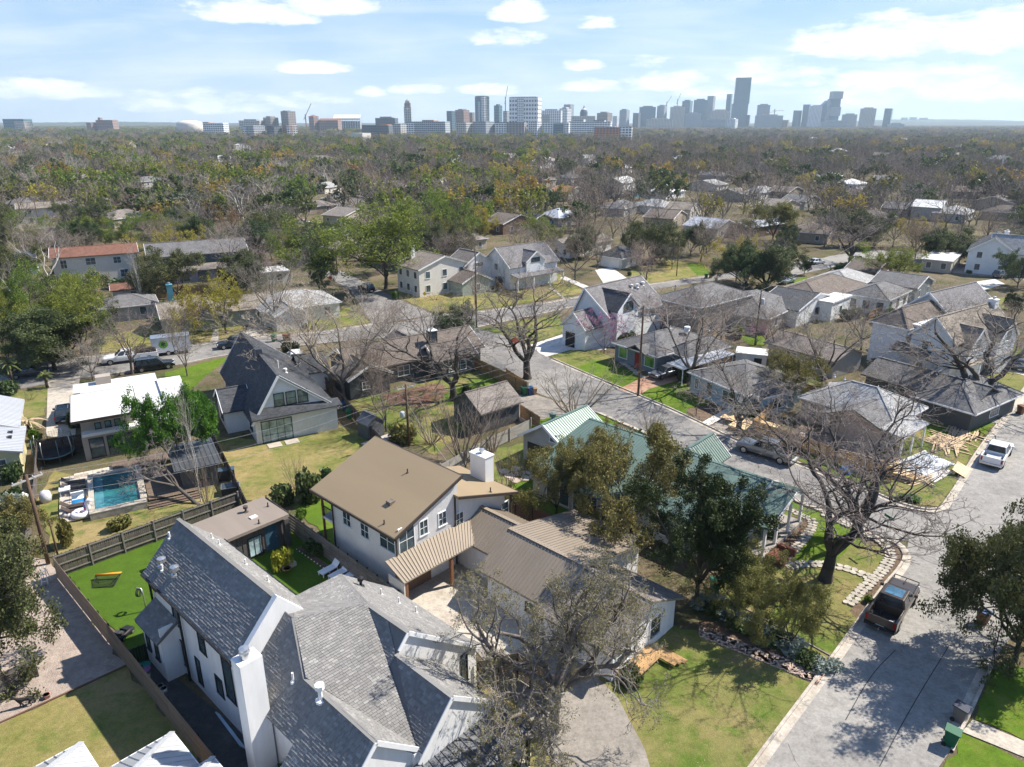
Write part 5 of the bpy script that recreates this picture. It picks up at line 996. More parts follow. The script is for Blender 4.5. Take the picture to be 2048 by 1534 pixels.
# ---- other near trees
for a in [
 ('limb', 1650, 1160, 800, 480, 'forked bare tree with several dark stems on the corner lawn by the stone path', dict(var=0, rz=200)),
 ('limb', 1712, 1070, 735, 470, 'tall thick trunked bare tree beside the street sign at the corner', dict(var=1, rz=40)),
 ('limb', 1945, 822, 585, 430, 'big bare tree with twin trunks standing on the green front lawn', dict(var=0, rz=310)),
 ('limb', 1476, 868, 685, 280, 'bare street tree with slim trunk at the kerb beside the silver pickup', dict(var=1, rz=120)),
 ('limb', 1055, 757, 540, 300, 'bare V shaped tree at the end of the tan board fence by the street', dict(var=0, rz=20)),
 ('bare', 688, 800, 550, 330, 'tall wide bare tree against the long fence beside the dark-sided house', {}),
 ('limb', 907, 800, 580, 320, 'bare tree with thick dark trunk on the green yard behind the garage', dict(var=1)),
 ('bare', 1378, 772, 550, 310, 'dense bare tree in front of the carport of the low blue-grey house', dict(var=1)),
 ('sycamore', 402, 1003, 740, 70, 'upright grey trunk growing beside the leaning one by the pool cabana', dict(var=1)),
 ('bare', 773, 862, 700, 130, 'small bare fruit tree beside the utility pole in the dry yard', {}),
 ('bare', 1440, 690, 565, 150, 'wide bare tree over the wide grey hip roof porch', {}), ('bare', 1722, 700, 575, 140, 'bare tree in the gap left of the tall white house', {}), ('bare', 1600, 770, 640, 120, 'bare tree between the red brown fence and the long grey roof', {}), ('bare', 1003, 655, 510, 120, 'wide bare tree at the corner of the cross street and side street', {}), ('bare', 1320, 690, 575, 110, 'bare tree rising by the brown pole and golden fence', {}), ('bare', 1905, 720, 585, 150, 'bare tree before the gables of the tall white house', {}), ('bare', 620, 700, 585, 110, 'bare tree at the near kerb of the cross street', {}), ('bare', 1560, 720, 610, 120, 'bare tree over the red brown fence corner', {}), ('bare', 1985, 700, 590, 120, 'bare tree near the grey car at the right edge', {}), ('bare', 740, 790, 640, 130, 'bare tree over the long brown fence', {}),
 ('bare', 776, 682, 590, 95, 'slim bare tree at the street edge above the brown roof', {}),
 ('bare', 852, 692, 565, 140, 'bare tree behind the boxed chimney of the dark-sided house', {}),
 ('bare', 553, 658, 480, 150, 'bare tree on the lawn before the white hip roofed cottage', {}),
 ('bare', 265, 748, 610, 140, 'bare street tree between the white work truck and the white-roofed house', {}),
 ('bare', 375, 752, 600, 110, 'narrow bare tree in front of the white box trailer', {}),
 ('bare', 187, 762, 660, 100, 'low bare tree at the left end of the cross street', {}),
 ('bare', 1645, 775, 600, 190, 'bare tree rising behind the red fence near the hip roof', dict(var=3)),
 ('bare', 1800, 812, 690, 160, 'brown twiggy bare tree in front of the long grey roof', dict(var=0)),
 ('bare', 1530, 690, 590, 110, 'bare tree beside the pole with the transformer', {}),
 ('bare', 1392, 832, 735, 70, 'short pruned bare tree in the curved bed on the green lawn', {}),
 ('bare', 1290, 575, 470, 120, 'bare tree at the bend behind the white farmhouse roof', {}),
 ('cedar', 1393, 1212, 930, 215, 'dense dark green cedar tree beside the green-roofed house', {}),
 ('olive', 1580, 1300, 1165, 150, 'small leaning evergreen with rounded crown in the ivy row near the kerb', dict(var=0)),
 ('olive', 1478, 1228, 1090, 190, 'round olive coloured tree standing next to the dark cedar', dict(var=1)),
 ('olive', 1112, 1034, 880, 150, 'multi trunk evergreen with pale stems behind the horizontal slat fence', dict(var=2)),
 ('olive', 1262, 1075, 862, 250, 'wide olive evergreen crown hiding the green metal roof', dict(var=0)),
 ('olive', 1190, 1000, 830, 120, 'small pointed evergreen at the left end of the green metal roof', dict(var=1)),
 ('oak', 2030, 1320, 985, 250, 'large live oak with glossy leaves over the right side of the street', dict(var=0, rz=10)),
 ('limb', 2070, 1290, 1060, 260, 'pale twiggy bare tree at the right edge beside the glossy live oak', dict(var=1)),
 ('oak', -8, 1352, 1030, 270, 'large live oak over the pale gravel yard at the left edge', dict(var=0, rz=130)),
 ('olive', 15, 1130, 975, 190, 'broad olive tree behind the leaning utility pole', dict(var=1)),
 ('lime', 352, 948, 782, 150, 'vivid green round tree beside the white membrane roof', dict(var=0)),
 ('lime', 402, 862, 775, 45, 'light green young tree squeezed between white roof and charcoal roof', dict(var=1)),
 ('lean', 397, 1008, 862, 0, 'leaning bare tree arching over the pool deck', dict(rz=165)),
 ('myrtle', 1148, 832, 722, 190, 'broad bare crape myrtle beside the parking pad and street', dict(var=0)),
 ('myrtle', 1297, 868, 812, 64, 'small bare crape myrtle behind the green ridge', dict(var=1)),
 ('myrtle', 925, 925, 765, 190, 'bare crape myrtle thicket behind the tall white chimney', dict(var=1)),
 ('myrtle', 862, 888, 790, 130, 'bare crape myrtle right of the utility pole in the yard', dict(var=0)),
 ('myrtle', 1012, 992, 880, 70, 'thin bare crape myrtle beside the flagstones', dict(var=0)),
 ('myrtle', 985, 905, 810, 110, 'bare crape myrtle along the stone garden wall', dict(var=1)),
 ('myrtle', 415, 1015, 890, 60, 'thin budding shrub in the dry back lawn', dict(var=1)),
 ('myrtle', 592, 978, 905, 50, 'clump of bare stems at the edge of the dry back lawn', dict(var=0)),
 ('spring', 772, 578, 398, 300, 'huge spreading tree in fresh green leaf beside the lane', dict(var=0, rz=20)),
 ('spring', 885, 495, 378, 150, 'second fresh green tree behind the huge spreading one', dict(var=1)),
 ('oak', 640, 588, 472, 84, 'upright dark green magnolia beside the lane', dict(var=1)),
 ('spring', 165, 712, 540, 200, 'broad yellow green tree in front of the red tiled house', dict(var=2)),
 ('spring', 60, 705, 520, 190, 'fresh green tree at the left end of the cross street', dict(var=1)),
 ('oak', 110, 740, 610, 200, 'dense dark green tree low over the cross street verge', dict(var=0)),
 ('spring', 15, 720, 560, 120, 'fresh green tree cut by the left picture edge above the street', dict(var=2)),
 ('gold', 452, 668, 545, 150, 'yellow green tree before the tan roofed cottage with teal chimney', dict(var=0)),
 ('gold', 390, 670, 590, 80, 'small yellow green tree left of the garden path', dict(var=1)),
 ('sycamore', 100, 575, 435, 150, 'white barked sycamore with bare limbs left of the red tiled house', dict(var=0)),
 ('sycamore', 15, 560, 470, 90, 'white barked sycamore at the left picture edge', dict(var=1)),
 ('sycamore', 286, 620, 470, 50, 'tall pruned white trunk beside the timber fence', dict(var=1)),
 ('sycamore', 1007, 578, 470, 60, 'white barked sycamore in front of the white two storey house', dict(var=0)),
 ('sycamore', 520, 450, 370, 60, 'white barked sycamore beside the tan roof near the far street', dict(var=1)),
 ('spring', 185, 490, 430, 110, 'fresh green tree behind the red tiled roof', dict(var=0)),
 ('spring', 262, 500, 425, 90, 'fresh green tree left of the navy house', dict(var=1)),
 ('oak', 350, 478, 412, 90, 'dark live oak behind the navy house roof', {}),
 ('oak', 415, 445, 385, 80, 'dark live oak beside the white modern roof', {}),
 ('gold', 120, 395, 318, 80, 'bright yellow green tree standing out in the left canopy', dict(var=0)),
 ('gold', 1472, 562, 465, 100, 'golden leaved tree across the far road', dict(var=0)),
 ('oak', 1532, 578, 488, 120, 'round olive green live oak next to the golden tree', dict(var=0)),
 ('oak', 1305, 530, 440, 120, 'spreading live oak on the dry grass slope', dict(var=2)),
 ('oak', 1380, 512, 440, 60, 'upright live oak right of the dry grass slope', dict(var=1)),
 ('spring', 1790, 575, 488, 120, 'light green tree by the parked cars near the yellow road sign', dict(var=2)),
 ('oak', 1880, 522, 455, 90, 'dark live oak left of the white gabled house', dict(var=0)),
 ('oak', 2035, 575, 500, 80, 'olive green live oak at the right picture edge', dict(var=2)),
 ('limb', 1700, 530, 420, 160, 'spreading bare tree by the bend with the yellow road sign', dict(var=0)),
 ('bare', 1845, 640, 545, 150, 'bare tree behind the ridge of the tall white house', {}),
 ('bare', 1150, 560, 420, 150, 'bare tree right of the white two storey house', dict(var=4)),
 ('bare', 1085, 610, 560, 60, 'small bare tree at the kerb of the cross street', {}),
 ('bare', 950, 610, 480, 50, 'slim bare tree near the wooden pole', {}),
 ('bare', 560, 480, 400, 120, 'bare tree along the far street left of the magnolia', {}),
 ('bare', 470, 560, 430, 120, 'bare tree over the tan porch roof of the navy house', {}),
 ('redbud', 1208, 708, 615, 92, 'pink blossoming redbud in front of the white farmhouse', dict(var=0)),
 ('redbud', 513, 570, 503, 70, 'pink redbud beside the tan roof left of the lane', dict(var=1)),
 ('redbud', 455, 560, 505, 44, 'smaller pink redbud next to the navy house', dict(var=0)),
 ('redbud', 1512, 690, 640, 50, 'faint pink redbud behind the transformer pole', dict(var=1)),
 ('pear', 1815, 742, 694, 52, 'white blossoming tree between the grey roofs', {}),
 ('budding', 1000, 1530, 1420, 160, 'low budding branches at the foot of the spreading oak', {}),
 ('olive', 1575, 815, 700, 120, 'dark feathery evergreen beside the light blue house', dict(var=2)),
 ('bare', 1640, 870, 800, 110, 'bare sapling behind the horizontal cedar fence', {}),
 ('cedar', 2022, 640, 580, 40, 'small dark cedar near the right picture edge', {}),
 ('cedar', 1608, 550, 515, 30, 'narrow dark conifer by the parked blue car', {}),
]: ptree(a[0], a[1], a[2], a[3], a[4], a[5], **a[6])
# ---- shrubs and hedge plants
for i, (x, y, w, hh, k, l) in enumerate([
 (28, 960, 40, 1.9, 'dark_shrub', 'rounded dark shrub against the pale yellow house wall'), (35, 1020, 60, 1.6, 'sagebush', 'silvery sage shrub at the foot of the leaning pole'), (20, 1000, 40, 1.3, 'shrub', 'green shrub in front of the silvery sage'), (72, 880, 26, 1.4, 'lime_shrub', 'light green shrub beside the driveway of the white-roofed house'), (60, 800, 60, 1.8, 'twiggy', 'brown twiggy shrub at the left of the driveway'), (130, 1090, 36, 2.6, 'olive_shrub', 'young leafy tree inside the grey picket fence'), (240, 1060, 48, 1.2, 'olive_shrub', 'sprawling shrub between the pool wall and picket fence'), (80, 960, 30, 1.2, 'twiggy', 'dry shrub along the wire fence beside the lounger terrace'),
 (566, 1010, 50, 2.2, 'dark_shrub', 'dark glossy shrub at the studio corner of the tan-roofed house'), (615, 1000, 60, 3.0, 'dark_shrub', 'larger dark glossy shrub beside the tan eave'), (648, 968, 36, 1.8, 'shrub', 'green shrub behind the tan roof corner'), (605, 1035, 30, .9, 'lime_shrub', 'low bright shrub on the narrow side lawn'),
 (1250, 690, 44, 2.3, 'dark_shrub', 'rounded dark shrub beside the redbud'), (1310, 1245, 30, 1.0, 'lime_shrub', 'small bright shrub beside the porch deck'), (1255, 1365, 60, 1.1, 'shrub', 'low shrub in front of the porch deck'), (1340, 1330, 40, .9, 'twiggy', 'twiggy shrub on the lawn edge by the oak'),
 (1545, 1085, 34, .9, 'shrub', 'small green shrub by the red brick steps'), (1575, 1060, 24, .7, 'twiggy', 'brown twiggy shrub in the curved flower bed'), (1738, 1205, 22, .6, 'lime_shrub', 'small green plant in the bed beside the dark pickup'), (1400, 775, 40, 1.8, 'twiggy', 'twiggy shrub between the two lawns by the blue house'), (1370, 760, 36, 1.6, 'dark_shrub', 'green shrub by the carport of the low blue-grey house'), (1490, 835, 50, 1.8, 'shrub', 'shrub at the driveway end of the cedar fence'),
 (585, 702, 36, 1.6, 'shrub', 'leafy shrub beside the parked white car'), (590, 640, 70, 1.2, 'shrub', 'dark hedge before the white hip roofed cottage'), (330, 640, 30, 3.4, 'lime_shrub', 'clipped light green tree shrub near the fence'), (330, 655, 26, 2.0, 'sagebush', 'grey green shrub beside the clipped one'), (130, 560, 60, 2.2, 'shrub', 'dark shrub below the red tiled house'), (240, 575, 60, 2.4, 'shrub', 'tangled shrub right of the red tiled house'), (870, 600, 90, 2.0, 'twiggy', 'grey thicket along the cream house'), (820, 590, 60, 2.0, 'twiggy', 'grey thicket by the lane corner'), (1465, 600, 70, 1.6, 'twiggy', 'reddish thicket beside the far road'), (1690, 545, 40, 2.4, 'dark_shrub', 'clipped dark shrub near the yellow road sign'), (1745, 620, 24, 1.6, 'shrub', 'shrub by the white cottage door'), (1820, 1000, 40, .5, 'lime_shrub', 'fresh weeds at the kerb corner'), (10, 790, 50, 2.0, 'dark_shrub', 'dark shrub under the palm'), (1985, 1275, 60, .8, 'twiggy', 'leaf litter brush under the right live oak'), (790, 800, 80, 1.6, 'twiggy', 'reddish brush heap behind the dark-sided house'), (850, 780, 70, 1.4, 'twiggy', 'second reddish brush heap by the green yard'), (970, 620, 0, 0, '', '')]):
    if not k: continue
    p = G(x, y); d = p.y * math.cos(PITCH) + CAM_H * math.sin(PITCH); tree(k, p, hh, l, 'shrub', None, w / FPX * d)
for i in range(13):   # ivy-like hedge row along the stone bed
    f = i / 12; p = G(1412, 1212).lerp(G(1648, 1338), f); tree('shrub' if i % 3 else 'sagebush', p, .95 - .3 * f, 'rounded dark hedge plant in the row beside the stone bed', 'shrub', 'hedge plants along the stone bed', 2.3 - .5 * f, name='hedge_plant')
for i, (x, y) in enumerate(((-10, 1190), (35, 1220))): pass
# palms at the left
def palm(x, y, ht, w, label, dead=False):
    p = G(x, y); o = thing('palm', label, 'palm', p, rt.uniform(0, 360)); r = random.Random(x)
    MB().tube([(0, 0, -.1), (.05, 0, ht * .5), (0, .05, ht)], [.2, .16, .15], 8).build('trunk', bk_brown, o, True, False)
    for k in range(22):
        a = 2 * math.pi * k / 22 + r.uniform(-.1, .1); e = r.uniform(-.3, 1.1) - (.5 if dead else 0); L = w * r.uniform(.8, 1.1); pts = []
        for i in range(6):
            f = i / 5; rad = L * f * math.cos(e) ; z = ht + L * f * math.sin(e) - L * .45 * f * f; pts.append(Vector((math.cos(a) * rad, math.sin(a) * rad, z)))
        mb = MB()
        for i in range(5):
            s_ = Vector((-math.sin(a), math.cos(a), 0)) * (.16 * (1 - abs(i - 1.5) / 5)); q = Vector((0, 0, .06)); mb.poly([pts[i], pts[i + 1], pts[i + 1] + s_ - q, pts[i] + s_ - q]); mb.poly([pts[i + 1], pts[i], pts[i] - s_ - q, pts[i + 1] - s_ - q])
        mb.build('frond', LF['straw'] if dead else LF['palm'], o, uv=False)
palm(28, 775, 3.2, 1.7, 'fan palm beside the left end of the cross street'); palm(60, 862, 1.3, 1.9, 'dry pale palm with drooping fronds beside the yellow house', True); palm(95, 775, 1.8, 1.1, 'small palm at the driveway mouth')
# ================================================================== fences
def fence(label, pts, hgt, style, m, pm=None, bay=2.4, fine=False, name='fence', n=11, group=None, rails=None, out=1, gate=None):
    """style 'slat': horizontal boards between posts; 'picket': upright boards on rails; every board a part (fine: one joined part, too small to pick apart)"""
    pm = pm or m; o = thing(name, label, 'fence', tuple(pts[0]), 0, group); o0 = pts[0]
    postm = MB().box(-.05, .05, -.05, .05, 0, hgt + .06).mesh('post', pm); big = MB()
    bm_ = {}
    for a, b in zip(pts, pts[1:]):
        d = b - a; L = d.length; k = max(1, round(L / bay)); ang = math.atan2(d.y, d.x); nrm = Vector((-d.y, d.x, 0)).normalized() * out
        for i in range(k + 1):
            if i or a is pts[0]: link('post', postm, o, a.lerp(b, i / k) - o0 - nrm * .06, (0, 0, ang))
        if style == 'slat':
            w = L / k; bh = hgt / n
            key = (round(w, 2), n)
            if key not in bm_: bm_[key] = MB().box(-w / 2 + .01, w / 2 - .01, -.012, .012, 0, bh * .86).mesh('slat', m)
            for i in range(k):
                c = a.lerp(b, (i + .5) / k) - o0
                for j in range(n):
                    if fine:
                        q = Matrix.Rotation(ang, 3, 'Z'); mb2 = MB().box(-w / 2, w / 2, -.012, .012, j * bh + .08, j * bh + .08 + bh * .86); base = len(big.v); big.v += [tuple(q @ Vector(v) + c) for v in mb2.v]; big.f += [tuple(x + base for x in f) for f in mb2.f]; big.m += [0] * 6
                    else: link('slat', bm_[key], o, c + Vector((0, 0, j * bh + .08)), (0, 0, ang))
        else:
            pw = .145; cnt = int(L / pw); r = random.Random(int(L * 100))
            if 'p' not in bm_: bm_['p'] = [MB().box(-pw / 2 + .006, pw / 2 - .006, -.01, .01, .05, hgt + e).mesh('picket', m) for e in (-.03, 0, .025)]
            for i in range(cnt):
                c = a.lerp(b, (i + .5) / cnt) - o0 + nrm * r.uniform(-.006, .006)
                if fine:
                    q = Matrix.Rotation(ang, 3, 'Z'); mb2 = MB().box(-pw / 2 + .008, pw / 2 - .008, -.01, .01, .05, hgt + r.uniform(-.03, .02)); base = len(big.v); big.v += [tuple(q @ Vector(v) + c) for v in mb2.v]; big.f += [tuple(x + base for x in f) for f in mb2.f]; big.m += [0] * 6
                else: link('picket', r.choice(bm_['p']), o, c, (0, 0, ang))
            for z in (rails or (.35, hgt * .55, hgt - .12)):
                MB().bar(a - o0 - nrm * .05 + Vector((0, 0, z)), b - o0 - nrm * .05 + Vector((0, 0, z)), .05, .09).build('rail', pm, o)
    if fine: big.build('boards', m, o, kind='stuff', uv=False)
    return o
oldfence = mat('old_fence', (0.105, 0.092, 0.08), .95, .25, 1.5, orand=.45); oldrail = mat('old_rail', (0.21, 0.19, 0.165), .95, .2, 1.5); slatf = mat('cedar_slat', (0.215, 0.165, 0.125), .85, .14, 1.2, stretch=(.6, 6, 1), orand=.3); darkfence = mat('dark_fence', (0.075, 0.062, 0.055), .9, .2, 1.2, orand=.35)
tanfence = mat('tan_fence', (0.30, 0.195, 0.10), .85, .18, 1.2, orand=.25); redfence = mat('red_fence', (0.17, 0.075, 0.042), .9, .2, 1.2, orand=.3); honey = mat('honey_fence', (0.36, 0.225, 0.105), .8, .18, 1.2, orand=.25); greyfence = mat('grey_fence', (0.17, 0.155, 0.14), .95, .2, 1.2, orand=.35); brownfence = mat('brown_fence', (0.11, 0.062, 0.045), .85, .2, 1.2, stretch=(.6, 6, 1), orand=.3)
f43 = lambda u, v: fr(u, v, -43); f60 = lambda u, v: fr(u, v, -60); f55 = lambda u, v: fr(u, v, -55); f53 = lambda u, v: fr(u, v, -53)
fence('long fence of horizontal weathered boards with black posts beside the white stucco house', [f43(-56.2, 10.4), f43(-28.5, 10.2)], 1.8, 'slat', slatf, black, 1.85, n=11, out=-1)
fence('weathered grey picket fence with rails and posts behind the turf lawn', [f43(-56.2, 10.5), f43(-55.6, 24.6)], 1.9, 'picket', oldfence, oldrail, 2.4)
fence('charcoal board fence between the turf courtyard and the tan-roofed house', [f43(-53.2, 25.9), f43(-33.0, 25.2)], 1.8, 'slat', greyfence, black, 1.25, n=6, out=-1)
fence('brown horizontal slat fence with dark posts right of the tall white chimney', [f43(-41.8, 38.3), f43(-37.3, 40.4), f43(-31.2, 40.2)], 1.8, 'slat', brownfence, darkfence, 1.9, n=13)
fence('new honey cedar slat fence along the street around the timber deck', [f43(-30.3, 71.0), f43(-19.8, 69.6), f43(-15.5, 69.2)], 1.6, 'slat', honey, honey, 2.1, n=12)
fence('tall honey board fence returning from the street to the pale brick wall', [f43(-30.3, 71.0), f43(-31.3, 79.5)], 1.7, 'picket', honey, honey, fine=True)
fence('tan board fence with caps along the side street', [f55(-81.2, 50.2), f55(-68.3, 50.2)], 1.7, 'picket', tanfence, tanfence, fine=True)
fence('short bright board fence behind the two bins', [f55(-68.3, 50.2), G(1040, 778), G(1012, 760)], 1.6, 'picket', honey, honey, fine=True)
fence('tan board fence between garage and garden wall', [G(1042, 835), G(1080, 860)], 1.6, 'picket', tanfence, tanfence, fine=True)
fence('long brown fence between the charcoal roof and dark-sided house', [f60(-95, 22.8), f60(-79.3, 22.7), f60(-61.0, 22.2)], 1.7, 'picket', darkfence, darkfence, fine=True)
fence('dark board fence between the cabana and the dry back lawn', [f60(-77, 7.6), f60(-57.8, 7.7)], 1.7, 'picket', darkfence, darkfence, fine=True)
fence('dark slatted fence below the pointed tan eave', [f43(-53.2, 38.2), f43(-42.3, 37.4)], 1.5, 'slat', darkfence, black, n=8, fine=True)
fence('pale rendered garden wall with piers behind the crape myrtles', [f43(-47.3, 40.7), f43(-48.3, 48), f43(-48.5, 55)], 1.6, 'slat', mat('rendered_wall', (.33, .31, .28), .9, .15, .6), mat('pier', (.36, .33, .29), .9), 3.5, name='garden_wall', n=1)
fence('red brown board fence behind the light blue house', [f53(-58.5, 73.6), f53(-58.8, 83.4), f53(-45.5, 79.6), f53(-40.5, 80.6)], 1.7, 'picket', redfence, redfence, fine=True)
fence('dark wooden fence closing the driveway of the white-roofed house', [f60(-82.0, -8.2), f60(-81.6, -4.2)], 1.8, 'picket', darkfence, darkfence, fine=True)
fence('rusty wire fence of thin posts left of the lounger terrace', [f60(-83, -8.4), f60(-72, -8.3), f60(-58, -8.6)], 1.3, 'picket', mat('wire_mesh', (.14, .12, .11), .8), darkfence, fine=True, bay=3)
fence('golden board fence behind the white farmhouse', [G(1325, 648), G(1350, 655), G(1420, 668)], 1.6, 'picket', honey, honey, fine=True)
fence('timber fence beyond the lawn of the navy house', [G(305, 598), G(362, 592), G(425, 588)], 2.0, 'picket', tanfence, tanfence, fine=True)
fence('tan fence beside the white two storey house', [G(958, 535), G(1002, 585)], 1.8, 'picket', honey, honey, fine=True)
fence('split rail fence running down to the cross street', [G(1002, 588), G(1045, 598)], 1.0, 'slat', tanfence, tanfence, n=3, fine=True)
fence('yellowish board fence with shrubs at the white cottage', [G(1735, 640), G(1775, 625)], 1.6, 'picket', honey, honey, fine=True)
fence('fence beside the hip roofed cottage driveway', [G(497, 620), G(528, 645)], 1.7, 'picket', tanfence, tanfence, fine=True)
fence('weathered slatted fence under the left live oak', [G(-40, 1405), G(22, 1378), G(76, 1352)], 1.3, 'slat', greyfence, darkfence, 2.0, n=9)
fence('black steel railing across the dark side yard', [f43(-42.5, 10.4), f43(-42.3, 11.5)], 1.2, 'picket', black, black, 1.2, rails=(.15, 1.15))
# steel edging, gravel edge
def edge(pts, m, hgt=.08, w=.05, name='edging'):
    mb = MB(); p = [Vector((q.x, q.y, hgt / 2)) for q in px_poly(pts)]
    for a, b in zip(p, p[1:]): mb.bar(a, b, w, hgt)
    tag(mb.build(name, m), kind='structure')
edge([(255, 1331), (145, 1382), (-20, 1456)], mat('rusty_edging', (.14, .08, .05), .8), .1, .1)
edge([(1398, 1268), (1432, 1280), (1510, 1302), (1628, 1364)], black, .08, .05); edge([(1440, 1190), (1660, 1312)], MATS['old_rail'], .08, .1); edge([(120, 1135), (300, 1085), (420, 1048)], honey, .1, .1)
# ================================================================== street furniture: poles, wires, signs, bins
polem = mat('pole_wood', (0.12, 0.075, 0.05), .9, .2, 1.5); wirem = mat('wire', (0.30, 0.30, 0.30), .5); insul = mat('insulator', (.4, .4, .4), .4)
def pole(bx, by, ty, label, arms=1, r=.14, lean=(0, 0), transformer=False, rot=0):
    p = G(bx, by); H = height_at(p, ty); o = thing('utility_pole', label, 'utility pole', p)
    top = Vector((lean[0], lean[1], H)); MB().tube([(0, 0, -.2), top * .5, top], [r, r * .9, r * .75], 8).build('shaft', polem, o, True, False)
    for i in range(arms):
        c = top - Vector((0, 0, .4 + .8 * i)); d = Vector((math.cos(R(rot)), math.sin(R(rot)), 0)); a = link('crossarm', MB().bar(c - d * 1.1, c + d * 1.1, .1, .12).mesh('crossarm', mat('arm_grey', (.36, .35, .33), .8)), o)
        for s_ in (-1, -.4, .4, 1): MB().lathe([(.05, 0), (.06, .1), (.02, .16)], 6, tuple(c + d * s_ + Vector((0, 0, .06)))).build('insulator', insul, a, uv=False)
    if transformer: c = top - Vector((0, 0, 2.2)); MB().lathe([(.26, 0), (.28, .05), (.28, .8), (.2, .9), (.05, .95)], 10, (c.x + .4, c.y, c.z)).build('transformer', mat('tank_grey', (.55, .57, .58), .5), o, uv=False)
    return p + top
T1 = pole(97, 1128, 950, 'leaning brown utility pole behind the grey picket fence', 1, .15, rot=60); pole(116, 1112, 1040, 'short grey service post beside the leaning brown pole', 0, .08)
T3 = pole(818, 892, 768, 'dark utility pole in the yard behind the tall white chimney', 1, rot=40)
T4 = pole(1276, 792, 612, 'tall dark utility pole on the clay paved drive', 2, .15, rot=20)
T5 = pole(1510, 690, 580, 'utility pole carrying a grey transformer behind the low blue-grey house', 1, rot=50, transformer=True)
T6 = pole(1345, 645, 570, 'brown pole between the grey brick house and white farmhouse', 1, .11, rot=40)
T7 = pole(953, 655, 497, 'weathered wooden pole at the street corner by the split rail fence', 0, .15)
T8 = pole(675, 548, 458, 'utility pole with crossarm beside the magnolia', 2, .13, rot=20)
T9 = pole(1353, 552, 480, 'thin dark pole on the dry grass slope', 0, .11)
T10 = pole(550, 500, 425, 'thin pole at the far street corner', 0, .1)
T11 = pole(83, 470, 395, 'dark pole beside the tan roof at the left', 1, .14)
T12 = pole(1815, 460, 400, 'far utility pole among bare trees on the right', 1, .12)
def wire(a, b, sag=.6, r=.014, label='thin overhead cable', n=10):
    pts = [a.lerp(b, i / n) - Vector((0, 0, 4 * sag * (i / n) * (1 - i / n))) for i in range(n + 1)]
    return tag(MB().tube(pts, r, 4, False).build('overhead_cable', wirem, None, True, False), label, 'cable', 'overhead cables between the poles')
LW = G(-60, 1090, 0) + Vector((-14, 20, 8))
for dz, s_ in ((0, .5), (-.9, .8), (-1.7, .9)):
    wire(T1 + Vector((0, 0, dz)), T3 + Vector((0, 0, dz)), 1.2 + dz * -.2, .011, 'cable from the leaning pole over the pool to the dark pole' if dz == 0 else 'lower cable from the leaning pole over the pool' if dz > -1 else 'lowest cable from the leaning pole over the back lawns')
    wire(T3 + Vector((0, 0, dz)), T4 + Vector((0, 0, dz)), 1.0, .011, 'cable over the garage towards the tall dark pole' if dz == 0 else 'lower cable over the garage' if dz > -1 else 'lowest cable over the garage and street')
    wire(T4 + Vector((0, 0, dz)), T5 + Vector((0, 0, dz)), .8, .011, 'cable from the tall dark pole to the transformer pole' if dz == 0 else 'lower cable to the transformer pole' if dz > -1 else 'lowest cable to the transformer pole')
    wire(T8 + Vector((0, 0, dz)), T11 + Vector((0, 0, dz)), 2, .02, 'cable across the left canopy towards the tan roof' if dz == 0 else 'lower cable across the left canopy' if dz > -1 else 'lowest cable across the left canopy')
wire(T5, T12, 2.5, .02, 'cable from the transformer pole into the right canopy'); wire(T8, T7, 1.5, .018, 'cable crossing the lane to the weathered pole'); wire(T4 - Vector((0, 0, 3)), G(1225, 690, 3), .3, .014, 'service cable to the low blue-grey house'); wire(T4 - Vector((0, 0, 3)), G(1390, 745, 3), .3, .014, 'service cable to the light blue house'); wire(T3 - Vector((0, 0, 2)), G(920, 955, 6.3), .3, .014, 'service cable to the tan-roofed house'); wire(G(700, 395, 9), G(1320, 402, 9), 3, .03, 'long pale cable across the middle canopy'); wire(G(1000, 330, 9), G(1640, 293, 12), 6, .06, 'long pale cable across the right canopy'); wire(G(1640, 293, 12), G(1810, 297, 10), 3, .06, 'far end of the pale cable on the right')
signg = mat('sign_green', (0.02, 0.16, 0.10), .5, .05); orange = mat('safety_orange', (0.75, 0.10, 0.02), .6, .05); yellow = mat('sign_yellow', (0.75, 0.42, 0.02), .6, .05)
def street_sign(x, y, label, rot, ht=2.9):
    o = thing('street_sign', label, 'street sign', G(x, y), rot); MB().tube([(0, 0, 0), (0, 0, ht)], .035, 6).build('post', chrome, o, uv=False)
    MB().box(-.45, .45, -.012, .012, ht, ht + .2).build('name_plate', signg, o); MB().box(-.012, .012, -.45, .45, ht + .24, ht + .44).build('name_plate', signg, o)
street_sign(1764, 1106, 'green street name sign on slim post beside the walled bend', 20); street_sign(1778, 1062, 'green street name blades on the kerb side post behind it', 10, 2.7)
def diamond(x, y, m, label, rot=-100, ht=2.0, sz=.55):
    o = thing('warning_sign', label, 'road sign', G(x, y), rot); MB().tube([(0, 0, 0), (0, 0, ht)], .03, 6).build('post', chrome, o, uv=False)
    q = [(0, 0, ht - .2), (sz, 0, ht + sz - .2), (0, 0, ht + 2 * sz - .2), (-sz, 0, ht + sz - .2)]; MB().prism(q, (0, .03, 0)).build('plate', m, o); MB().prism([(c[0] * .88, -.012, (c[2] - ht - sz + .2) * .88 + ht + sz - .2) for c in q], (0, .01, 0)).build('face', m, o)
diamond(1030, 698, orange, 'orange road works diamond sign seen through the forked bare tree', -5, 1.0, .62); diamond(1678, 502, yellow, 'yellow diamond road sign at the bend', 0, 2.2, .7); diamond(850, 604, yellow, 'small yellow sign near the lane corner', 0, 1.4, .4); diamond(662, 570, orange, 'orange sign half hidden beside the magnolia', 0, 1.2, .5)
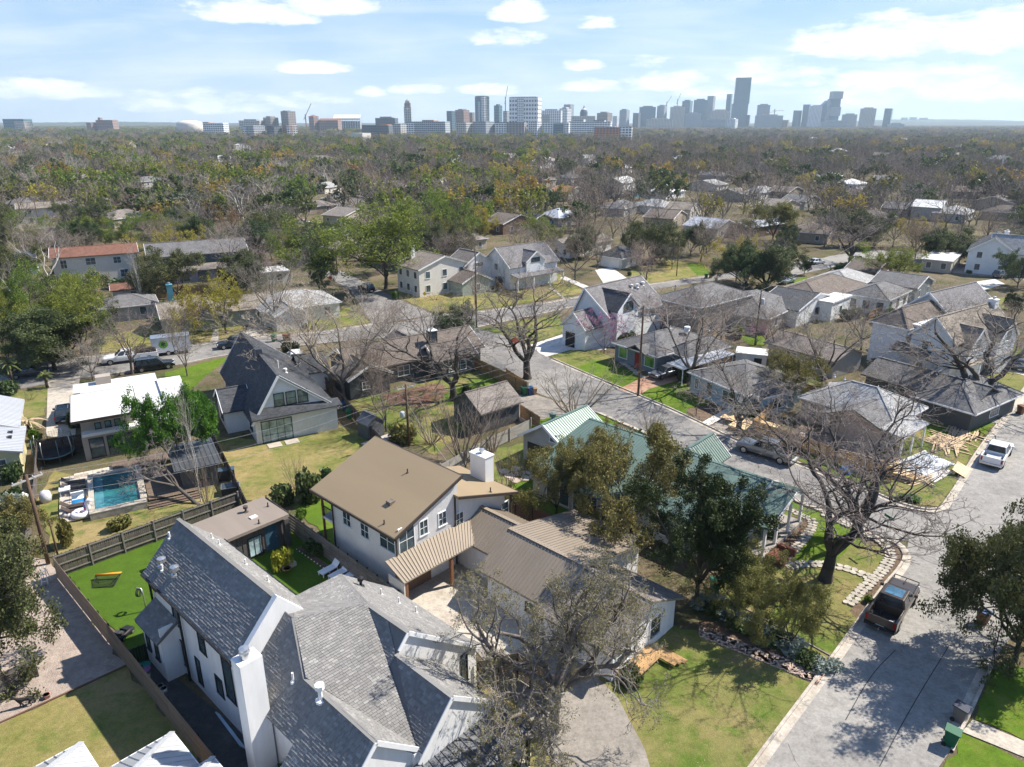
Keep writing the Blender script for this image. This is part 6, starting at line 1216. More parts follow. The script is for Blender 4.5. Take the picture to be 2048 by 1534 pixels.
bing = mat('bin_green', (0.01, 0.10, 0.05), .5, .1); binb = mat('bin_blue', (0.012, 0.05, 0.14), .5, .1); bingrey = mat('bin_grey', (0.13, 0.12, 0.115), .6, .1); binbr = mat('bin_brown', (0.20, 0.10, 0.055), .6, .1); rubber = mat('rubber', (0.02, 0.02, 0.02), .8)
def bin_(x, y, m, label, rot=0, lid=None, s_=1.0):
    o = thing('wheeled_bin', label, 'wheeled bin', G(x, y), rot); o.scale = (s_, s_, s_); mb = MB(); b, t = .24, .31
    mb.v = [(-b, -b, .06), (b, -b, .06), (b, b, .06), (-b, b, .06), (-t, -t * 1.15, .98), (t, -t * 1.15, .98), (t, t * 1.1, 1.02), (-t, t * 1.1, 1.02)]; mb.f = [(0, 3, 2, 1), (4, 5, 6, 7), (0, 1, 5, 4), (1, 2, 6, 5), (2, 3, 7, 6), (3, 0, 4, 7)]; mb.m = [0] * 6; mb.build('body', m, o)
    l = MB(); l.prism([(-t - .03, -t * 1.15 - .05, 1.0), (t + .03, -t * 1.15 - .05, 1.0), (t + .03, t * 1.1 + .03, 1.05), (-t - .03, t * 1.1 + .03, 1.05)], (0, 0, .06)); l.build('lid', lid or m, o); MB().bar((-.26, .40, .98), (.26, .40, .98), .05, .05).build('handle', m, o)
    for sx in (-.27, .27): MB().tube([(sx - .04, .26, .13), (sx + .04, .26, .13)], .13, 10).build('wheel', rubber, o, uv=False)
bin_(1917, 1442, bingrey, 'grey wheeled bin with dark blue lid at the right kerb', 40, mat('lid_navy', (.01, .02, .05), .5)); bin_(1899, 1490, bing, 'green wheeled bin standing below the grey one at the kerb', 50); bin_(1963, 1248, binbr, 'tan wheeled bin under the glossy live oak', 30, binb); bin_(1048, 790, bing, 'dark green bin beside the bright board fence', 20); bin_(1060, 790, binb, 'blue bin beside the bright board fence', 20); bin_(1069, 789, tanfence, 'brown compost bin right of the blue bin', 20, None, .8)
bin_(548, 683, bing, 'green bin at the foot of the concrete driveway', 0); bin_(571, 681, binbr, 'terracotta brown bin near the cross street kerb', 0); bin_(578, 680, binbr, 'second terracotta brown bin beside its twin', 0); bin_(2040, 828, binbr, 'brown bin on the kerb at the right picture edge', 20); bin_(2013, 808, mat('bin_maroon', (.07, .03, .03), .6), 'maroon bin beside the twin trunked tree lawn', 20); bin_(1452, 800, mat('bin_darkgreen', (.01, .05, .03), .6), 'dark green bin at the porch of the light blue house', 0); bin_(1412, 557, bing, 'green cart on the far road edge', 0); bin_(1421, 556, honey, 'orange cart next to the green cart', 0); bin_(1428, 1185, mat('teal_plastic', (.02, .20, .13), .5), 'small teal bin at the foot of the dark cedar', 0); bin_(690, 820, binb, 'blue bin between fence and brick wall', 0); bin_(700, 836, bing, 'green bin beside the long brown fence', 0)
# ================================================================== vehicles
def wheelset(o, xs, hw, r=.38, w=.26):
    tm = MB().tube([(0, -w / 2, 0), (0, -w / 2 + .03, 0), (0, w / 2 - .03, 0), (0, w / 2, 0)], [r * .9, r, r, r * .9], 18).mesh('tyre', rubber, False, False)
    rm = MB().tube([(0, -w / 2 - .012, 0), (0, w / 2 + .012, 0)], r * .62, 10).mesh('rim', mat('alloy', (.45, .46, .47), .3, .1, metal=.8), False, False)
    for x in xs:
        for s_ in (-1, 1): t = link('wheel', tm, o, (x, s_ * (hw - w * .42), r)); link('rim', rm, t)
def loft(st, m, name, o, smooth=True):
    """body skin from stations (x, z_low, z_mid, z_top, half width low, mid, top)"""
    mb = MB(); rings = []
    for x, zl, zm, zt, wl, wm, wt in st:
        b = len(mb.v); mb.v += [(x, -wl, zl), (x, -wm, zm), (x, -wm * .995, zm + (zt - zm) * .6), (x, -wt, zt), (x, wt, zt), (x, wm * .995, zm + (zt - zm) * .6), (x, wm, zm), (x, wl, zl)]; rings.append(b)
    for a, b in zip(rings, rings[1:]):
        for i in range(8): j = (i + 1) % 8; mb.f.append((a + i, b + i, b + j, a + j)); mb.m.append(0)
    mb.f.append(tuple(rings[0] + i for i in range(8))); mb.f.append(tuple(rings[-1] + i for i in range(7, -1, -1))); mb.m += [0, 0]
    me = mb.mesh(name, m, False, False); ob = link(name, me, o); md = ob.modifiers.new('bevel', 'BEVEL'); md.width = .05; md.segments = 2; md.limit_method = 'ANGLE'; return ob
def carpaint(name, col, rough=.25, metal=.3): 
    m = mat(name, col, rough, .03, 1, metal=metal); m.node_tree.nodes['Principled BSDF'].inputs['Coat Weight'].default_value = .5; return m
autog = glass('auto_glass', (.012, .016, .02), .04); lampw = mat('headlight_glass', (.6, .62, .65), .1); lampr = mat('tail_light', (.35, .01, .01), .2); plate = mat('number_plate', (.7, .7, .68), .5)
def lights(o, xf, xr, hw, zf, zr):
    for s_ in (-1, 1):
        MB().box(xf - .12, xf + .015, s_ * hw * .72 - .2, s_ * hw * .72 + .2, zf - .09, zf + .09).build('headlight', lampw, o, uv=False); MB().box(xr - .015, xr + .1, s_ * hw * .86 - .08, s_ * hw * .86 + .08, zr - .2, zr + .2).build('tail_light', lampr, o, uv=False)
    MB().box(xr - .03, xr, -.26, .26, zr - .42, zr - .28).build('number_plate', plate, o, uv=False)
def mirrors(o, x, hw, z, m):
    for s_ in (-1, 1): MB().box(x - .08, x + .08, min(s_ * hw, s_ * (hw + .22)), max(s_ * hw, s_ * (hw + .22)), z, z + .2).build('mirror', m, o, uv=False)
def cabin(o, m, x0, x1, x2, x3, z0, z1, w0, w1, sun=False):
    """greenhouse: base x0..x3, roof x1..x2"""
    mb = MB(); mb.v = [(x0, -w0, z0), (x3, -w0, z0), (x3, w0, z0), (x0, w0, z0), (x1, -w1, z1), (x2, -w1, z1), (x2, w1, z1), (x1, w1, z1)]; mb.f = [(0, 3, 2, 1), (4, 5, 6, 7), (0, 1, 5, 4), (1, 2, 6, 5), (2, 3, 7, 6), (3, 0, 4, 7)]; mb.m = [0] * 6
    ob = mb.build('cabin', m, o, uv=False); md = ob.modifiers.new('bevel', 'BEVEL'); md.width = .06; md.segments = 2
    V_ = [Vector(v) for v in mb.v]
    def pane(a, b, c, d, i=.09, name='window'):
        q = [V_[k] for k in (a, b, c, d)]; ce = sum(q, Vector()) / 4; n = (q[1] - q[0]).cross(q[3] - q[0]).normalized(); q = [p.lerp(ce, i) + n * .012 for p in q]; MB().prism(q, n * .012).build(name, autog, o, uv=False)
    pane(1, 2, 6, 5, .12, 'windscreen'); pane(3, 0, 4, 7, .12, 'rear_window')
    L = x3 - x0
    for side in (0, 1):
        A, Bq, Cq, D = (0, 1, 5, 4) if side == 0 else (2, 3, 7, 6)
        for f0, f1 in ((.03, .49), (.53, .97)):
            q = [V_[A].lerp(V_[Bq], f0), V_[A].lerp(V_[Bq], f1), V_[D].lerp(V_[Cq], f1), V_[D].lerp(V_[Cq], f0)]; ce = sum(q, Vector()) / 4; n = (q[1] - q[0]).cross(q[3] - q[0]).normalized(); q = [p.lerp(ce, .12) + n * .012 for p in q]; MB().prism(q, n * .012).build('side_window', autog, o, uv=False)
    if sun: MB().box(x1 + .25, x2 - .2, -w1 * .72, w1 * .72, z1 - .02, z1 + .015).build('sunroof', glass('roof_glass', (.03, .07, .11), .05), o, uv=False)
    return ob
def pickup(p, yaw, m, label, sun=False, rack=False, load=None, bed=1.75, L=5.85, chassis=False):
    o = thing('pickup_truck', label, 'pickup truck', p, yaw); hw = .99; x0, x1 = -L / 2, L / 2; cb = x0 + bed + .05
    loft([(cb, .45, .8, 1.18, .93, hw, .95), (x1 - 1.75, .42, .8, 1.2, .93, hw, .95), (x1 - 1.6, .42, .8, 1.16, .93, hw, .93), (x1 - .25, .42, .8, 1.08, .9, .97, .88), (x1, .5, .75, .98, .8, .9, .8)], m, 'body', o)
    b = MB(); b.box(x0, cb, -hw, -hw + .13, .5, 1.2); b.box(x0, cb, hw - .13, hw, .5, 1.2); b.box(cb - .08, cb, -hw + .13, hw - .13, .5, 1.2); b.build('bed', m, o, uv=False)
    MB().box(x0 + .06, cb - .08, -hw + .13, hw - .13, .5, .58).build('bed_floor', mat('bed_liner', (.03, .032, .034), .7), o, uv=False); MB().box(x0 - .03, x0 + .06, -hw + .1, hw - .1, .55, 1.2).build('tailgate', m, o, uv=False)
    cabin(o, m, cb, cb + .12, x1 - 2.45, x1 - 1.62, 1.16, 1.84, .93, .76, sun); wheelset(o, (x0 + 1.05, x1 - .95), hw, .41, .28); lights(o, x1, x0 - .02, hw, .88, .92); mirrors(o, x1 - 1.95, hw, 1.2, m)
    MB().box(x1 - .1, x1 + .1, -.95, .95, .42, .66).build('bumper', chrome if not rack else black, o, uv=False); MB().box(x0 - .16, x0 + .02, -.95, .95, .42, .6).build('bumper', chrome if not rack else black, o, uv=False); MB().box(x1 - .02, x1 + .02, -.62, .62, .68, .98).build('grille', black, o, uv=False)
    if rack:
        g = MB(); z = 1.2
        for a, b2 in (((x1 - 1.5, -.85, z), (x1 + .1, -.8, z)), ((x1 + .1, -.8, z), (x1 + .1, .8, z)), ((x1 + .1, .8, z), (x1 - 1.5, .85, z)), ((x1 + .1, -.8, .6), (x1 + .1, -.8, z)), ((x1 + .1, .8, .6), (x1 + .1, .8, z)), ((x1 - .7, 0, z), (x1 + .1, 0, z))): g.bar(a, b2, .05, .05)
        g.build('guard_bars', black, o, uv=False); MB().tube([(x0 - .35, 0, .48), (x0, 0, .48)], .04, 6).build('tow_hitch', chrome, o, uv=False)
    if load == 'box': MB().box(x0 + .25, cb - .2, -.6, .6, .58, .98).build('tool_box', mat('tool_box', (.45, .47, .5), .5), o, uv=False)
    if load == 'junk':
        r = random.Random(4); 
        for i in range(5): c = Vector((r.uniform(x0 + .3, cb - .4), r.uniform(-.6, .6), .6)); MB().box(c.x - .2, c.x + .2, c.y - .12, c.y + .12, .58, .58 + r.uniform(.1, .3)).build('cargo', [white, mat('red_crate', (.3, .03, .02), .5), black][i % 3], o, uv=False)
    return o
def suv(p, yaw, m, label, cat='suv', L=4.75, h=1.72, name='parked_suv', low=False):
    o = thing(name, label, cat, p, yaw); hw = .93; x0, x1 = -L / 2, L / 2; zb = .98 if not low else .86; h = h if not low else 1.42
    loft([(x0, .45, .7, zb - .05, .8, .88, .8), (x0 + .2, .35, .7, zb + .04, .88, hw, .86), (x1 - 1.6, .32, .7, zb + .04, .88, hw, .87), (x1 - .3, .34, .68, zb - .06, .85, .9, .8), (x1, .42, .62, zb - .2, .72, .82, .72)], m, 'body', o)
    if not low: cabin(o, m, x0 + .06, x0 + .35, x1 - 2.15, x1 - 1.4, zb, h, .85, .68)
    else: cabin(o, m, x0 + .55, x0 + 1.25, x1 - 2.1, x1 - 1.25, zb, h, .83, .64)
    wheelset(o, (x0 + .9, x1 - .88), hw, .36, .24); lights(o, x1 - .03, x0 + .03, hw, zb - .22, zb - .16); mirrors(o, x1 - 1.75, hw - .03, zb + .02, m); MB().box(x1 - .06, x1 + .03, -.8, .8, .36, .55).build('bumper', m if low else black, o, uv=False); MB().box(x1 - .05, x1 + .012, -.45, .45, .58, .74).build('grille', black, o, uv=False)
    if not low:
        for s_ in (-1, 1): MB().bar((x0 + .5, s_ * .58, h + .04), (x1 - 2.3, s_ * .58, h + .04), .04, .04).build('roof_rail', chrome, o, uv=False)
    return o
pk_black = carpaint('paint_black', (.012, .013, .015)); pk_bronze = carpaint('paint_bronze', (.075, .058, .045), .3); pk_white = carpaint('paint_white', (.72, .72, .72), .3, 0); pk_silver = carpaint('paint_silver', (.22, .235, .25), .28, .6); pk_grey = carpaint('paint_grey', (.10, .11, .12), .25, .5); pk_navy = carpaint('paint_navy', (.015, .03, .055)); pk_blue = carpaint('paint_paleblue', (.35, .42, .48), .3)
pickup(G(1783, 1224), 48, pk_bronze, 'dark bronze pickup with glass roof and bull bar parked at the near kerb', True, True, 'junk', bed=1.75)
pickup(G(1531, 912), 137, pk_silver, 'silver crew cab pickup parked on the side street', bed=1.7, load='junk'); pickup(G(1991, 918), 48, pk_white, 'white pickup with a box in its bed at the far kerb', load='box')
o = pickup(G(262, 722), 207, pk_white, 'white flatbed work truck heaped with cut branches', bed=3.0, L=7.0); 
r_ = random.Random(9); bmb = MB()
for i in range(160): c = Vector((r_.uniform(-3.4, -.5), r_.uniform(-.8, .8), r_.uniform(.7, 1.7))); d = vrand(r_) * r_.uniform(.3, .9); d.z *= .5; bmb.tube([c - d, c + d * .3 + vrand(r_) * .1, c + d], [.03, .025, .012], 4, False)
tag(bmb.build('branch_pile', bk_brown, None, uv=False), 'tangled heap of cut branches on the white work truck', 'branch pile'); bp_ = bpy.data.objects['branch_pile']; bp_.location = o.location; bp_.rotation_euler = o.rotation_euler
tr_ = thing('box_trailer', 'white box trailer with round green and black emblem behind the work truck', 'trailer', G(345, 706), 25); MB().box(-2.6, 2.6, -1.1, 1.1, .5, 2.7).build('box', carpaint('trailer_white', (.66, .67, .69), .4, 0), tr_, uv=False); wheelset(tr_, (-.5, .5), 1.1, .36); MB().bar((-2.6, 0, .5), (-4.0, 0, .5), .1, .1).build('drawbar', black, tr_); MB().box(-2.62, 2.62, -1.13, 1.13, 2.62, 2.74).build('roof_trim', chrome, tr_)
egreen = mat('emblem_green', (.12, .38, .02), .5, .05); mb = MB(); 
for k in range(24):
    a, b = 2 * math.pi * k / 24, 2 * math.pi * (k + 1) / 24; mb.poly([(-1.0 + .62 * math.cos(t_) * s_, -1.112, 1.75 + .62 * math.sin(t_) * s_) for t_, s_ in ((a, 1), (b, 1), (b, .62), (a, .62))])
em = mb.build('emblem_ring', egreen, tr_, uv=False); mb = MB(); mb.poly([(-1.0 + .36 * math.cos(2 * math.pi * k / 18), -1.112, 1.75 + .36 * math.sin(2 * math.pi * k / 18)) for k in range(18)]); mb.build('emblem_centre', black, em, uv=False)
mb = MB()
for k in range(6): t_ = 2 * math.pi * k / 6; mb.poly([(-1.0 + rr * math.cos(t_ + q), -1.118, 1.75 + rr * math.sin(t_ + q)) for rr, q in ((.14, 0), (.30, .25), (.34, 0), (.30, -.25))])
mb.build('emblem_leaf', egreen, em, uv=False)
suv(G(310, 738), 28, pk_black, 'black suv parked on the street behind the white-roofed house', L=5.1, name='parked_suv'); suv(G(468, 694), 205, pk_navy, 'dark navy suv at the far kerb of the cross street'); suv(G(592, 722), 108, pk_white, 'white suv in the driveway beside the charcoal roof'); suv(G(131, 836), 118, pk_navy, 'dark blue car on the driveway under the white roof edge', 'car', name='parked_car', low=False, L=4.5)
suv(G(733, 582), 125, pk_black, 'black suv in the shade of the huge spreading green tree'); suv(G(1330, 752), 215, pk_silver, 'silver sedan nosing out of the carport', 'car', name='parked_car', low=True); suv(G(60, 752), 30, pk_grey, 'dark car half hidden behind the palms', 'car', name='parked_car', low=True); suv(G(1632, 528), 30, pk_white, 'white car parked near the golden tree', 'car', name='parked_car', low=True); suv(G(1572, 566), 40, pk_blue, 'pale blue car beside the narrow conifer', 'car', name='parked_car', low=True); suv(G(1715, 524), 20, pk_white, 'white van like car at the road bend', 'car', name='parked_car'); suv(G(577, 447), 20, pk_grey, 'dark car in front of the house with white fascia', 'car', name='parked_car', low=True); suv(G(610, 448), 10, pk_white, 'white covered car beside the dark one on the far drive', 'car', name='parked_car', low=True); suv(G(2005, 555), 20, pk_silver, 'silver pickup like car on the far drive at the right', 'car', name='parked_car'); suv(G(1918, 485), 30, pk_white, 'white car left of the white gabled house', 'car', name='parked_car', low=True); suv(G(2036, 735), 60, pk_grey, 'grey car on the drive at the right picture edge', 'car', name='parked_car', low=True); suv(G(1040, 415), 10, pk_white, 'white car between roofs in the middle canopy', 'car', name='parked_car', low=True)
# ================================================================== gardens: loungers, toys, pool things, animals
lw_ = mat('lounger_white', (.72, .73, .75), .5, .03)
def lounger(p, yaw, m, label, group=None, back=40):
    o = thing('sun_lounger', label, 'sun lounger', p, yaw, group); MB().box(-.95, .35, -.33, .33, .30, .36).build('seat', m, o); c, s_ = math.cos(R(back)), math.sin(R(back))
    MB().prism([(.35, -.33, .33), (.35, .33, .33), (.35 + .75 * c, .33, .33 + .75 * s_), (.35 + .75 * c, -.33, .33 + .75 * s_)], (0, 0, .06)).build('backrest', m, o)
    for x in (-.88, .4):
        for y in (-.29, .29): MB().box(x - .03, x + .03, y - .03, y + .03, 0, .3).build('leg', m, o)
    if m is not lw_:
        for y in (-.36, .36): MB().bar((-.1, y, .52), (.45, y, .52), .05, .03).build('armrest', m, o)
    return o
for i, (x, y) in enumerate(((662, 1143), (682, 1151), (700, 1158))): lounger(G(x, y), 50, lw_, ('white sun lounger farthest from the stucco gable', 'white sun lounger between two others by the charcoal board fence', 'white sun lounger half hidden behind the shingled gable')[i], 'white sun loungers on the courtyard turf', 45)
dkw = mat('lounger_brown', (.06, .045, .038), .7, .1)
for i, (x, y) in enumerate(((148, 970), (150, 982), (148, 1018), (150, 1028))): lounger(G(x, y, .1), 205, dkw, ('dark wooden lounger nearest the trampoline', 'dark wooden lounger second from the trampoline', 'dark wooden lounger between the blue mat and the float', 'dark wooden lounger nearest the white float')[i], 'dark loungers on the pool terrace')
o = thing('foam_mat', 'white and blue foam mat leaning folded on the pool terrace', 'pool mat', G(157, 1000, .1), 30); MB().box(-.5, .5, -.7, .1, .02, .1).build('blue_half', mat('mat_blue', (.01, .17, .38), .6), o); pts = [(math.sin(t_ / 10 * math.pi) * .35, math.cos(t_ / 10 * math.pi) * -.35 + .35) for t_ in range(11)]; mb = MB()
for (a, b), (c, d) in zip(pts, pts[1:]): mb.prism([(-.5, a, b + .1), (.5, a, b + .1), (.5, c, d + .1), (-.5, c, d + .1)], (0, .06, .03))
mb.build('white_half', white, o)
o = thing('inflatable_unicorn', 'white inflatable unicorn ring float with coloured mane lying on the terrace', 'pool float', G(163, 1032, .1), 20); vin = mat('white_vinyl', (.78, .76, .80), .3, .04)
mb = MB(); ringp = [(math.cos(2 * math.pi * k / 20) * .55, math.sin(2 * math.pi * k / 20) * .55, .26) for k in range(21)]; mb.tube(ringp, .25, 10, False); mb.build('ring', vin, o, True, False); MB().tube([(.5, 0, .3), (.62, 0, .8), (.6, 0, 1.2), (.8, 0, 1.45), (1.05, 0, 1.35)], [.22, .2, .19, .2, .1], 10).build('neck', vin, o, True, False); MB().lathe([(.07, 0), (.04, .2), (.005, .36)], 8, (.72, 0, 1.58)).build('horn', mat('horn_gold', (.6, .38, .08), .4), o)
for i, cc in enumerate(((.55, .05, .12), (.10, .25, .5), (.35, .08, .45))): MB().tube([(.42 - i * .02, -.08 + i * .08, .6 + i * .22), (.36, -.05 + i * .06, .85 + i * .2)], [.13, .07], 8).build('mane', mat('mane%s' % 'abc'[i], cc, .4), o, True, False)
o = thing('crumpled_float', 'deflated pale pool toy heaped beside the unicorn ring', 'pool toy', G(140, 1032, .1)); r = random.Random(3)
for k in range(7): c = Vector((r.uniform(-.5, .5), r.uniform(-.3, .3), .18)); MB().tube([c + Vector((0, 0, -.15)), c, c + Vector((0, 0, .18))], [.12, .26, .1], 8).build('fold', mat('pale_vinyl', (.58, .52, .50), .5, .15, 3), o, True, False)
o = thing('patio_table', 'white square patio table between the two lounger pairs', 'table', G(132, 990, .1), 30); MB().box(-.45, .45, -.45, .45, .62, .68).build('top', lw_, o)
for sx in (-.38, .38):
    for sy in (-.38, .38): MB().box(sx - .03, sx + .03, sy - .03, sy + .03, 0, .62).build('leg', lw_, o)
o = thing('trampoline', 'round trampoline with dark net enclosure beside the timber fence', 'trampoline', tuple(fr(-80.8, -6.9, -60)), 0); rr = 1.75; pads = [(math.cos(2 * math.pi * k / 24) * rr, math.sin(2 * math.pi * k / 24) * rr, .7) for k in range(25)]
MB().tube(pads, .07, 6, False).build('frame_pad', mat('pad_teal', (.10, .17, .17), .6), o, True, False); MB().poly([(x * .97, y * .97, .7) for x, y, z in pads[:-1]]).build('mat', mat('tramp_mat', (.02, .022, .025), .8), o)
for k in range(8): a = 2 * math.pi * k / 8; c, s_ = math.cos(a) * rr, math.sin(a) * rr; MB().tube([(c, s_, 0), (c * 1.05, s_ * 1.05, 1.4), (c, s_, 2.5)], .035, 6).build('post', MATS['pad_teal'] if k % 2 else chrome, o, True, False)
net = MB()
for k in range(48): a = 2 * math.pi * k / 48; net.bar((math.cos(a) * rr, math.sin(a) * rr, .72), (math.cos(a) * rr, math.sin(a) * rr, 2.4), .012, .012)
for z in [.9 + .2 * i for i in range(8)]: net.tube([(math.cos(2 * math.pi * k / 24) * rr, math.sin(2 * math.pi * k / 24) * rr, z) for k in range(25)], .007, 3, False)
net.build('net', black, o, uv=False, kind='stuff')
o = thing('covered_grill', 'grill under a pale grey cover beside the wire fence', 'grill', G(93, 1003)); MB().tube([(0, 0, 0), (0, 0, .5), (0, 0, .95), (.05, 0, 1.1)], [.45, .5, .42, .12], 8).build('cover', mat('cover_grey', (.55, .54, .56), .8, .08), o, True, False)
o = thing('water_tank', 'small white propane tank on legs behind the leaning pole', 'tank', G(52, 1010)); MB().lathe([(.1, .1), (.32, .15), (.36, .3), (.36, .95), (.2, 1.1), (.1, 1.12), (.1, 1.25), (.05, 1.28)], 12).build('body', white, o, True, False); MB().lathe([(.3, 0), (.3, .12)], 10).build('foot', chrome, o)
o = thing('rebounder_net', 'orange topped rebounder net lying tilted on the turf', 'sports net', G(212, 1168, 0), 10); fo = MB(); A1, A2, A3, A4 = (-.9, .75, .35), (.95, .6, .45), (.75, -.55, .15), (-.8, -.4, .02)
MB().tube([A1, A2], .09, 8).build('orange_pad', mat('orange_pad', (.72, .27, .02), .6), o, True, False)
for a, b in ((A2, A3), (A3, A4), (A4, A1), (A2, (.3, -.1, 0)), (A1, (-.5, .1, 0))): fo.tube([a, b], .03, 6)
fo.build('frame', black, o, uv=False); nn = MB(); a1, a2, a3, a4 = map(Vector, (A1, A2, A3, A4))
for k in range(1, 16): f = k / 16; nn.bar(a1.lerp(a2, f), a4.lerp(a3, f), .012, .012); nn.bar(a1.lerp(a4, f), a2.lerp(a3, f), .012, .012)
nn.build('net', black, o, kind='stuff', uv=False)
o = thing('toy_car', 'black ride on toy jeep parked on the turf by the slatted fence', 'toy car', G(249, 1272), 75); loft([(-.62, .14, .25, .42, .3, .36, .33), (-.3, .12, .25, .44, .33, .38, .34), (.2, .12, .25, .46, .33, .38, .33), (.62, .14, .24, .38, .28, .34, .28)], black, 'body', o); MB().prism([(.05, -.3, .44), (.05, .3, .44), (-.08, .26, .66), (-.08, -.26, .66)], (.02, 0, 0)).build('windscreen', autog, o)
for y in (-.16, .16): MB().box(-.5, -.2, y - .12, y + .12, .4, .62).build('seat', mat('toy_seat', (.05, .05, .055), .6), o)
wheelset(o, (-.4, .4), .36, .15, .14)
o = thing('basketball_post', 'freestanding steel hoop post with coiled hose beside the side bay', 'post', G(293, 1222)); MB().tube([(0, 0, 0), (0, 0, 1.5), (-.1, .05, 1.8), (-.45, .1, 1.85)], .05, 8).build('pole', chrome, o, True, False); hp = [(-.45 + .02 * k / 4, .1 + .28 * math.cos(k * .6), 1.45 + .28 * math.sin(k * .6)) for k in range(44)]; MB().tube(hp, .02, 5, False).build('hose', black, o, True, False)
o = thing('step_ladder', 'white step ladder leaning beside the gravel yard', 'ladder', G(90, 1170), 20)
for s_ in (-.2, .2): MB().bar((s_, 0, 0), (s_ * .7, .35, 1.3), .05, .04).build('stile', white, o); MB().bar((s_, .8, 0), (s_ * .7, .4, 1.3), .04, .03).build('rear_leg', white, o)
for k in range(4): f = (k + 1) / 5; MB().bar((-.2 + .06 * f, .35 * f, 1.3 * f), (.2 - .06 * f, .35 * f, 1.3 * f), .09, .025).build('step', white, o)
# black dog walking on the path edge
dg = thing('dog', 'black dog walking along the path by the slatted fence', 'dog', G(53, 1412), 205)
def skin(name, pts, edges, rad, m, parent, sub=2):
    me = bpy.data.meshes.new(name); me.from_pydata(pts, edges, []); ob = link(name, me, parent); me.materials.append(m); md = ob.modifiers.new('skin', 'SKIN'); md.use_smooth_shade = True
    for v, q in zip(me.skin_vertices[0].data, rad): v.radius = q if isinstance(q, tuple) else (q, q)
    me.skin_vertices[0].data[0].use_root = True; s2 = ob.modifiers.new('sub', 'SUBSURF'); s2.levels = 1; s2.render_levels = sub; return ob
P_ = [(-.30, 0, .50), (-.05, 0, .50), (.22, 0, .52), (.36, 0, .62), (.46, 0, .74), (.58, 0, .76), (.70, 0, .72), (-.42, 0, .55), (-.58, 0, .66), (-.66, 0, .78)]; E2 = [(0, 1), (1, 2), (2, 3), (3, 4), (4, 5), (5, 6), (0, 7), (7, 8), (8, 9)]; Rd = [(.10, .12), (.10, .12), (.115, .15), (.085, .10), .08, .075, .04, .035, .022, .012]
for hx, st_, up_ in ((-.30, .10, 1), (.22, .08, 0)):
    for s_ in (-1, 1):
        k = len(P_); q = .09 * s_ * (1 if hx < 0 else -1)
        if up_: P_ += [(hx + .02, s_ * .09, .40), (hx + .06 + q * .5, s_ * .10, .28), (hx - .07 + q, s_ * .10, .15), (hx - .04 + q, s_ * .10, .03), (hx + .04 + q, s_ * .10, .015)]; Rd += [.085, .055, .032, .028, .03]; E2 += [(0, k), (k, k + 1), (k + 1, k + 2), (k + 2, k + 3), (k + 3, k + 4)]
        else: P_ += [(hx + .02, s_ * .09, .40), (hx - .03 + q, s_ * .09, .24), (hx + .0 + q, s_ * .09, .03), (hx + .06 + q, s_ * .09, .015)]; Rd += [.07, .042, .028, .03]; E2 += [(2, k), (k, k + 1), (k + 1, k + 2), (k + 2, k + 3)]
skin('body', P_, E2, Rd, mat('black_fur', (.014, .013, .012), .7, .3, 8), dg)
for s_ in (-1, 1): MB().prism([(.50, s_ * .06, .82), (.56, s_ * .07, .80), (.53, s_ * .11, .72)], (0, s_ * .015, 0)).build('ear', MATS['black_fur'], dg)
o = thing('flower_pot', 'small pink and white pot on the path edge', 'flower pot', G(95, 1396)); MB().lathe([(.14, 0), (.2, .25), (.22, .27), (.17, .27), (.15, .22)], 10).build('pot', mat('pink_pot', (.5, .25, .2), .7, .4, 6), o, True, False)
# side yard clutter
for i, (x, y, m_, l, s_) in enumerate(((288, 1332, mat('toy_green', (.03, .33, .26), .5), 'mint green plastic disc in the dark side yard', .4), (290, 1340, mat('toy_pink', (.4, .16, .36), .5), 'pink plastic disc under the mint one', .35), (296, 1355, white, 'white bucket by the slatted fence', .17), (322, 1379, white, 'white bucket beside a second one', .19), (329, 1384, white, 'second white bucket nearer the camera', .19))):
    o = thing('bucket' if 'bucket' in l else 'plastic_disc', l, 'bucket' if 'bucket' in l else 'toy', G(x, y), 20 * i); MB().lathe([(s_ * .85, 0), (s_, .3 if 'bucket' in l else .06), (s_ * .9, .3 if 'bucket' in l else .08), (s_ * .1, .28 if 'bucket' in l else .09)], 14).build('body', m_, o, True, False)
for i in range(3): a, b = G(432 + i * 3, 1426 + i * 2), G(482 + i * 4, 1494 + i * 2); tag(MB().tube([a + Vector((0, 0, .06)), b + Vector((0, 0, .06))], .05, 8).build('plastic_pipe', mat('pale_blue_pipe', (.42, .55, .65), .4), None, True, False), ('pale plastic pipe lying against the house base', 'pale plastic pipe in the middle of three', 'pale plastic pipe nearest the slatted fence')[i], 'pipe', 'plastic pipes in the dark side yard')
o = thing('ac_unit', 'grey air conditioning unit on a pad beside the dark steel cover', 'air conditioner', G(463, 985), 20)
for (c0, wd, dp, hh) in (((0, 0), 1.6, 1.1, .7), ): 
    MB().box(-wd / 2, wd / 2, -dp / 2, dp / 2, 0, hh).build('case', mat('unit_brown', (.06, .055, .05), .6), o); MB().box(-wd / 2 - .03, wd / 2 + .03, -dp / 2 - .03, dp / 2 + .03, hh, hh + .05).build('rim', chrome, o); MB().box(-wd / 2 + .05, wd / 2 - .05, -dp / 2 + .05, dp / 2 - .05, hh + .03, hh + .06).build('cover', mat('cover_dark', (.05, .06, .075), .3), o)
o = thing('storage_box', 'upright dark storage box with blue lid behind the cabana', 'storage box', G(455, 958), 20); MB().box(-.7, .7, -.4, .4, 0, 1.0).build('body', MATS['unit_brown'], o); MB().box(-.74, .74, -.44, .44, 1.0, 1.08).build('lid', mat('lid_blue', (.05, .085, .12), .4), o)
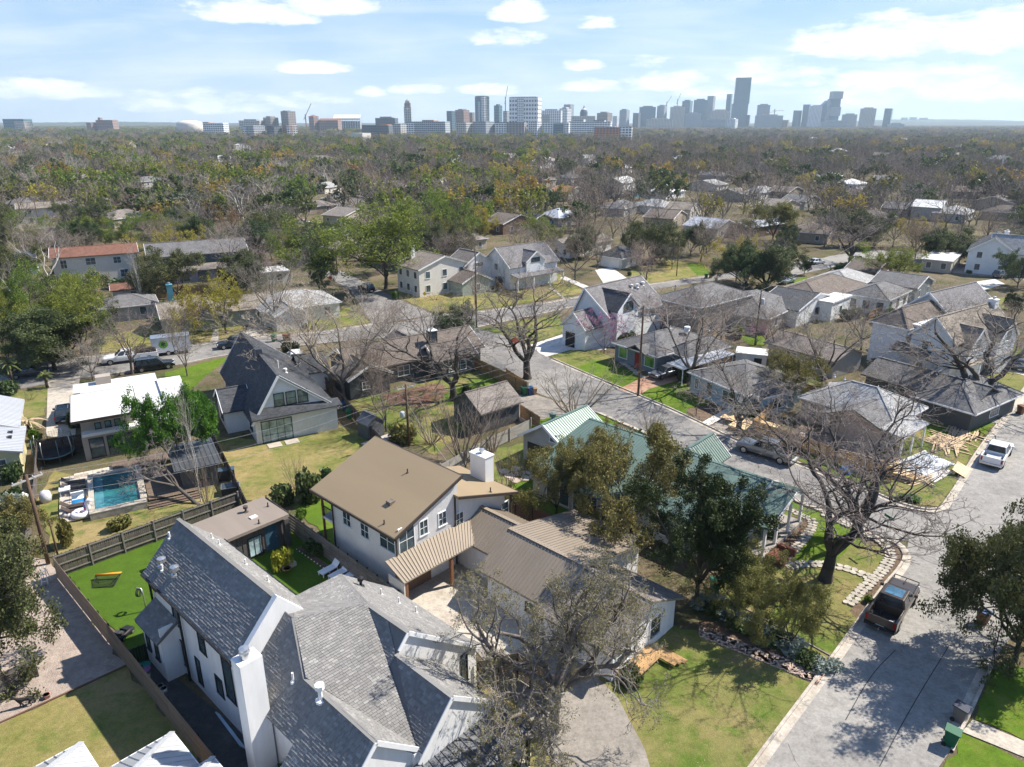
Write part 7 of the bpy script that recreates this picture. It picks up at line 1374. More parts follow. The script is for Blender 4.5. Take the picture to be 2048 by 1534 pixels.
# courtyard: planter, citrus, skylit trough
pl = thing('stone_planter', 'pale stone planter block at the end of the water trough', 'planter', G(578, 1135), 47); MB().box(-.55, .55, -.22, .22, 0, .35).build('block', coping, pl)
tree('lemon', G(570, 1137), 2.0, 'bright yellow green citrus bush growing behind the stone planter', 'shrub', None, 1.7, name='citrus_shrub')
bw = thing('planter_bowl', 'terracotta bowl with soil on the stone planter', 'bowl', tuple(G(575, 1140, .35) )); MB().lathe([(.12, 0), (.3, .14), (.32, .16), (.26, .16), (.1, .1)], 12).build('bowl', mat('terracotta', (.33, .18, .09), .8), bw, True, False)
wt = thing('water_trough', 'narrow white rimmed water trough along the shingled wing', 'water trough', tuple(f43(-38.4, 20.4)), -43); conw = mat('trough_stone', (.58, .53, .45), .8, .06)
for a in ((-2.2, 2.2, -.75, -.42), (-2.2, 2.2, .42, .75), (-2.2, -1.9, -.42, .42), (1.9, 2.2, -.42, .42)): MB().box(*a, 0, .3).build('rim', conw, wt)
MB().box(-1.9, 1.9, -.42, .42, 0, .2).build('water', mat('trough_water', (.05, .07, .08), .05), wt); MB().box(-1.9, 1.9, -.42, -.1, .2, .26).build('white_ledge', white, wt)
wl = thing('flower_border', 'low border of dark soil with white edging lights along the charcoal board fence', 'flower border', tuple(f43(-42, 24.9)), -43); MB().box(-4.5, 4.5, -.22, .22, 0, .12).build('soil', soil, wl)
for i in range(22): MB().lathe([(.05, 0), (.05, .06), (.01, .08)], 6, (-4.4 + i * .42, -.28, .08)).build('edging_light', white, wl, uv=False)
# ---- timber deck and building material at the cedar fence
dk2 = thing('plywood_deck', 'new pine plywood deck behind the honey cedar fence', 'deck', tuple(f43(-27, 72.5)), -43)
pw = mat('plywood', (.60, .43, .24), .7, .1, 1.2, orand=.15); pm2 = MB().box(-.6, .6, -.3, .3, 0, .03).mesh('plank', pw)
for i in range(15):
    for j in range(2): link('plank', pm2, dk2, (-5.2 + i * 1.22, -1.9 + j * .62, .55 + .004 * ((i + j) % 2)))
for i in range(5):
    for j in range(4): link('plank', pm2, dk2, (-7.0 + i * 1.22, -.5 + j * .62, .55 + .004 * ((i + j) % 2)))
MB().box(-5.8, 13, -2.2, -.9, 0, .53).build('framing', honey, dk2)
brd = thing('old_deck', 'older brown deck against the pale brick wall', 'deck', tuple(f43(-24.5, 74.0)), -43); bdm = MB().box(-2.4, 2.4, -.07, .07, 0, .03).mesh('board', mat('aged_board', (.20, .15, .11), .9, .2, 1.5, orand=.3))
for i in range(24): link('board', bdm, brd, (0, -1.6 + i * .15, .5)); link('board', bdm, brd, (4.85, -1.6 + i * .15, .5)) if i < 12 else None
rl = random.Random(12); lumber = mat('raw_lumber', (.50, .37, .23), .75, .12, 1.5, orand=.2); bl = MB().box(-1.6, 1.6, -.07, .07, 0, .04).mesh('plank', lumber)
for n_, (x, y, wx, wy, cnt, l, ya) in enumerate(((1895, 880, 3.0, 1.5, 34, 'spread of new lumber planks on the green corner lawn', 40), (1925, 868, 2.4, 1.6, 26, 'second spread of lumber planks nearer the far kerb', 55), (1775, 925, 1.6, 1.4, 16, 'lumber offcuts beside the torn fence end', 80), (1840, 960, 1.5, .5, 8, 'small stack of long planks on the corner lawn', 25), (1890, 895, 2.2, 1.2, 18, 'loose planks next to the white tarp', 60))):
    o = thing('lumber_pile', l, 'lumber pile', G(x, y), ya)
    for i in range(cnt): link('plank', bl, o, (rl.uniform(-wx * .4, wx * .4), -wy + 2 * wy * i / cnt, .03 + rl.uniform(0, .12)), (rl.uniform(-.03, .03), rl.uniform(-.02, .02), rl.choice((0, 0, 0, 1.3)) + rl.uniform(-.1, .1)))
o = thing('plywood_sheet', 'tilted sheet of plywood leaning beside the far kerb', 'plywood sheet', G(1921, 945), 48); MB().prism([(-1.2, -.6, .1), (1.2, -.6, .1), (1.2, .6, .55), (-1.2, .6, .55)], (0, 0, .04)).build('sheet', pw, o); MB().box(-1.0, 1.0, .3, .5, 0, .4).build('trestle', lumber, o)
o = thing('tarpaulin', 'pale grey tarpaulin spread on the corner drive', 'tarpaulin', G(1850, 928), 30); r = random.Random(8); mb = MB(); gv = [[Vector((-2.5 + i * .5, -1.6 + j * .4, .06 + r.uniform(0, .1))) for j in range(9)] for i in range(11)]
for i in range(10):
    for j in range(8): mb.poly([gv[i][j], gv[i + 1][j], gv[i + 1][j + 1], gv[i][j + 1]])
mb.build('sheet', mat('tarp_grey', (.50, .53, .57), .5, .06), o)
o = thing('blue_tarpaulin', 'crumpled bright blue tarpaulin behind the forked bare tree', 'tarpaulin', G(1702, 945)); 
for k in range(5): c = Vector((r.uniform(-.7, .7), r.uniform(-.4, .4), .25)); MB().tube([c - Vector((0, 0, .25)), c, c + Vector((0, 0, .3))], [.3, .4, .08], 7).build('fold', mat('tarp_blue', (.02, .17, .42), .5, .15, 3), o, True, False)
MB().box(-.02, .02, -.3, .3, 0, .9).build('edge', MATS['tarp_blue'], o); notice = thing('notice_board', 'white notice sheet fixed to the honey cedar fence', 'notice', G(1601, 888), -45); MB().box(-.3, .3, -.02, .02, .55, 1.3).build('sheet', white, notice)
o = thing('garden_shed', 'flat white shed with open dark doorway behind the light blue house', 'shed', G(1500, 738), -20); MB().box(-2, 2, -1.5, 1.5, 0, 2.5).build('wall', mat('shed_white', (.55, .55, .52), .8, .08), o); MB().box(-2.1, 2.1, -1.6, 1.6, 2.5, 2.65).build('roof', whiteroof, o); MB().box(.4, 1.4, -1.55, -1.48, .1, 2.1).build('door', black, o)  # the door is a black sheet: shade of the open doorway as colour
tank2 = thing('feed_barrel', 'white barrel hung on the bare fruit tree', 'barrel', G(805, 835, 1.0)); MB().lathe([(.2, 0), (.26, .05), (.26, .65), (.2, .7), (.05, .72)], 12).build('body', mat('barrel_white', (.55, .62, .68), .5), tank2, True, False)
# ---- flagstones, stone kerb, bed rocks
flag = mat('flagstone', (.40, .36, .30), .9, .2, .8, .3, 6, orand=.3); flagp = mat('pink_flagstone', (.46, .36, .29), .9, .15, .8, .3, 6, orand=.25)
def stone_mesh(seed, rx, ry, t):
    r = random.Random(seed); n = r.choice((6, 7, 8)); q = [(math.cos(2 * math.pi * (k + r.uniform(-.25, .25)) / n) * rx * r.uniform(.82, 1.08), math.sin(2 * math.pi * (k + r.uniform(-.25, .25)) / n) * ry * r.uniform(.82, 1.08), 0) for k in range(n)]
    return MB().prism(q, (0, 0, t))
def flagpath(label, pts, w, nacross, m, size, t=.06, cat='stone path', name='stone_path', seed=1):
    o = thing(name, label, cat, pts[0]); c = ring(pts, 2); r = random.Random(seed); ms = [stone_mesh(k + seed * 10, size * .56, size * .5, t).mesh('flagstone', m) for k in range(6)]; acc = 0; cnt = 0
    for a, b in zip(c, c[1:]):
        d = b - a; L = d.length
        if L < 1e-4: continue
        nn_ = Vector((-d.y, d.x, 0)).normalized(); s_ = -acc
        while s_ + size < L and cnt < 290:
            s_ += size
            for j in range(nacross): p = a + d * (s_ / L) + nn_ * ((j - (nacross - 1) / 2) * w / nacross + r.uniform(-.04, .04)); link('flagstone', r.choice(ms), o, p - pts[0] + Vector((0, 0, .02 + r.uniform(0, .02))), (0, 0, r.uniform(0, 6.28))); cnt += 1
        acc = L - s_
    return o
flagpath('curved stone border walk edging the corner lawn', px_poly([(1640, 1026), (1700, 1054), (1752, 1078), (1776, 1096), (1783, 1116), (1768, 1140), (1740, 1166), (1694, 1212)]), .85, 2, flag, .46, .1, seed=1)
flagpath('flagstone path from the red brick steps across the corner lawn', px_poly([(1566, 1136), (1590, 1130), (1640, 1128), (1690, 1136), (1752, 1160)]), 1.0, 2, flag, .5, seed=2)
flagpath('stone path climbing from the lawn to the flower bed', px_poly([(1566, 1120), (1600, 1090), (1634, 1044), (1598, 1030), (1575, 1018)]), .8, 2, flag, .45, seed=3)
flagpath('large pinkish flagstones set in grass behind the tall white chimney', px_poly([(1000, 958), (1030, 950), (1060, 945), (1090, 940)]), 3.2, 3, flagp, 1.1, seed=4)
flagpath('stepping stones to the white two storey house', px_poly([(1098, 576), (1112, 584), (1128, 598)]), 1.2, 1, concw if False else flag, .9, seed=5)
flagpath('pale stepping slabs beside the low blue-grey house', px_poly([(1238, 722), (1262, 738), (1285, 755)]), 1.4, 1, coping, .9, seed=6)
bed_ = thing('rock_bed', 'bed of pale pinkish rocks between hedge row and front lawn', 'rock bed', G(1520, 1300)); r = random.Random(21); rk = mat('pink_rock', (.50, .38, .30), .95, .25, 3, .4, 8, orand=.4); rms = []
for k in range(8):
    mb = stone_mesh(k + 90, .14, .11, .09); rms.append(mb.mesh('rock', rk))
big = MB(); a0, b0 = (G(1400, 1256), G(1648, 1350)), (G(1400, 1272), G(1632, 1366))
for i in range(1500):
    f, g = r.random(), r.random(); p = a0[0].lerp(a0[1], f).lerp(b0[0].lerp(b0[1], f), g) - G(1520, 1300)
    if i < 290: link('rock', r.choice(rms), bed_, p + Vector((0, 0, .02)), (r.uniform(-.3, .3), r.uniform(-.3, .3), r.uniform(0, 6)))
    else:
        q = stone_mesh(i, .12, .1, .09); base = len(big.v); big.v += [(v[0] + p.x, v[1] + p.y, v[2] + .02) for v in q.v]; big.f += [tuple(x + base for x in fc) for fc in q.f]; big.m += q.m
big.build('rocks', rk, bed_, kind='stuff', uv=False)
o = thing('rubble_heap', 'pale broken stones beside the porch roof at the bottom', 'rubble', G(1010, 1522))
for i in range(16): link('stone', MB().box(-.3, .3, -.18, .18, 0, .16).mesh('stone', mat('limestone', (.60, .52, .40), .9, .15, 2)), o, (r.uniform(-1.3, 1.3), r.uniform(-.7, .7), r.uniform(0, .15)), (r.uniform(-.3, .3), r.uniform(-.3, .3), r.uniform(0, 6)))
fence('boarded gate screen of warm horizontal slats beside the white gable', [f43(-25.2, 24.0), f43(-24.0, 26.2), f43(-20.6, 26.2)], 1.9, 'slat', slatf, black, 1.2, n=12, name='gate_screen')
# ================================================================== houses further back
PROT = []
def mhouse(px, py, w, d, rot, ze, zr, roof, wall, kind, label, short=None, prot=None, ridge='u', wins=2, wm=None, two=False, chim=False, name='house'):
    """house whose ground centre shows at (px, py); w along the frame's u axis, d along v"""
    p = G(px, py); u, v = inv(p, rot); h = House(name, label, 'house', rot, (u, v), short)
    a = (u - w / 2, u + w / 2, v - d / 2, v + d / 2)
    if kind == 'hip': h.hip(*a, ze, zr, roof, wall, .4)
    elif kind == 'flat': h.walls(*a, 0, ze, wall); h.flat(*a, ze + .2, roof, .25, .2)
    else: h.gable(*a, ze, zr, ridge, roof, wall, .35, rake=trimw)
    for i in range(wins):
        f = (i + .5) / wins
        for z in ((1.5, 4.2) if two else (1.5,)):
            h.win('u+', a[1], a[2] + d * f, z, 1.0, 1.3, frame=wm or trimw, ny=1); h.win('v-', a[2], a[0] + w * f, z, 1.0, 1.3, frame=wm or trimw, ny=1)
    if chim: h.chimney(u + w * .2, v, .9, .9, 0, zr + 1.0, wall, True)
    if prot: PROT.append(prot)
    return h, a
stw = mat('cream_stucco', (.60, .56, .49), .85, .05, .6); tile = mat('clay_tile', (.175, .085, .058), .85, .2, 1.5, lap=.3); navyw = mat('navy_wall', (.045, .075, .10), .7, .06, lap=.2)
# left
h, a = mhouse(200, 556, 8, 16, -62, 5.6, 7.0, tile, stw, 'gable', 'cream stucco two storey house with red clay tile roof and arched window', 'the red tiled house', (125, 495, 275, 556), 'v', 0)
for v, z, w_, h_ in ((-6, 4.2, 1.1, 1.8), (-6, 1.4, 1.6, 1.6), (-1, 4.4, 1.8, 1.4), (-1, 1.4, 2.0, 1.5), (4, 4.3, 1.4, 1.3), (5, 1.4, 1.6, 1.6)): h.win('u+', a[1], (a[2] + a[3]) / 2 + v, z, w_, h_, nx=2)
mhouse(270, 600, 4, 7, -62, 2.6, 3.4, tile, stw, 'gable', 'small red tiled lean-to beside the big trunk', None, (255, 545, 300, 600), 'v', 1); mhouse(258, 632, 7, 9, -60, 2.6, 3.8, sh_mid, greywall, 'hip', 'small grey roofed cottage with white flat extension behind the cross street', 'the small grey cottage', (225, 595, 300, 640))
h, a = mhouse(400, 548, 9, 20, -62, 5.2, 7.4, sh_mid, navyw, 'gable', 'navy blue two storey house with grey gable roof and tan porch roofs', 'the navy house', (310, 460, 440, 590), 'v', 3, two=True); h.facet([(a[1], a[2] - 1, 3.2), (a[1] + 5, a[2] - 1, 2.6), (a[1] + 5, a[3] + 3, 2.6), (a[1], a[3] + 3, 3.2)], sh_tan, .14, 'porch_roof'); h.walls(a[1], a[1] + 4.6, a[2] - .6, a[3] + 2.6, 0, 2.55, purple); h.gable(a[1] - 4, a[1] + 1.5, a[2] + 4, a[2] + 9, 4.2, 6, 'u', sh_mid, navyw, .3, rake=trimw)
for v in (6, 10, 14): h.win('u+', a[1] + 4.6, a[2] + v, 1.3, 2.0, 1.5, frame=black, ny=1)
mhouse(440, 645, 8, 18, -60, 2.7, 4.3, sh_tan, sage, 'gable', 'tan roofed cottage with teal brick chimney behind the yellow green trees', 'the teal chimney cottage', (330, 600, 490, 660), 'v', 3)[0].chimney(*inv(G(348, 632), -60), 1.0, .9, 0, 5.6, teal, True)
h, a = mhouse(590, 632, 10, 13, -58, 2.8, 4.6, sh_pale, cream, 'hip', 'white cottage with pale grey hipped roof beside the lane', 'the white hip roofed cottage', (530, 560, 640, 640), wins=3); h.gable(a[1] - 1, a[1] + 4, a[2] + 1, a[2] + 6, 2.7, 3.9, 'u', sh_pale, cream, .35, rake=trimw)
mhouse(535, 565, 6, 8, -60, 2.6, 3.4, whiteroof, cream, 'flat', 'small flat white roof behind the cottage', None, (525, 545, 560, 570))
mhouse(30, 545, 8, 9, -60, 3, 4.6, darkmetal, skyblue, 'gable', 'blue grey house with dark metal roof at the left edge', 'the left edge blue house', (0, 505, 50, 560), 'v'); mhouse(55, 480, 9, 16, -60, 3, 4.6, sh_tan, beige, 'gable', 'tan shingled house behind the white sycamores', 'the tan shingled house', (10, 440, 100, 490), 'v', 3); mhouse(90, 445, 8, 14, -60, 5.2, 6.8, sh_tan, cream, 'gable', 'tan roofed two storey house with white end wall at the left', None, (10, 410, 120, 450), 'v', 2, two=True)
mhouse(185, 425, 9, 12, -50, 4.6, 6.6, sh_pale, skyblue, 'gable', 'pale blue house with light grey gable roof in the left canopy', 'the pale blue gabled house', (145, 400, 225, 432)); h, a = mhouse(552, 440, 10, 14, -40, 2.8, 5.0, sh_brown, tanbrick, 'gable', 'tan brick house with brown roof and white fascia by the far street', 'the white fascia house', (500, 400, 590, 450), 'u', 2); mhouse(625, 425, 9, 16, -45, 2.8, 4.4, sh_warm, tanbrick, 'hip', 'long warm grey roof house beside the far street', None, (590, 395, 650, 430))
mhouse(405, 400, 10, 16, -60, 5.2, 6.0, whiteroof, white, 'gable', 'modern white house with bright white standing roof', 'the white modern roof', (360, 350, 455, 405), 'v', 3, two=True); mhouse(360, 405, 6, 7, -60, 4, 5, whiteroof, white, 'gable', 'white annex of the modern house with dark windows', None, None)
# centre
h, a = mhouse(868, 580, 8, 12, -50, 5.4, 7.4, sh_warm, cream, 'gable', 'cream two storey house with steep tan gables at the lane corner', 'the cream two storey house', (790, 485, 960, 590), 'u', 3, two=True); h.gable(a[1] - 6, a[1], a[3] - 1, a[3] + 6, 5.0, 7.2, 'u', sh_warm, white, .35, rake=trimw); h.win('u+', a[1], a[3] + 2.5, 4.8, 2.2, .8, nx=3, ny=1); h.win('u+', a[1], a[3] + 2.5, 1.5, 1.4, 1.0, nx=2); h.gable(a[1], a[1] + 4.5, a[3] - 5, a[3] + 2, 2.6, 4.2, 'u', sh_brown, sage, .35, rake=trimw); h.win('u+', a[1] + 4.5, a[3] - 1.5, 1.4, 1.8, 1.2, nx=2); h.chimney(a[0] + 1, a[2] + 3, .9, .9, 0, 9, white)
h, a = mhouse(1040, 565, 9, 13, -50, 4.6, 8.0, sh_purple, siding, 'gable', 'white two storey house with slate roof, dormer and columned porch', 'the white two storey house', (980, 470, 1120, 572), 'v', 1, two=True); h.gable(a[1] - 3.5, a[1] + .4, a[2] + 4, a[2] + 9, 5.4, 7.2, 'u', sh_purple, siding, .3, rake=trimw); h.win('u+', a[1] + .4, a[2] + 6.5, 5.6, 2.2, .8, nx=2, ny=1, frame=black); h.facet([(a[1], a[2], 3.3), (a[1] + 2.4, a[2], 2.8), (a[1] + 2.4, a[3], 2.8), (a[1], a[3], 3.3)], sh_purple, .14, 'porch_roof'); h.win('v-', a[2], a[1] - 3, 1.5, 2, 1.6, frame=black)
for v in (.2, 4.5, 9, 12.8): h.box(a[1] + 2.1, a[1] + 2.3, a[2] + v - .1, a[2] + v + .1, 0, 2.7, trimw, 'porch_column')
h, a = mhouse(1240, 530, 6.4, 8.5, -42, 2.6, 4.6, sh_dark, stw, 'hip', 'small cream garage with dark hipped roof and two wide doors', 'the small cream garage', (1195, 488, 1290, 535), wins=0); h.garage('v-', a[2], (a[0] + a[1]) / 2, .1, 5, 2.0, white); h.win('u+', a[1], a[2] + 4, 1.4, 1, 1)
mhouse(1155, 505, 9, 17, -45, 2.8, 4.4, sh_warm, white, 'gable', 'long low white house with warm grey roof beyond the bare trees', 'the long low white house', (1110, 470, 1195, 512), 'v', 3); mhouse(925, 497, 10, 9, -50, 3, 4.6, sh_warm, beige, 'hip', 'tan hip roof house behind the cream house', None, (900, 455, 975, 490)); mhouse(1020, 462, 9, 15, -45, 3.2, 5.4, sh_brown, brownwall, 'gable', 'dark brown gabled house in the middle canopy', 'the dark brown house', (965, 430, 1060, 470)); mhouse(1118, 448, 10, 12, -45, 3, 5.2, silver, greywall, 'hip', 'grey house with ribbed silver hipped roof', 'the silver hip roof', (1085, 415, 1145, 450)); mhouse(1070, 455, 7, 9, -45, 3, 4.6, darkmetal, navyw, 'gable', 'blue grey gabled cottage beside the silver hip roof', None, None)
mhouse(770, 398, 12, 18, -30, 4.2, 7.4, sh_mid, white, 'gable', 'white house with long grey roof and dormer in the middle distance', 'the long grey roofed house', (735, 362, 815, 395), 'v', 3)[0].gable(*[q for q in (inv(G(795, 396), -30)[0] - 2, inv(G(795, 396), -30)[0] + 5, inv(G(795, 396), -30)[1] - 2.5, inv(G(795, 396), -30)[1] + 2.5)], 3.6, 5.8, 'u', sh_mid, white, .3, rake=trimw)
mhouse(878, 386, 6, 6.5, -30, 6.4, 7.4, sh_mid, white, 'gable', 'narrow white two storey house among bare trees', 'the narrow white house', (866, 356, 890, 385), 'u', 2, two=True); mhouse(965, 402, 9, 16, -40, 3.2, 4.2, whiteroof, purple, 'gable', 'mauve walled house with white roof in the middle canopy', 'the mauve house', (930, 378, 1010, 400), 'v', 2); mhouse(1062, 410, 9, 14, -40, 3.6, 5.6, whiteroof, white, 'gable', 'white roofed house half hidden by a yellow green tree', 'the white roofed house', (1035, 375, 1090, 405)); mhouse(1135, 400, 10, 13, -40, 4, 6.0, mat('shingle_orange', (.30, .15, .08), .9, .15, .8), greywall, 'gable', 'grey house with orange brown gable roof', 'the orange brown roof', (1110, 372, 1170, 402)); h, a = mhouse(1238, 392, 12, 14, -40, 6.4, 8.6, whiteroof, white, 'gable', 'large white house with white metal roof in the right middle distance', 'the large white house', (1215, 355, 1275, 392), 'v', 2, two=True); mhouse(1272, 393, 7, 15, -40, 3.4, 4.6, whiteroof, teal, 'hip', 'teal walled wing with white roof beside the large white house', None, (1250, 374, 1300, 395), wins=4)
mhouse(1140, 368, 10, 12, -40, 4, 6, sh_mid, greywall, 'hip', 'grey hip roofed house with chimney beyond the orange brown roof', None, (1110, 345, 1170, 362), chim=True); mhouse(1085, 372, 9, 12, -40, 3.6, 5.4, sh_warm, beige, 'hip', 'warm grey hip roof left of the chimney house', None, None)
# right
h, a = mhouse(1400, 652, 9, 14, -50, 5.2, 7.0, sh_mid, tanbrick, 'hip', 'two storey grey brick house with dark hipped roof behind the bare tree', 'the grey brick house', (1315, 565, 1480, 650), wins=2, two=True); h, a = mhouse(1500, 640, 12, 15, -42, 2.8, 5.0, sh_mid, greywall, 'hip', 'wide grey hip roof with white edged porch left of the brown hip roof', 'the wide grey hip roof', (1450, 580, 1560, 640)); mhouse(1590, 632, 7, 15, -45, 2.9, 4.6, sh_dark, siding, 'gable', 'white gable end house with charcoal roof joined to the flat white wall', 'the white gable end', (1540, 590, 1640, 640), 'u', 1); mhouse(1650, 630, 5, 8, -45, 3.2, 3.4, whiteroof, white, 'flat', 'flat roofed white block with bright parapet', None, (1620, 595, 1685, 640), wins=1); mhouse(1632, 608, 10, 21, -45, 2.9, 4.9, sh_brown, stw, 'hip', 'white walled house with broad brown hipped roof', 'the brown hip roof', (1550, 565, 1700, 610), wins=3)
mhouse(1680, 585, 9, 13, -45, 2.8, 4.6, sh_pale, greywall, 'hip', 'grey hip roofed cottage with pale ridge lines near the parked cars', 'the pale ridged cottage', (1620, 540, 1710, 580)); h, a = mhouse(1752, 615, 7, 11, -45, 3.0, 4.6, sh_mid, white, 'hip', 'white cottage with dark doors beside the yellowish fence', 'the white cottage', (1700, 580, 1800, 618), wins=3, wm=black); mhouse(1800, 592, 8, 10, -45, 2.9, 4.4, sh_mid, bluegrey, 'gable', 'blue grey cottage behind the white cottage', None, (1765, 558, 1830, 592)); mhouse(1735, 560, 6, 10, -45, 2.8, 4.4, sh_brown, brownwall, 'gable', 'brown roofed shed house near the road bend', None, None)
h, a = mhouse(1978, 540, 9, 13, -35, 5.0, 8.0, sh_dark, white, 'gable', 'white house with steep twin gables and blue chimney at the right', 'the white gabled house', (1925, 470, 2030, 545), 'v', 2, two=True, chim=True); h.gable(a[1] - 5, a[1] + 2, a[2] + 1, a[2] + 8, 5, 8.4, 'u', sh_pale, white, .3, rake=trimw); h.win('u+', a[1] + 2, a[2] + 4.5, 5.4, .8, 1.2, frame=black); h.win('u+', a[1] + 2, a[2] + 4.5, 1.6, 2, 1.4, nx=2, frame=black)
mhouse(1855, 437, 9, 11, -40, 4.4, 6.4, whiteroof, greywall, 'gable', 'grey house with bright white metal roof on the right', 'the bright white roof', (1828, 405, 1880, 440)); mhouse(1795, 432, 9, 10, -40, 3, 5, sh_mid, bluegrey, 'gable', 'blue grey house with dark roof left of the bright white roof', None, (1765, 412, 1825, 435)); mhouse(1905, 440, 10, 16, -40, 3, 4.8, sh_pale, greywall, 'hip', 'long pale grey roof right of the bright white roof', None, (1880, 415, 1950, 440)); h, a = mhouse(1512, 468, 8, 20, -52, 3.0, 4.2, silver, brownwall, 'gable', 'long house with shiny silver metal roof and skylight', 'the shiny silver roof', (1465, 432, 1555, 470), 'v', 3); mhouse(1880, 535, 6, 14, -38, 2.6, 2.8, whiteroof, beige, 'flat', 'flat white carport roof beyond the light green tree', None, (1825, 518, 1900, 535))
rl2 = random.Random(5); ROOFS = [(sh_warm, beige), (sh_mid, greywall), (sh_tan, stw), (whiteroof, white), (sh_brown, tanbrick), (silver, greywall), (sh_pale, cream)]
seen_l = {}
far_names = ['warm grey', 'dark grey', 'tan', 'white', 'brown', 'silver', 'pale grey']
SMALL = [(270, 296, 3), (215, 300, 3), (95, 300, 3), (25, 305, 3), (380, 292, 0), (480, 300, 3), (555, 318, 6), (640, 330, 0), (300, 372, 1), (215, 345, 0), (160, 365, 2), (655, 385, 6), (690, 412, 1), (1175, 328, 3), (1090, 335, 3), (1360, 330, 5), (1240, 345, 6), (1430, 360, 1), (1330, 395, 3), (1415, 380, 6), (1380, 345, 1), (1465, 400, 0), (1520, 395, 6), (1600, 415, 1), (1570, 395, 4), (1700, 378, 3), (1655, 362, 5), (1760, 322, 0), (1800, 284, 3), (1625, 282, 3), (1675, 312, 3), (1900, 322, 6), (1920, 300, 3), (1995, 330, 6), (1990, 418, 0), (1700, 400, 4), (1240, 428, 1), (1310, 425, 6), (1365, 432, 2), (2020, 440, 4), (1930, 395, 4), (1770, 370, 1), (1540, 340, 3), (860, 340, 1), (910, 330, 3), (1020, 325, 6), (720, 330, 0), (440, 330, 3), (145, 325, 6), (60, 345, 1), (700, 445, 0), (1330, 450, 4), (1420, 470, 5), (1620, 480, 4), (1740, 450, 4), (1555, 425, 0), (60, 420, 1), (250, 450, 0), (680, 510, 0)]
for x, y, k in SMALL:
    rf, wl_ = ROOFS[k]; big_ = y < 345; lm = min(((G(x, y).to_2d() - Vector(l[:2])).length, l) for l in LAND)[1]; sd = ('to the right of ' if G(x, y).x > lm[0] else 'to the left of ') + lm[2]; sd = far_names[k] + ' roofed house among trees ' + sd.replace('to the ', ''); seen_l[sd] = seen_l.get(sd, 0) + 1; sd = ('', 'second ', 'third ', 'fourth ', 'fifth ', 'sixth ', 'seventh ', 'eighth ', 'ninth ', 'tenth ', 'eleventh ', 'twelfth ')[min(seen_l[sd] - 1, 11)] + sd
    mhouse(x, y, rl2.uniform(9, 12), rl2.uniform(12, 17) * (1.5 if big_ else 1), rl2.choice((-45, 45, -30)), 3.0 if not big_ else 5.0, 5.0 if not big_ else 7.4, rf, wl_, rl2.choice(('hip', 'gable')), sd, None, (x - 18, y - 14, x + 18, y), wins=2 if y > 345 else 0)
# ================================================================== scattered trees of the canopy
PROT += [(1060, 630, 1320, 700), (1180, 530, 1290, 575), (1285, 535, 1430, 572), (480, 630, 560, 690), (760, 575, 960, 630), (1740, 560, 2048, 760), (480, 458, 700, 500), (960, 575, 1180, 625), (1590, 500, 1760, 545), (1930, 540, 2048, 600), (700, 560, 800, 650), (1120, 560, 1320, 690)]
PROT = [p for p in PROT if p]
def proj(p):
    z = p.z - CAM_H; d = p.y * math.cos(PITCH) - z * math.sin(PITCH); up = p.y * math.sin(PITCH) + z * math.cos(PITCH); return 1024 + FPX * p.x / d, 767 - FPX * up / d, d
rs_ = random.Random(31); placed = [Vector((t.location.x, t.location.y)) for t in TREES]; nscat = 0
ADJ = dict(bare='bare grey brown tree', limb='bare tree with dark spreading limbs', spring='fresh green tree', oak='dark evergreen oak', gold='yellow green tree', rust='rust coloured tree', olive='olive green tree', sycamore='pale barked bare tree', lime='bright green tree')
def kind_at(px, d):
    q = rs_.random()
    if px < 700: return 'bare' if q < .55 else 'oak' if q < .77 else 'spring' if q < .90 else 'gold' if q < .935 else 'rust' if q < .95 else 'sycamore'
    if px < 1150: return 'bare' if q < .60 else 'oak' if q < .80 else 'spring' if q < .92 else 'gold' if q < .98 else 'rust'
    return 'bare' if q < .74 else 'oak' if q < .90 else 'limb' if q < .93 else 'gold' if q < .96 else 'olive'
FARPTS = []; HB = [(x, G(x, y).y) for x, y, k in SMALL]
Y = 105.0
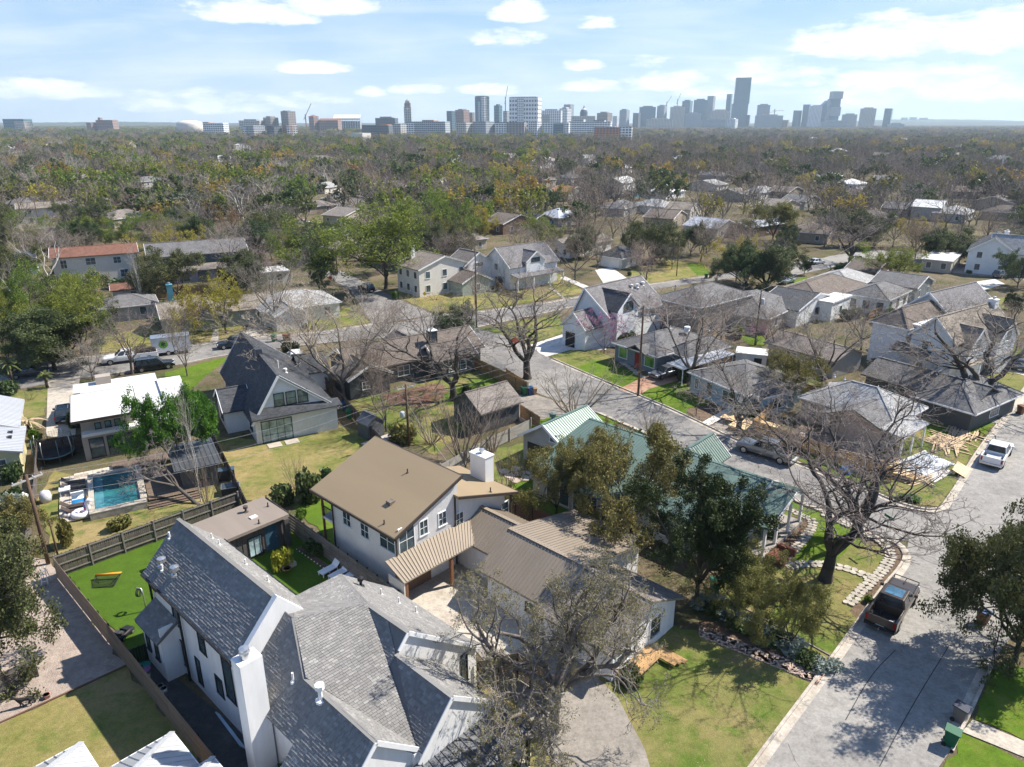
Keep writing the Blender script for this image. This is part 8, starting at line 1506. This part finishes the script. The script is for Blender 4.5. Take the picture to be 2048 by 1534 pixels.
while Y < 6200:
    st = 6.1 if Y < 330 else 8.6 + (Y - 330) * .012 if Y < 2200 else 40; X = -Y * .86 - 10
    while X < Y * .86 + 10:
        p = Vector((X + rs_.uniform(-.45, .45) * st, Y + rs_.uniform(-.45, .45) * st, 0)); X += st
        px, py, d = proj(p)
        if not -120 < px < 2170: continue
        if Y > 150 and any(abs(px - hx) < 22 + 8000 / hy_ and 0 < hy_ - Y < .3 * hy_ for hx, hy_ in HB) and rs_.random() < .5: continue
        if Y > 430: FARPTS.append((p, kind_at(px, d), (rs_.uniform(.75, 1.25) if Y < 2200 else rs_.uniform(1.0, 1.3)), 1.0 if Y < 2200 else 3.0)); continue
        H = rs_.uniform(6.5, 12); tx, ty, _ = proj(Vector((p.x, p.y, H))); wpx = H * .42 / d * FPX; bad = False
        for (x0, y0, x1, y1) in PROT:
            if px + wpx * .75 > x0 and px - wpx * .75 < x1 and py > y0 and ty < y1 - (y1 - y0) * .25:
                if rs_.random() < (.9 if Y < 160 else .5): bad = True; break
        if bad: continue
        if Y < 165 and rs_.random() < .2: continue
        if min(((p.x - q.x) ** 2 + (p.y - q.y) ** 2 for q in placed), default=99) < (18 if Y < 165 else 12): continue
        if min((p.x - l[0]) ** 2 + (p.y - l[1]) ** 2 for l in LAND) < 46: continue
        k = kind_at(px, d)
        if nscat >= 200: FARPTS.append((p, k, H / 10, 1.0)); continue
        lm = min(((p.x - l[0]) ** 2 + (p.y - l[1]) ** 2, l) for l in LAND)[1]; dx, dy = p.x - lm[0], p.y - lm[1]
        rel = ('behind' if dy > 0 else 'in front of') if abs(dy) > abs(dx) else ('right of' if dx > 0 else 'left of')
        ds = 'close ' if dx * dx + dy * dy < 400 else 'some way ' if dx * dx + dy * dy < 1600 else 'well '
        lab = '%s standing %s%s %s' % (ADJ[k], ds, rel, lm[2]); tree(k, p, H, lab, 'tree', 'trees: ' + lab); placed.append(p.to_2d()); nscat += 1
    Y += st
for i in range(150):     # garden shrubs and saplings around the houses
    l = rs_.choice([q for q in LAND[1:] if q[1] < 175]); a = rs_.uniform(0, 6.28); d = rs_.uniform(8, 13); p = Vector((l[0] + math.cos(a) * d, l[1] + math.sin(a) * d, 0)); px, py, _ = proj(p)
    if not 0 < px < 2048 or any(x0 < px < x1 and y0 < py < y1 for x0, y0, x1, y1 in ((960, 640, 1340, 860), (1300, 780, 1760, 1000), (420, 850, 720, 1000), (780, 1080, 1110, 1534), (100, 660, 700, 780), (1000, 1080, 1800, 1534), (1590, 800, 1950, 1000), (0, 1000, 500, 1534), (110, 900, 330, 1060))): continue
    k = rs_.choice(('shrub', 'olive_shrub', 'twiggy', 'dark_shrub', 'twiggy', 'shrub', 'lime_shrub')); hh = rs_.uniform(.8, 2.3); nm = {'shrub': 'green garden shrub', 'olive_shrub': 'olive garden shrub', 'twiggy': 'bare twiggy garden shrub', 'dark_shrub': 'dark evergreen garden shrub', 'lime_shrub': 'light green garden shrub'}[k] + ' in the yard around ' + l[2]
    tree(k, p, hh, nm, 'shrub', 'shrubs: ' + nm, hh * rs_.uniform(.9, 1.6))
# ---- the rest of the woods: one mass of instanced trees
hid = bpy.data.collections.new('far_tree_kinds')
def lod(name, seed, H, bark_, twig_, leaf=None, lv=(5, 5), per=0, size=.5, minr=.035):
    t = Tree(seed, H, 5, .2, 1.1, lv, .18, .05, .28, minr=minr); T, K, Lm = MB(), MB(), MB()
    mb = MB()
    for pts, rs, lev in t.br:
        mb.mi = 0 if lev <= 1 else 1; mb.tube(pts[::2] + ([pts[-1]] if len(pts) % 2 == 0 else []), rs[::2] + ([rs[-1]] if len(rs) % 2 == 0 else []), 4 if lev <= 1 else 3, False)
    if leaf:
        mb.mi = 2; r = random.Random(seed)
        for p, d, L in t.tips:
            for _ in range(per):
                c = p + vrand(r) * .8 * r.random() ** .4; a = vrand(r); b = a.cross(vrand(r)).normalized(); q = size * r.uniform(.6, 1.3); a *= q; b *= q * .6; mb.poly([c - a, c + b, c + a, c - b])
    me = mb.mesh(name, [bark_, twig_] + ([leaf] if leaf else []), False, False); o = bpy.data.objects.new(name, me); hid.objects.link(o)
KID = dict(bare=(0, 1, 2), limb=(1,), sycamore=(3,), oak=(4, 5), olive=(6,), spring=(7, 8), lime=(7,), gold=(9,), rust=(10,))
for i, a in enumerate([('bare_a', 1, 9, bk_grey, twig_grey), ('bare_b', 2, 10, bk_brown, twig_brown), ('bare_c', 3, 9, bk_grey, twig_brown), ('pale_d', 4, 10, bk_white, twig_pale), ('oak_e', 5, 8, bk_dark, bk_dark, LF['oak'], (4, 4), 6), ('oak_f', 6, 8, bk_dark, bk_dark, LF['dark'], (4, 4), 6), ('olive_g', 7, 8, bk_dark, bk_dark, LF['olive'], (4, 4), 6), ('spring_h', 8, 9, bk_dark, bk_dark, LF['spring'], (5, 4), 4), ('spring_i', 9, 9, bk_dark, bk_dark, LF['spring'], (5, 4), 4), ('xgold_j', 10, 9, bk_grey, twig_brown, LF['gold'], (5, 5), 2), ('yrust_k', 11, 8, bk_grey, twig_brown, LF['rust'], (5, 5), 2)]):
    lod('far_%02d_%s' % (i, a[0]), 500 + a[1], *a[2:5], *(a[5:6] or (None,)), lv=a[6] if len(a) > 6 else (5, 5, 2), per=a[7] if len(a) > 7 else 0)
def woods(name, pts):
    me = bpy.data.meshes.new(name); me.from_pydata([tuple(p) for p, *_ in pts], [], [])
    for an, ty in (('kidx', 'INT'), ('sxy', 'FLOAT'), ('sz', 'FLOAT'), ('rz', 'FLOAT')): me.attributes.new(an, ty, 'POINT')
    r = random.Random(3)
    me.attributes['kidx'].data.foreach_set('value', [r.choice(KID[k]) for _, k, _, _ in pts]); me.attributes['sxy'].data.foreach_set('value', [s * w * r.uniform(.9, 1.15) for _, _, s, w in pts]); me.attributes['sz'].data.foreach_set('value', [s * (1.0 + (w - 1) * .12) for _, _, s, w in pts]); me.attributes['rz'].data.foreach_set('value', [r.uniform(0, 6.28) for _ in pts])
    o = tag(link(name, me), kind='stuff'); ng = bpy.data.node_groups.new(name, 'GeometryNodeTree'); ng.interface.new_socket('Geometry', in_out='INPUT', socket_type='NodeSocketGeometry'); ng.interface.new_socket('Geometry', in_out='OUTPUT', socket_type='NodeSocketGeometry')
    n = ng.nodes; L = ng.links.new; gi = n.new('NodeGroupInput'); go = n.new('NodeGroupOutput'); ip = n.new('GeometryNodeInstanceOnPoints'); ci = n.new('GeometryNodeCollectionInfo'); ci.inputs[0].default_value = hid; ci.inputs[1].default_value = True; ci.inputs[2].default_value = True
    def at(nm, ty):
        a = n.new('GeometryNodeInputNamedAttribute'); a.data_type = ty; a.inputs[0].default_value = nm; return a.outputs[0]
    ip.inputs['Pick Instance'].default_value = True; L(gi.outputs[0], ip.inputs['Points']); L(ci.outputs[0], ip.inputs['Instance']); L(at('kidx', 'INT'), ip.inputs['Instance Index'])
    cx = n.new('ShaderNodeCombineXYZ'); sx = at('sxy', 'FLOAT'); L(sx, cx.inputs[0]); L(sx, cx.inputs[1]); L(at('sz', 'FLOAT'), cx.inputs[2]); L(cx.outputs[0], ip.inputs['Scale'])
    cr = n.new('ShaderNodeCombineXYZ'); L(at('rz', 'FLOAT'), cr.inputs[2]); L(cr.outputs[0], ip.inputs['Rotation']); L(ip.outputs[0], go.inputs[0])
    md = o.modifiers.new('woods', 'NODES'); md.node_group = ng
woods('far_woods', FARPTS)
print('FARPTS', len(FARPTS), 'scatter', nscat)
# ================================================================== skyline
def facade(name, col, g=(.08, .11, .14), cell=(4.0, 3.6), k=.55, rough=.35):
    cell = (cell[0] * 1.25, cell[1] * 1.25); col = tuple(min(.8, c * 1.35) for c in col)
    m = bpy.data.materials.new(name); m.use_nodes = True; t = m.node_tree; L = t.links.new; b = t.nodes['Principled BSDF']; tc = N(t, 'ShaderNodeTexCoord'); sp = N(t, 'ShaderNodeSeparateXYZ'); L(tc.outputs['UV'], sp.inputs[0])
    wx = M(t, 'LESS_THAN', M(t, 'FRACT', M(t, 'DIVIDE', sp.outputs[0], cell[0])), k + .15); wy = M(t, 'LESS_THAN', M(t, 'FRACT', M(t, 'DIVIDE', sp.outputs[1], cell[1])), k); w = M(t, 'MULTIPLY', wx, wy)
    geo = N(t, 'ShaderNodeNewGeometry'); sn = N(t, 'ShaderNodeSeparateXYZ'); L(geo.outputs['Normal'], sn.inputs[0]); w = M(t, 'MULTIPLY', w, M(t, 'LESS_THAN', sn.outputs[2], .5))
    L(MIXC(t, w, col, g), b.inputs['Base Color']); b.inputs['Roughness'].default_value = .75; L(M(t, 'MULTIPLY_ADD', w, rough - .75, .75), b.inputs['Roughness']); return m
FC = dict(white=facade('facade_white', (.66, .65, .63), cell=(5, 3.8)), glassy=facade('facade_glass', (.16, .22, .26), (.09, .14, .18), (3, 4), .8, .15), teal=facade('facade_teal', (.12, .20, .22), (.06, .12, .15), (3, 4), .75, .15), brick=facade('facade_brick', (.30, .19, .15), cell=(5, 3.6)), brown=facade('facade_brown', (.27, .215, .18), cell=(6, 3.8)), tan=facade('facade_tan', (.46, .41, .35), cell=(5, 3.8)), grey=facade('facade_grey', (.33, .34, .35), cell=(4, 3.8)), dark=facade('facade_dark', (.12, .13, .14), (.05, .06, .08), (4, 3.8)), orange=facade('facade_orange', (.42, .18, .09), cell=(5, 3.4)), checker=facade('facade_checker', (.62, .62, .62), (.06, .08, .10), (6.5, 9), .48), redroof=mat('campus_tile', (.30, .12, .07), .85, .1), cream=mat('cream_dome', (.66, .62, .54), .8, .05))
def spot(px, D): return Vector(((px - 1024) / FPX * (D * math.cos(PITCH) + 10), D, 0))
SKY = []
def tower(x0, x1, yt, D, f, label, parts=(), dep=None, rot=0, name='office_tower', cat='tower', top=None):
    """building seen between columns x0..x1 with its roof at row yt, D metres away; parts: (fx0, fx1, row, facade, depth share)"""
    a, b = spot(x0, D), spot(x1, D); c = (a + b) / 2; w = (b - a).length; H = max(6, height_at(c, yt)); rot = rot or (-36 if w < 60 else -12); d = dep or w * (.62 if w < 60 else .4); w *= .74 if w < 60 else .94; o = thing(name, label, cat, c, rot)
    MB().box(-w / 2, w / 2, -d / 2, d / 2, 0, H).build('block', FC[f], o)
    for (f0, f1, row, ff, ds) in parts: h2 = max(4, height_at(c, row)); MB().box(-w / 2 + w * f0, -w / 2 + w * f1, -d / 2 * ds - .4, d / 2 * ds, 0 if h2 <= H else H - .5, h2).build('wing' if h2 <= H else 'upper_block', FC[ff], o)
    if top == 'plant': MB().box(-w * .3, w * .3, -d * .3, d * .3, H, H + 4).build('plant_room', FC['grey'], o)
    SKY.append((x0, x1)); return o, w, d, H
tower(14, 66, 238, 2600, 'teal', 'low teal glass office block at the far left of the skyline', ((.55, 1, 243, 'tan', 1.02),)); tower(176, 200, 245, 2400, 'brick', 'small red brick hall left of the larger one'); tower(198, 238, 240, 2400, 'brick', 'red brick hall with stepped centre in the left distance', ((.05, .2, 235, 'brick', .4),)); tower(410, 458, 246, 2000, 'white', 'white apartment block left of the campus', ((0, .3, 244, 'brick', .9),)); tower(482, 530, 241, 2400, 'tan', 'long tan campus hall', top='plant'); tower(529, 560, 235, 2400, 'brown', 'square brown campus block', top='plant'); tower(565, 595, 222.5, 2400, 'brown', 'brown slab tower on the campus', ((.1, .5, 221, 'brick', .6),)); tower(489, 532, 251, 1700, 'grey', 'grey white apartments below the campus', ((0, .3, 253, 'white', 1.1),)); tower(567, 596, 250, 1700, 'orange', 'orange and white apartment block', ((.6, 1, 251, 'white', 1.05),)); tower(535, 566, 252, 1700, 'dark', 'dark apartment block between two pale ones')
o, w, d, H = tower(620, 640, 233, 2300, 'brick', 'brick hall with red hipped roof'); MB().tube([(0, 0, H), (0, 0, H + 5)], [w * .7, .1], 4).build('roof', FC['redroof'], o, uv=False); o, w, d, H = tower(640, 684, 240.5, 2300, 'brick', 'long brick hall with red tile roof'); MB().prism([(-w / 2, -d / 2, H), (-w / 2, d / 2, H), (-w / 2, 0, H + 5)], (w, 0, 0)).build('roof', FC['redroof'], o)
c = spot(382, 2300); o = thing('arena', 'pale domed arena on the left horizon', 'arena', c); w = (spot(408, 2300) - spot(357, 2300)).length / 2; MB().lathe([(w, 0), (w, 30), (w * .9, 36), (w * .5, 40), (.5, 41)], 20).build('dome', FC['cream'], o, True, False)
c = spot(696, 2500); o = thing('stadium', 'open stadium grandstand raised on columns', 'stadium', c); w = (spot(723, 2500) - spot(670, 2500)).length; H = height_at(c, 229)
MB().prism([(-w / 2, -12, H - 16), (-w / 2, 14, H - 2), (-w / 2, 14, H), (-w / 2, -12, H - 12)], (w, 0, 0)).build('stand', FC['cream'], o); MB().box(-w / 2, w / 2, -8, 14, 0, H - 20).build('base', FC['grey'], o)
for i in range(12): MB().box(-w / 2 + w * i / 11 - .8, -w / 2 + w * i / 11 + .8, -11, -9, 0, H - 10).build('column', FC['cream'], o)
tower(753, 797, 236, 2300, 'dark', 'long dark flat hall before the clock tower', top='plant')
c = spot(818, 2350); o = thing('clock_tower', 'slender tan stone clock tower with stepped crown', 'clock tower', c); w = (spot(825, 2350) - spot(811, 2350)).length; z1, z2, z3 = height_at(c, 214), height_at(c, 206), height_at(c, 199); MB().box(-w / 2, w / 2, -w / 2, w / 2, 0, z1).build('shaft', FC['tan'], o); MB().box(-w * .42, w * .42, -w * .42, w * .42, z1, z2).build('belfry', FC['brown'], o); MB().box(-w * .3, w * .3, -w * .3, w * .3, z2, z2 + (z3 - z2) * .6).build('lantern', FC['tan'], o); MB().tube([(0, 0, z2 + (z3 - z2) * .6), (0, 0, z3)], [w * .34, w * .1], 8).build('cap', FC['brown'], o, uv=False); MB().tube([(0, -w * .51, z1 - 5), (0, -w * .54, z1 - 5)], 3.2, 14).build('clock_face', FC['cream'], o, uv=False)
tower(726, 786, 250, 1750, 'dark', 'dark long apartment block below the clock tower', ((.68, .95, 249, 'orange', 1.05),)); tower(786, 815, 247.5, 1800, 'tan', 'tan apartment block below the clock tower'); tower(816, 900, 243, 1900, 'grey', 'grey student housing block', ((.4, .7, 240, 'brick', .9), (.0, .2, 246, 'white', 1.05)))
tower(894, 912, 222, 2300, 'glassy', 'pale glass slab beside the brick tower block'); tower(911, 940, 220, 2350, 'brick', 'dark brick tower block with stepped top', ((.25, .75, 218, 'brick', .7),)); tower(938, 950, 225, 2400, 'brown', 'low brown slab left of the white tower'); tower(949, 981, 193, 2300, 'glassy', 'tall white and glass residential tower', ((.66, 1, 193, 'white', 1.05), (.34, .5, 203, 'white', 1.04), (.1, .9, 192, 'dark', .9)), 24); tower(988, 1005, 211, 2600, 'teal', 'dark teal glass tower', ((.3, .7, 208.5, 'dark', .6),)); tower(1006, 1019, 222, 2500, 'grey', 'unfinished grey tower below the crane')
o, w, d, H = tower(1020, 1081, 195, 2250, 'checker', 'broad white tower with dark checker pattern windows', ((.28, .52, 196, 'white', 1.03), (.05, .95, 194, 'dark', .9)), 60); tower(1081, 1124, 221, 2400, 'white', 'white medical block right of the checkered tower', ((.0, .4, 230, 'grey', 1.1),), top='plant'); tower(1117, 1142, 217, 2500, 'white', 'stepped white block behind the medical block', ((.3, .8, 214.5, 'tan', .7),)); tower(1126, 1147, 209, 3000, 'grey', 'grey tower rising behind the stepped white block'); o, w, d, H = tower(1141, 1192, 232, 2900, 'tan', 'low stone building with small dome'); MB().lathe([(w * .16, H), (w * .16, H + 14), (w * .12, H + 22), (w * .04, H + 28), (.3, H + 38)], 12).build('dome', FC['tan'], o, uv=False); tower(1192, 1224, 226, 2600, 'brown', 'brown flat topped office block', top='plant'); tower(1137, 1224, 243, 1900, 'white', 'row of white apartments under the brown block', ((.1, .35, 239, 'tan', .9), (.6, .85, 240, 'grey', 1.05))); tower(1187, 1265, 254, 1500, 'orange', 'long red and white apartment row at the woods edge', ((.3, .55, 253, 'white', 1.05), (.7, 1, 254, 'white', 1.04))); tower(912, 946, 245, 1800, 'tan', 'pale flat block below the brick tower'); tower(945, 990, 243, 1800, 'grey', 'grey block below the white tower'); tower(990, 1053, 244, 1800, 'brown', 'brown and white block below the checkered tower', ((0, .4, 246, 'white', 1.05),)); tower(1057, 1084, 243, 1800, 'white', 'small white block with flat roof'); tower(1086, 1140, 245, 1800, 'white', 'wide white clinic block', ((.4, .8, 247, 'teal', 1.05),)); tower(700, 745, 266, 1350, 'cream', 'long cream roofed shed at the woods edge', dep=20, name='warehouse', cat='warehouse')
for a in [(1237, 1258, 220, 3500, 'grey', 'grey tower alone left of downtown'), (1264, 1280, 226, 3500, 'dark', 'dark cube tower left of downtown'), (1276, 1310, 214, 3700, 'glassy', 'broad pale glass tower at the left of downtown'), (1311, 1332, 212, 3700, 'grey', 'grey tower under construction with cranes'), (1337, 1368, 214, 3700, 'tan', 'tan office tower with flat top'), (1360, 1382, 202, 3900, 'glassy', 'hazy glass tower behind the tan one'), (1383, 1410, 200, 3800, 'glassy', 'glass tower with slanted roof'), (1409, 1426, 192, 3900, 'grey', 'slim grey tower with masts'), (1368, 1400, 227, 3500, 'grey', 'low grey office block in front of the slanted tower'), (1418, 1457, 221, 3600, 'tan', 'stepped tan tower with turret top'), (1447, 1459, 188, 3950, 'glassy', 'slim glass tower beside the tallest one'), (1490, 1498, 230, 3700, 'dark', 'small dark tower at the foot of the tallest'), (1510, 1535, 210, 3800, 'grey', 'blunt grey tower right of the tallest'), (1508, 1562, 231, 3600, 'grey', 'wide unfinished grey block with tower cranes'), (1562, 1577, 240, 3500, 'brown', 'low brown block between tower groups'), (1582, 1600, 221, 3800, 'teal', 'teal tower at the left of the right group'), (1600, 1616, 209, 3800, 'glassy', 'glass tower with small crown'), (1613, 1638, 212, 3700, 'white', 'pale residential tower with balconies'), (1681, 1709, 229, 3700, 'grey', 'low stepped grey hotel block'), (1716, 1745, 217, 3600, 'tan', 'pair of tan residential slabs'), (1762, 1780, 217, 3700, 'teal', 'rounded blue glass tower standing alone at the right'), (1224, 1237, 232, 3300, 'white', 'small pale block left of the grey tower'), (1290, 1345, 238, 3300, 'tan', 'row of low pale blocks at the foot of downtown'), (1400, 1450, 240, 3300, 'grey', 'low hazy blocks under the stepped tan tower'), (1450, 1475, 238, 3200, 'white', 'small bright white block below the tallest tower'), (1640, 1690, 243, 3300, 'grey', 'low grey podium in the right group'), (1775, 1805, 248, 3600, 'grey', 'low brown grey block right of the blue tower')]:
    tower(*a, parts=((.2, .8, a[2] - 2.2, a[4], .6),) if (a[1] - a[0]) > 18 else ())
o, w, d, H = tower(1459, 1491, 208, 3750, 'glassy', 'tallest glass skyscraper with cut out stepped shaft', ((.08, 1.04, 155.5, 'glassy', .85), (.55, 1.04, 158, 'teal', .9)), 50)
c = spot(1643, 3800); o = thing('office_tower', 'sail shaped glass tower with pointed tip', 'tower', c); w = (spot(1652, 3800) - spot(1634, 3800)).length; H = height_at(c, 201); MB().prism([(-w / 2, -18, 0), (w / 2, -18, 0), (w / 2, -18, H * .55), (w * .1, -18, H), (-w / 2, -18, H * .8)], (0, 36, 0)).build('shaft', FC['glassy'], o)
c = spot(1660, 3700); o = thing('office_tower', 'tall tower of shifted stacked blocks in the right group', 'tower', c); w = (spot(1672, 3700) - spot(1652, 3700)).length
for i, (r0, r1, dx) in enumerate(((262, 232, 0), (232, 214, .12), (214, 198, .0), (198, 183, .14))): MB().box(-w / 2 + dx * w, w / 2 + dx * w, -20, 20, max(0, height_at(c, r0)), height_at(c, r1)).build('stacked_block', FC['grey' if i % 2 else 'glassy'], o)
crm = mat('crane_steel', (.30, .16, .12), .6)
def crane(px, yb, yt, D, label, ang):
    c = spot(px, D); o = thing('tower_crane', label, 'crane', c); H = height_at(c, yt); MB().box(-1.4, 1.4, -1.4, 1.4, 0, H).build('mast', crm, o); d = Vector((math.cos(R(ang)), 0, math.sin(R(ang)))); t = Vector((0, 0, H * .92)); MB().bar(t - d * 12, t + d * 42, 1.6, 1.6).build('jib', crm, o)
crane(1011, 222, 194, 2500, 'red luffing crane over the unfinished tower', 80); crane(1330, 214, 203, 3700, 'crane left of the tan office tower', 60); crane(1351, 214, 198, 3800, 'crane beside the tan office tower', 70); crane(1545, 231, 218, 3600, 'flat top crane over the unfinished block', 0); crane(1530, 231, 222, 3600, 'second flat top crane beside the first', 5); crane(614, 240, 229, 2400, 'small crane over the campus', 60)
# distant ridge and hills
hm = ground_mat('hill_woods', [(0.06, 0.075, 0.045), (0.09, 0.085, 0.06), (0.05, 0.06, 0.035)], 0.01, 0.002, 0, 0, .05)
def ridge(D, prof, name, dep=900):
    mb = MB(); r = random.Random(D); xs = list(range(-300, 2400, 12))
    def hh(x):
        for (x0, y0), (x1, y1) in zip(prof, prof[1:]):
            if x0 <= x <= x1: return y0 + (y1 - y0) * (x - x0) / (x1 - x0)
        return prof[-1][1]
    P0 = [(spot(x, D), height_at(spot(x, D), hh(x) + r.uniform(-.5, .5))) for x in xs]
    for (a, za), (b, zb) in zip(P0, P0[1:]): mb.poly([(a.x, D - dep, -1), (b.x, D - dep, -1), (b.x, D, zb), (a.x, D, za)]); mb.poly([(a.x, D, za), (b.x, D, zb), (b.x, D + dep, -1), (a.x, D + dep, -1)])
    tag(mb.build(name, hm, uv=False, smooth=True), kind='structure')
ridge(7200, [(-300, 245), (100, 245), (250, 243.5), (330, 244.5), (420, 246), (900, 247), (1400, 248), (1780, 244), (2400, 243)], 'hills'); ridge(8600, [(-300, 246), (1500, 247), (1770, 239.5), (1850, 238), (1950, 239.5), (2048, 242), (2400, 241)], 'hills', 1200)
for i, (x0, x1, y) in enumerate(((1800, 1812, 235), (1816, 1830, 234.5), (1836, 1852, 235.5))): tower(x0, x1, y, 8500, 'tan', ('first hazy block on the right hand hilltop', 'middle hazy block on the hilltop', 'last hazy block on the hilltop')[i])
# far road at the right
sheet('road', concw, ring(px_poly([(1990, 352), (2015, 340), (2060, 326), (2120, 318)]), 2) + ring(px_poly([(2120, 326), (2060, 336), (2030, 348), (2010, 360)]), 2), .2)
for (x, yb, yt, l) in ((1995, 372, 310, 'tall grey steel pole near the pale road'), (2040, 372, 305, 'second tall grey steel pole leaning at the right edge'), (1962, 320, 300, 'short steel pole left of the pale road')):
    p = G(x, yb); o = thing('steel_pole', l, 'pole', p); MB().tube([(0, 0, 0), (0, 0, height_at(p, yt))], [.5, .3], 8).build('shaft', chrome, o)
# ================================================================== air
hz = bpy.data.materials.new('air'); hz.use_nodes = True; t = hz.node_tree; t.nodes.remove(t.nodes['Principled BSDF']); pv = N(t, 'ShaderNodeVolumePrincipled'); pv.inputs['Color'].default_value = (.66, .84, 1.0, 1); pv.inputs['Density'].default_value = 0.00008; pv.inputs['Anisotropy'].default_value = .2
t.links.new(pv.outputs[0], t.nodes['Material Output'].inputs['Volume'])
mb = MB(); mb.box(-9800, 9800, -300, 9900, -3, 330); tag(mb.build('haze', hz, uv=False), kind='stuff')
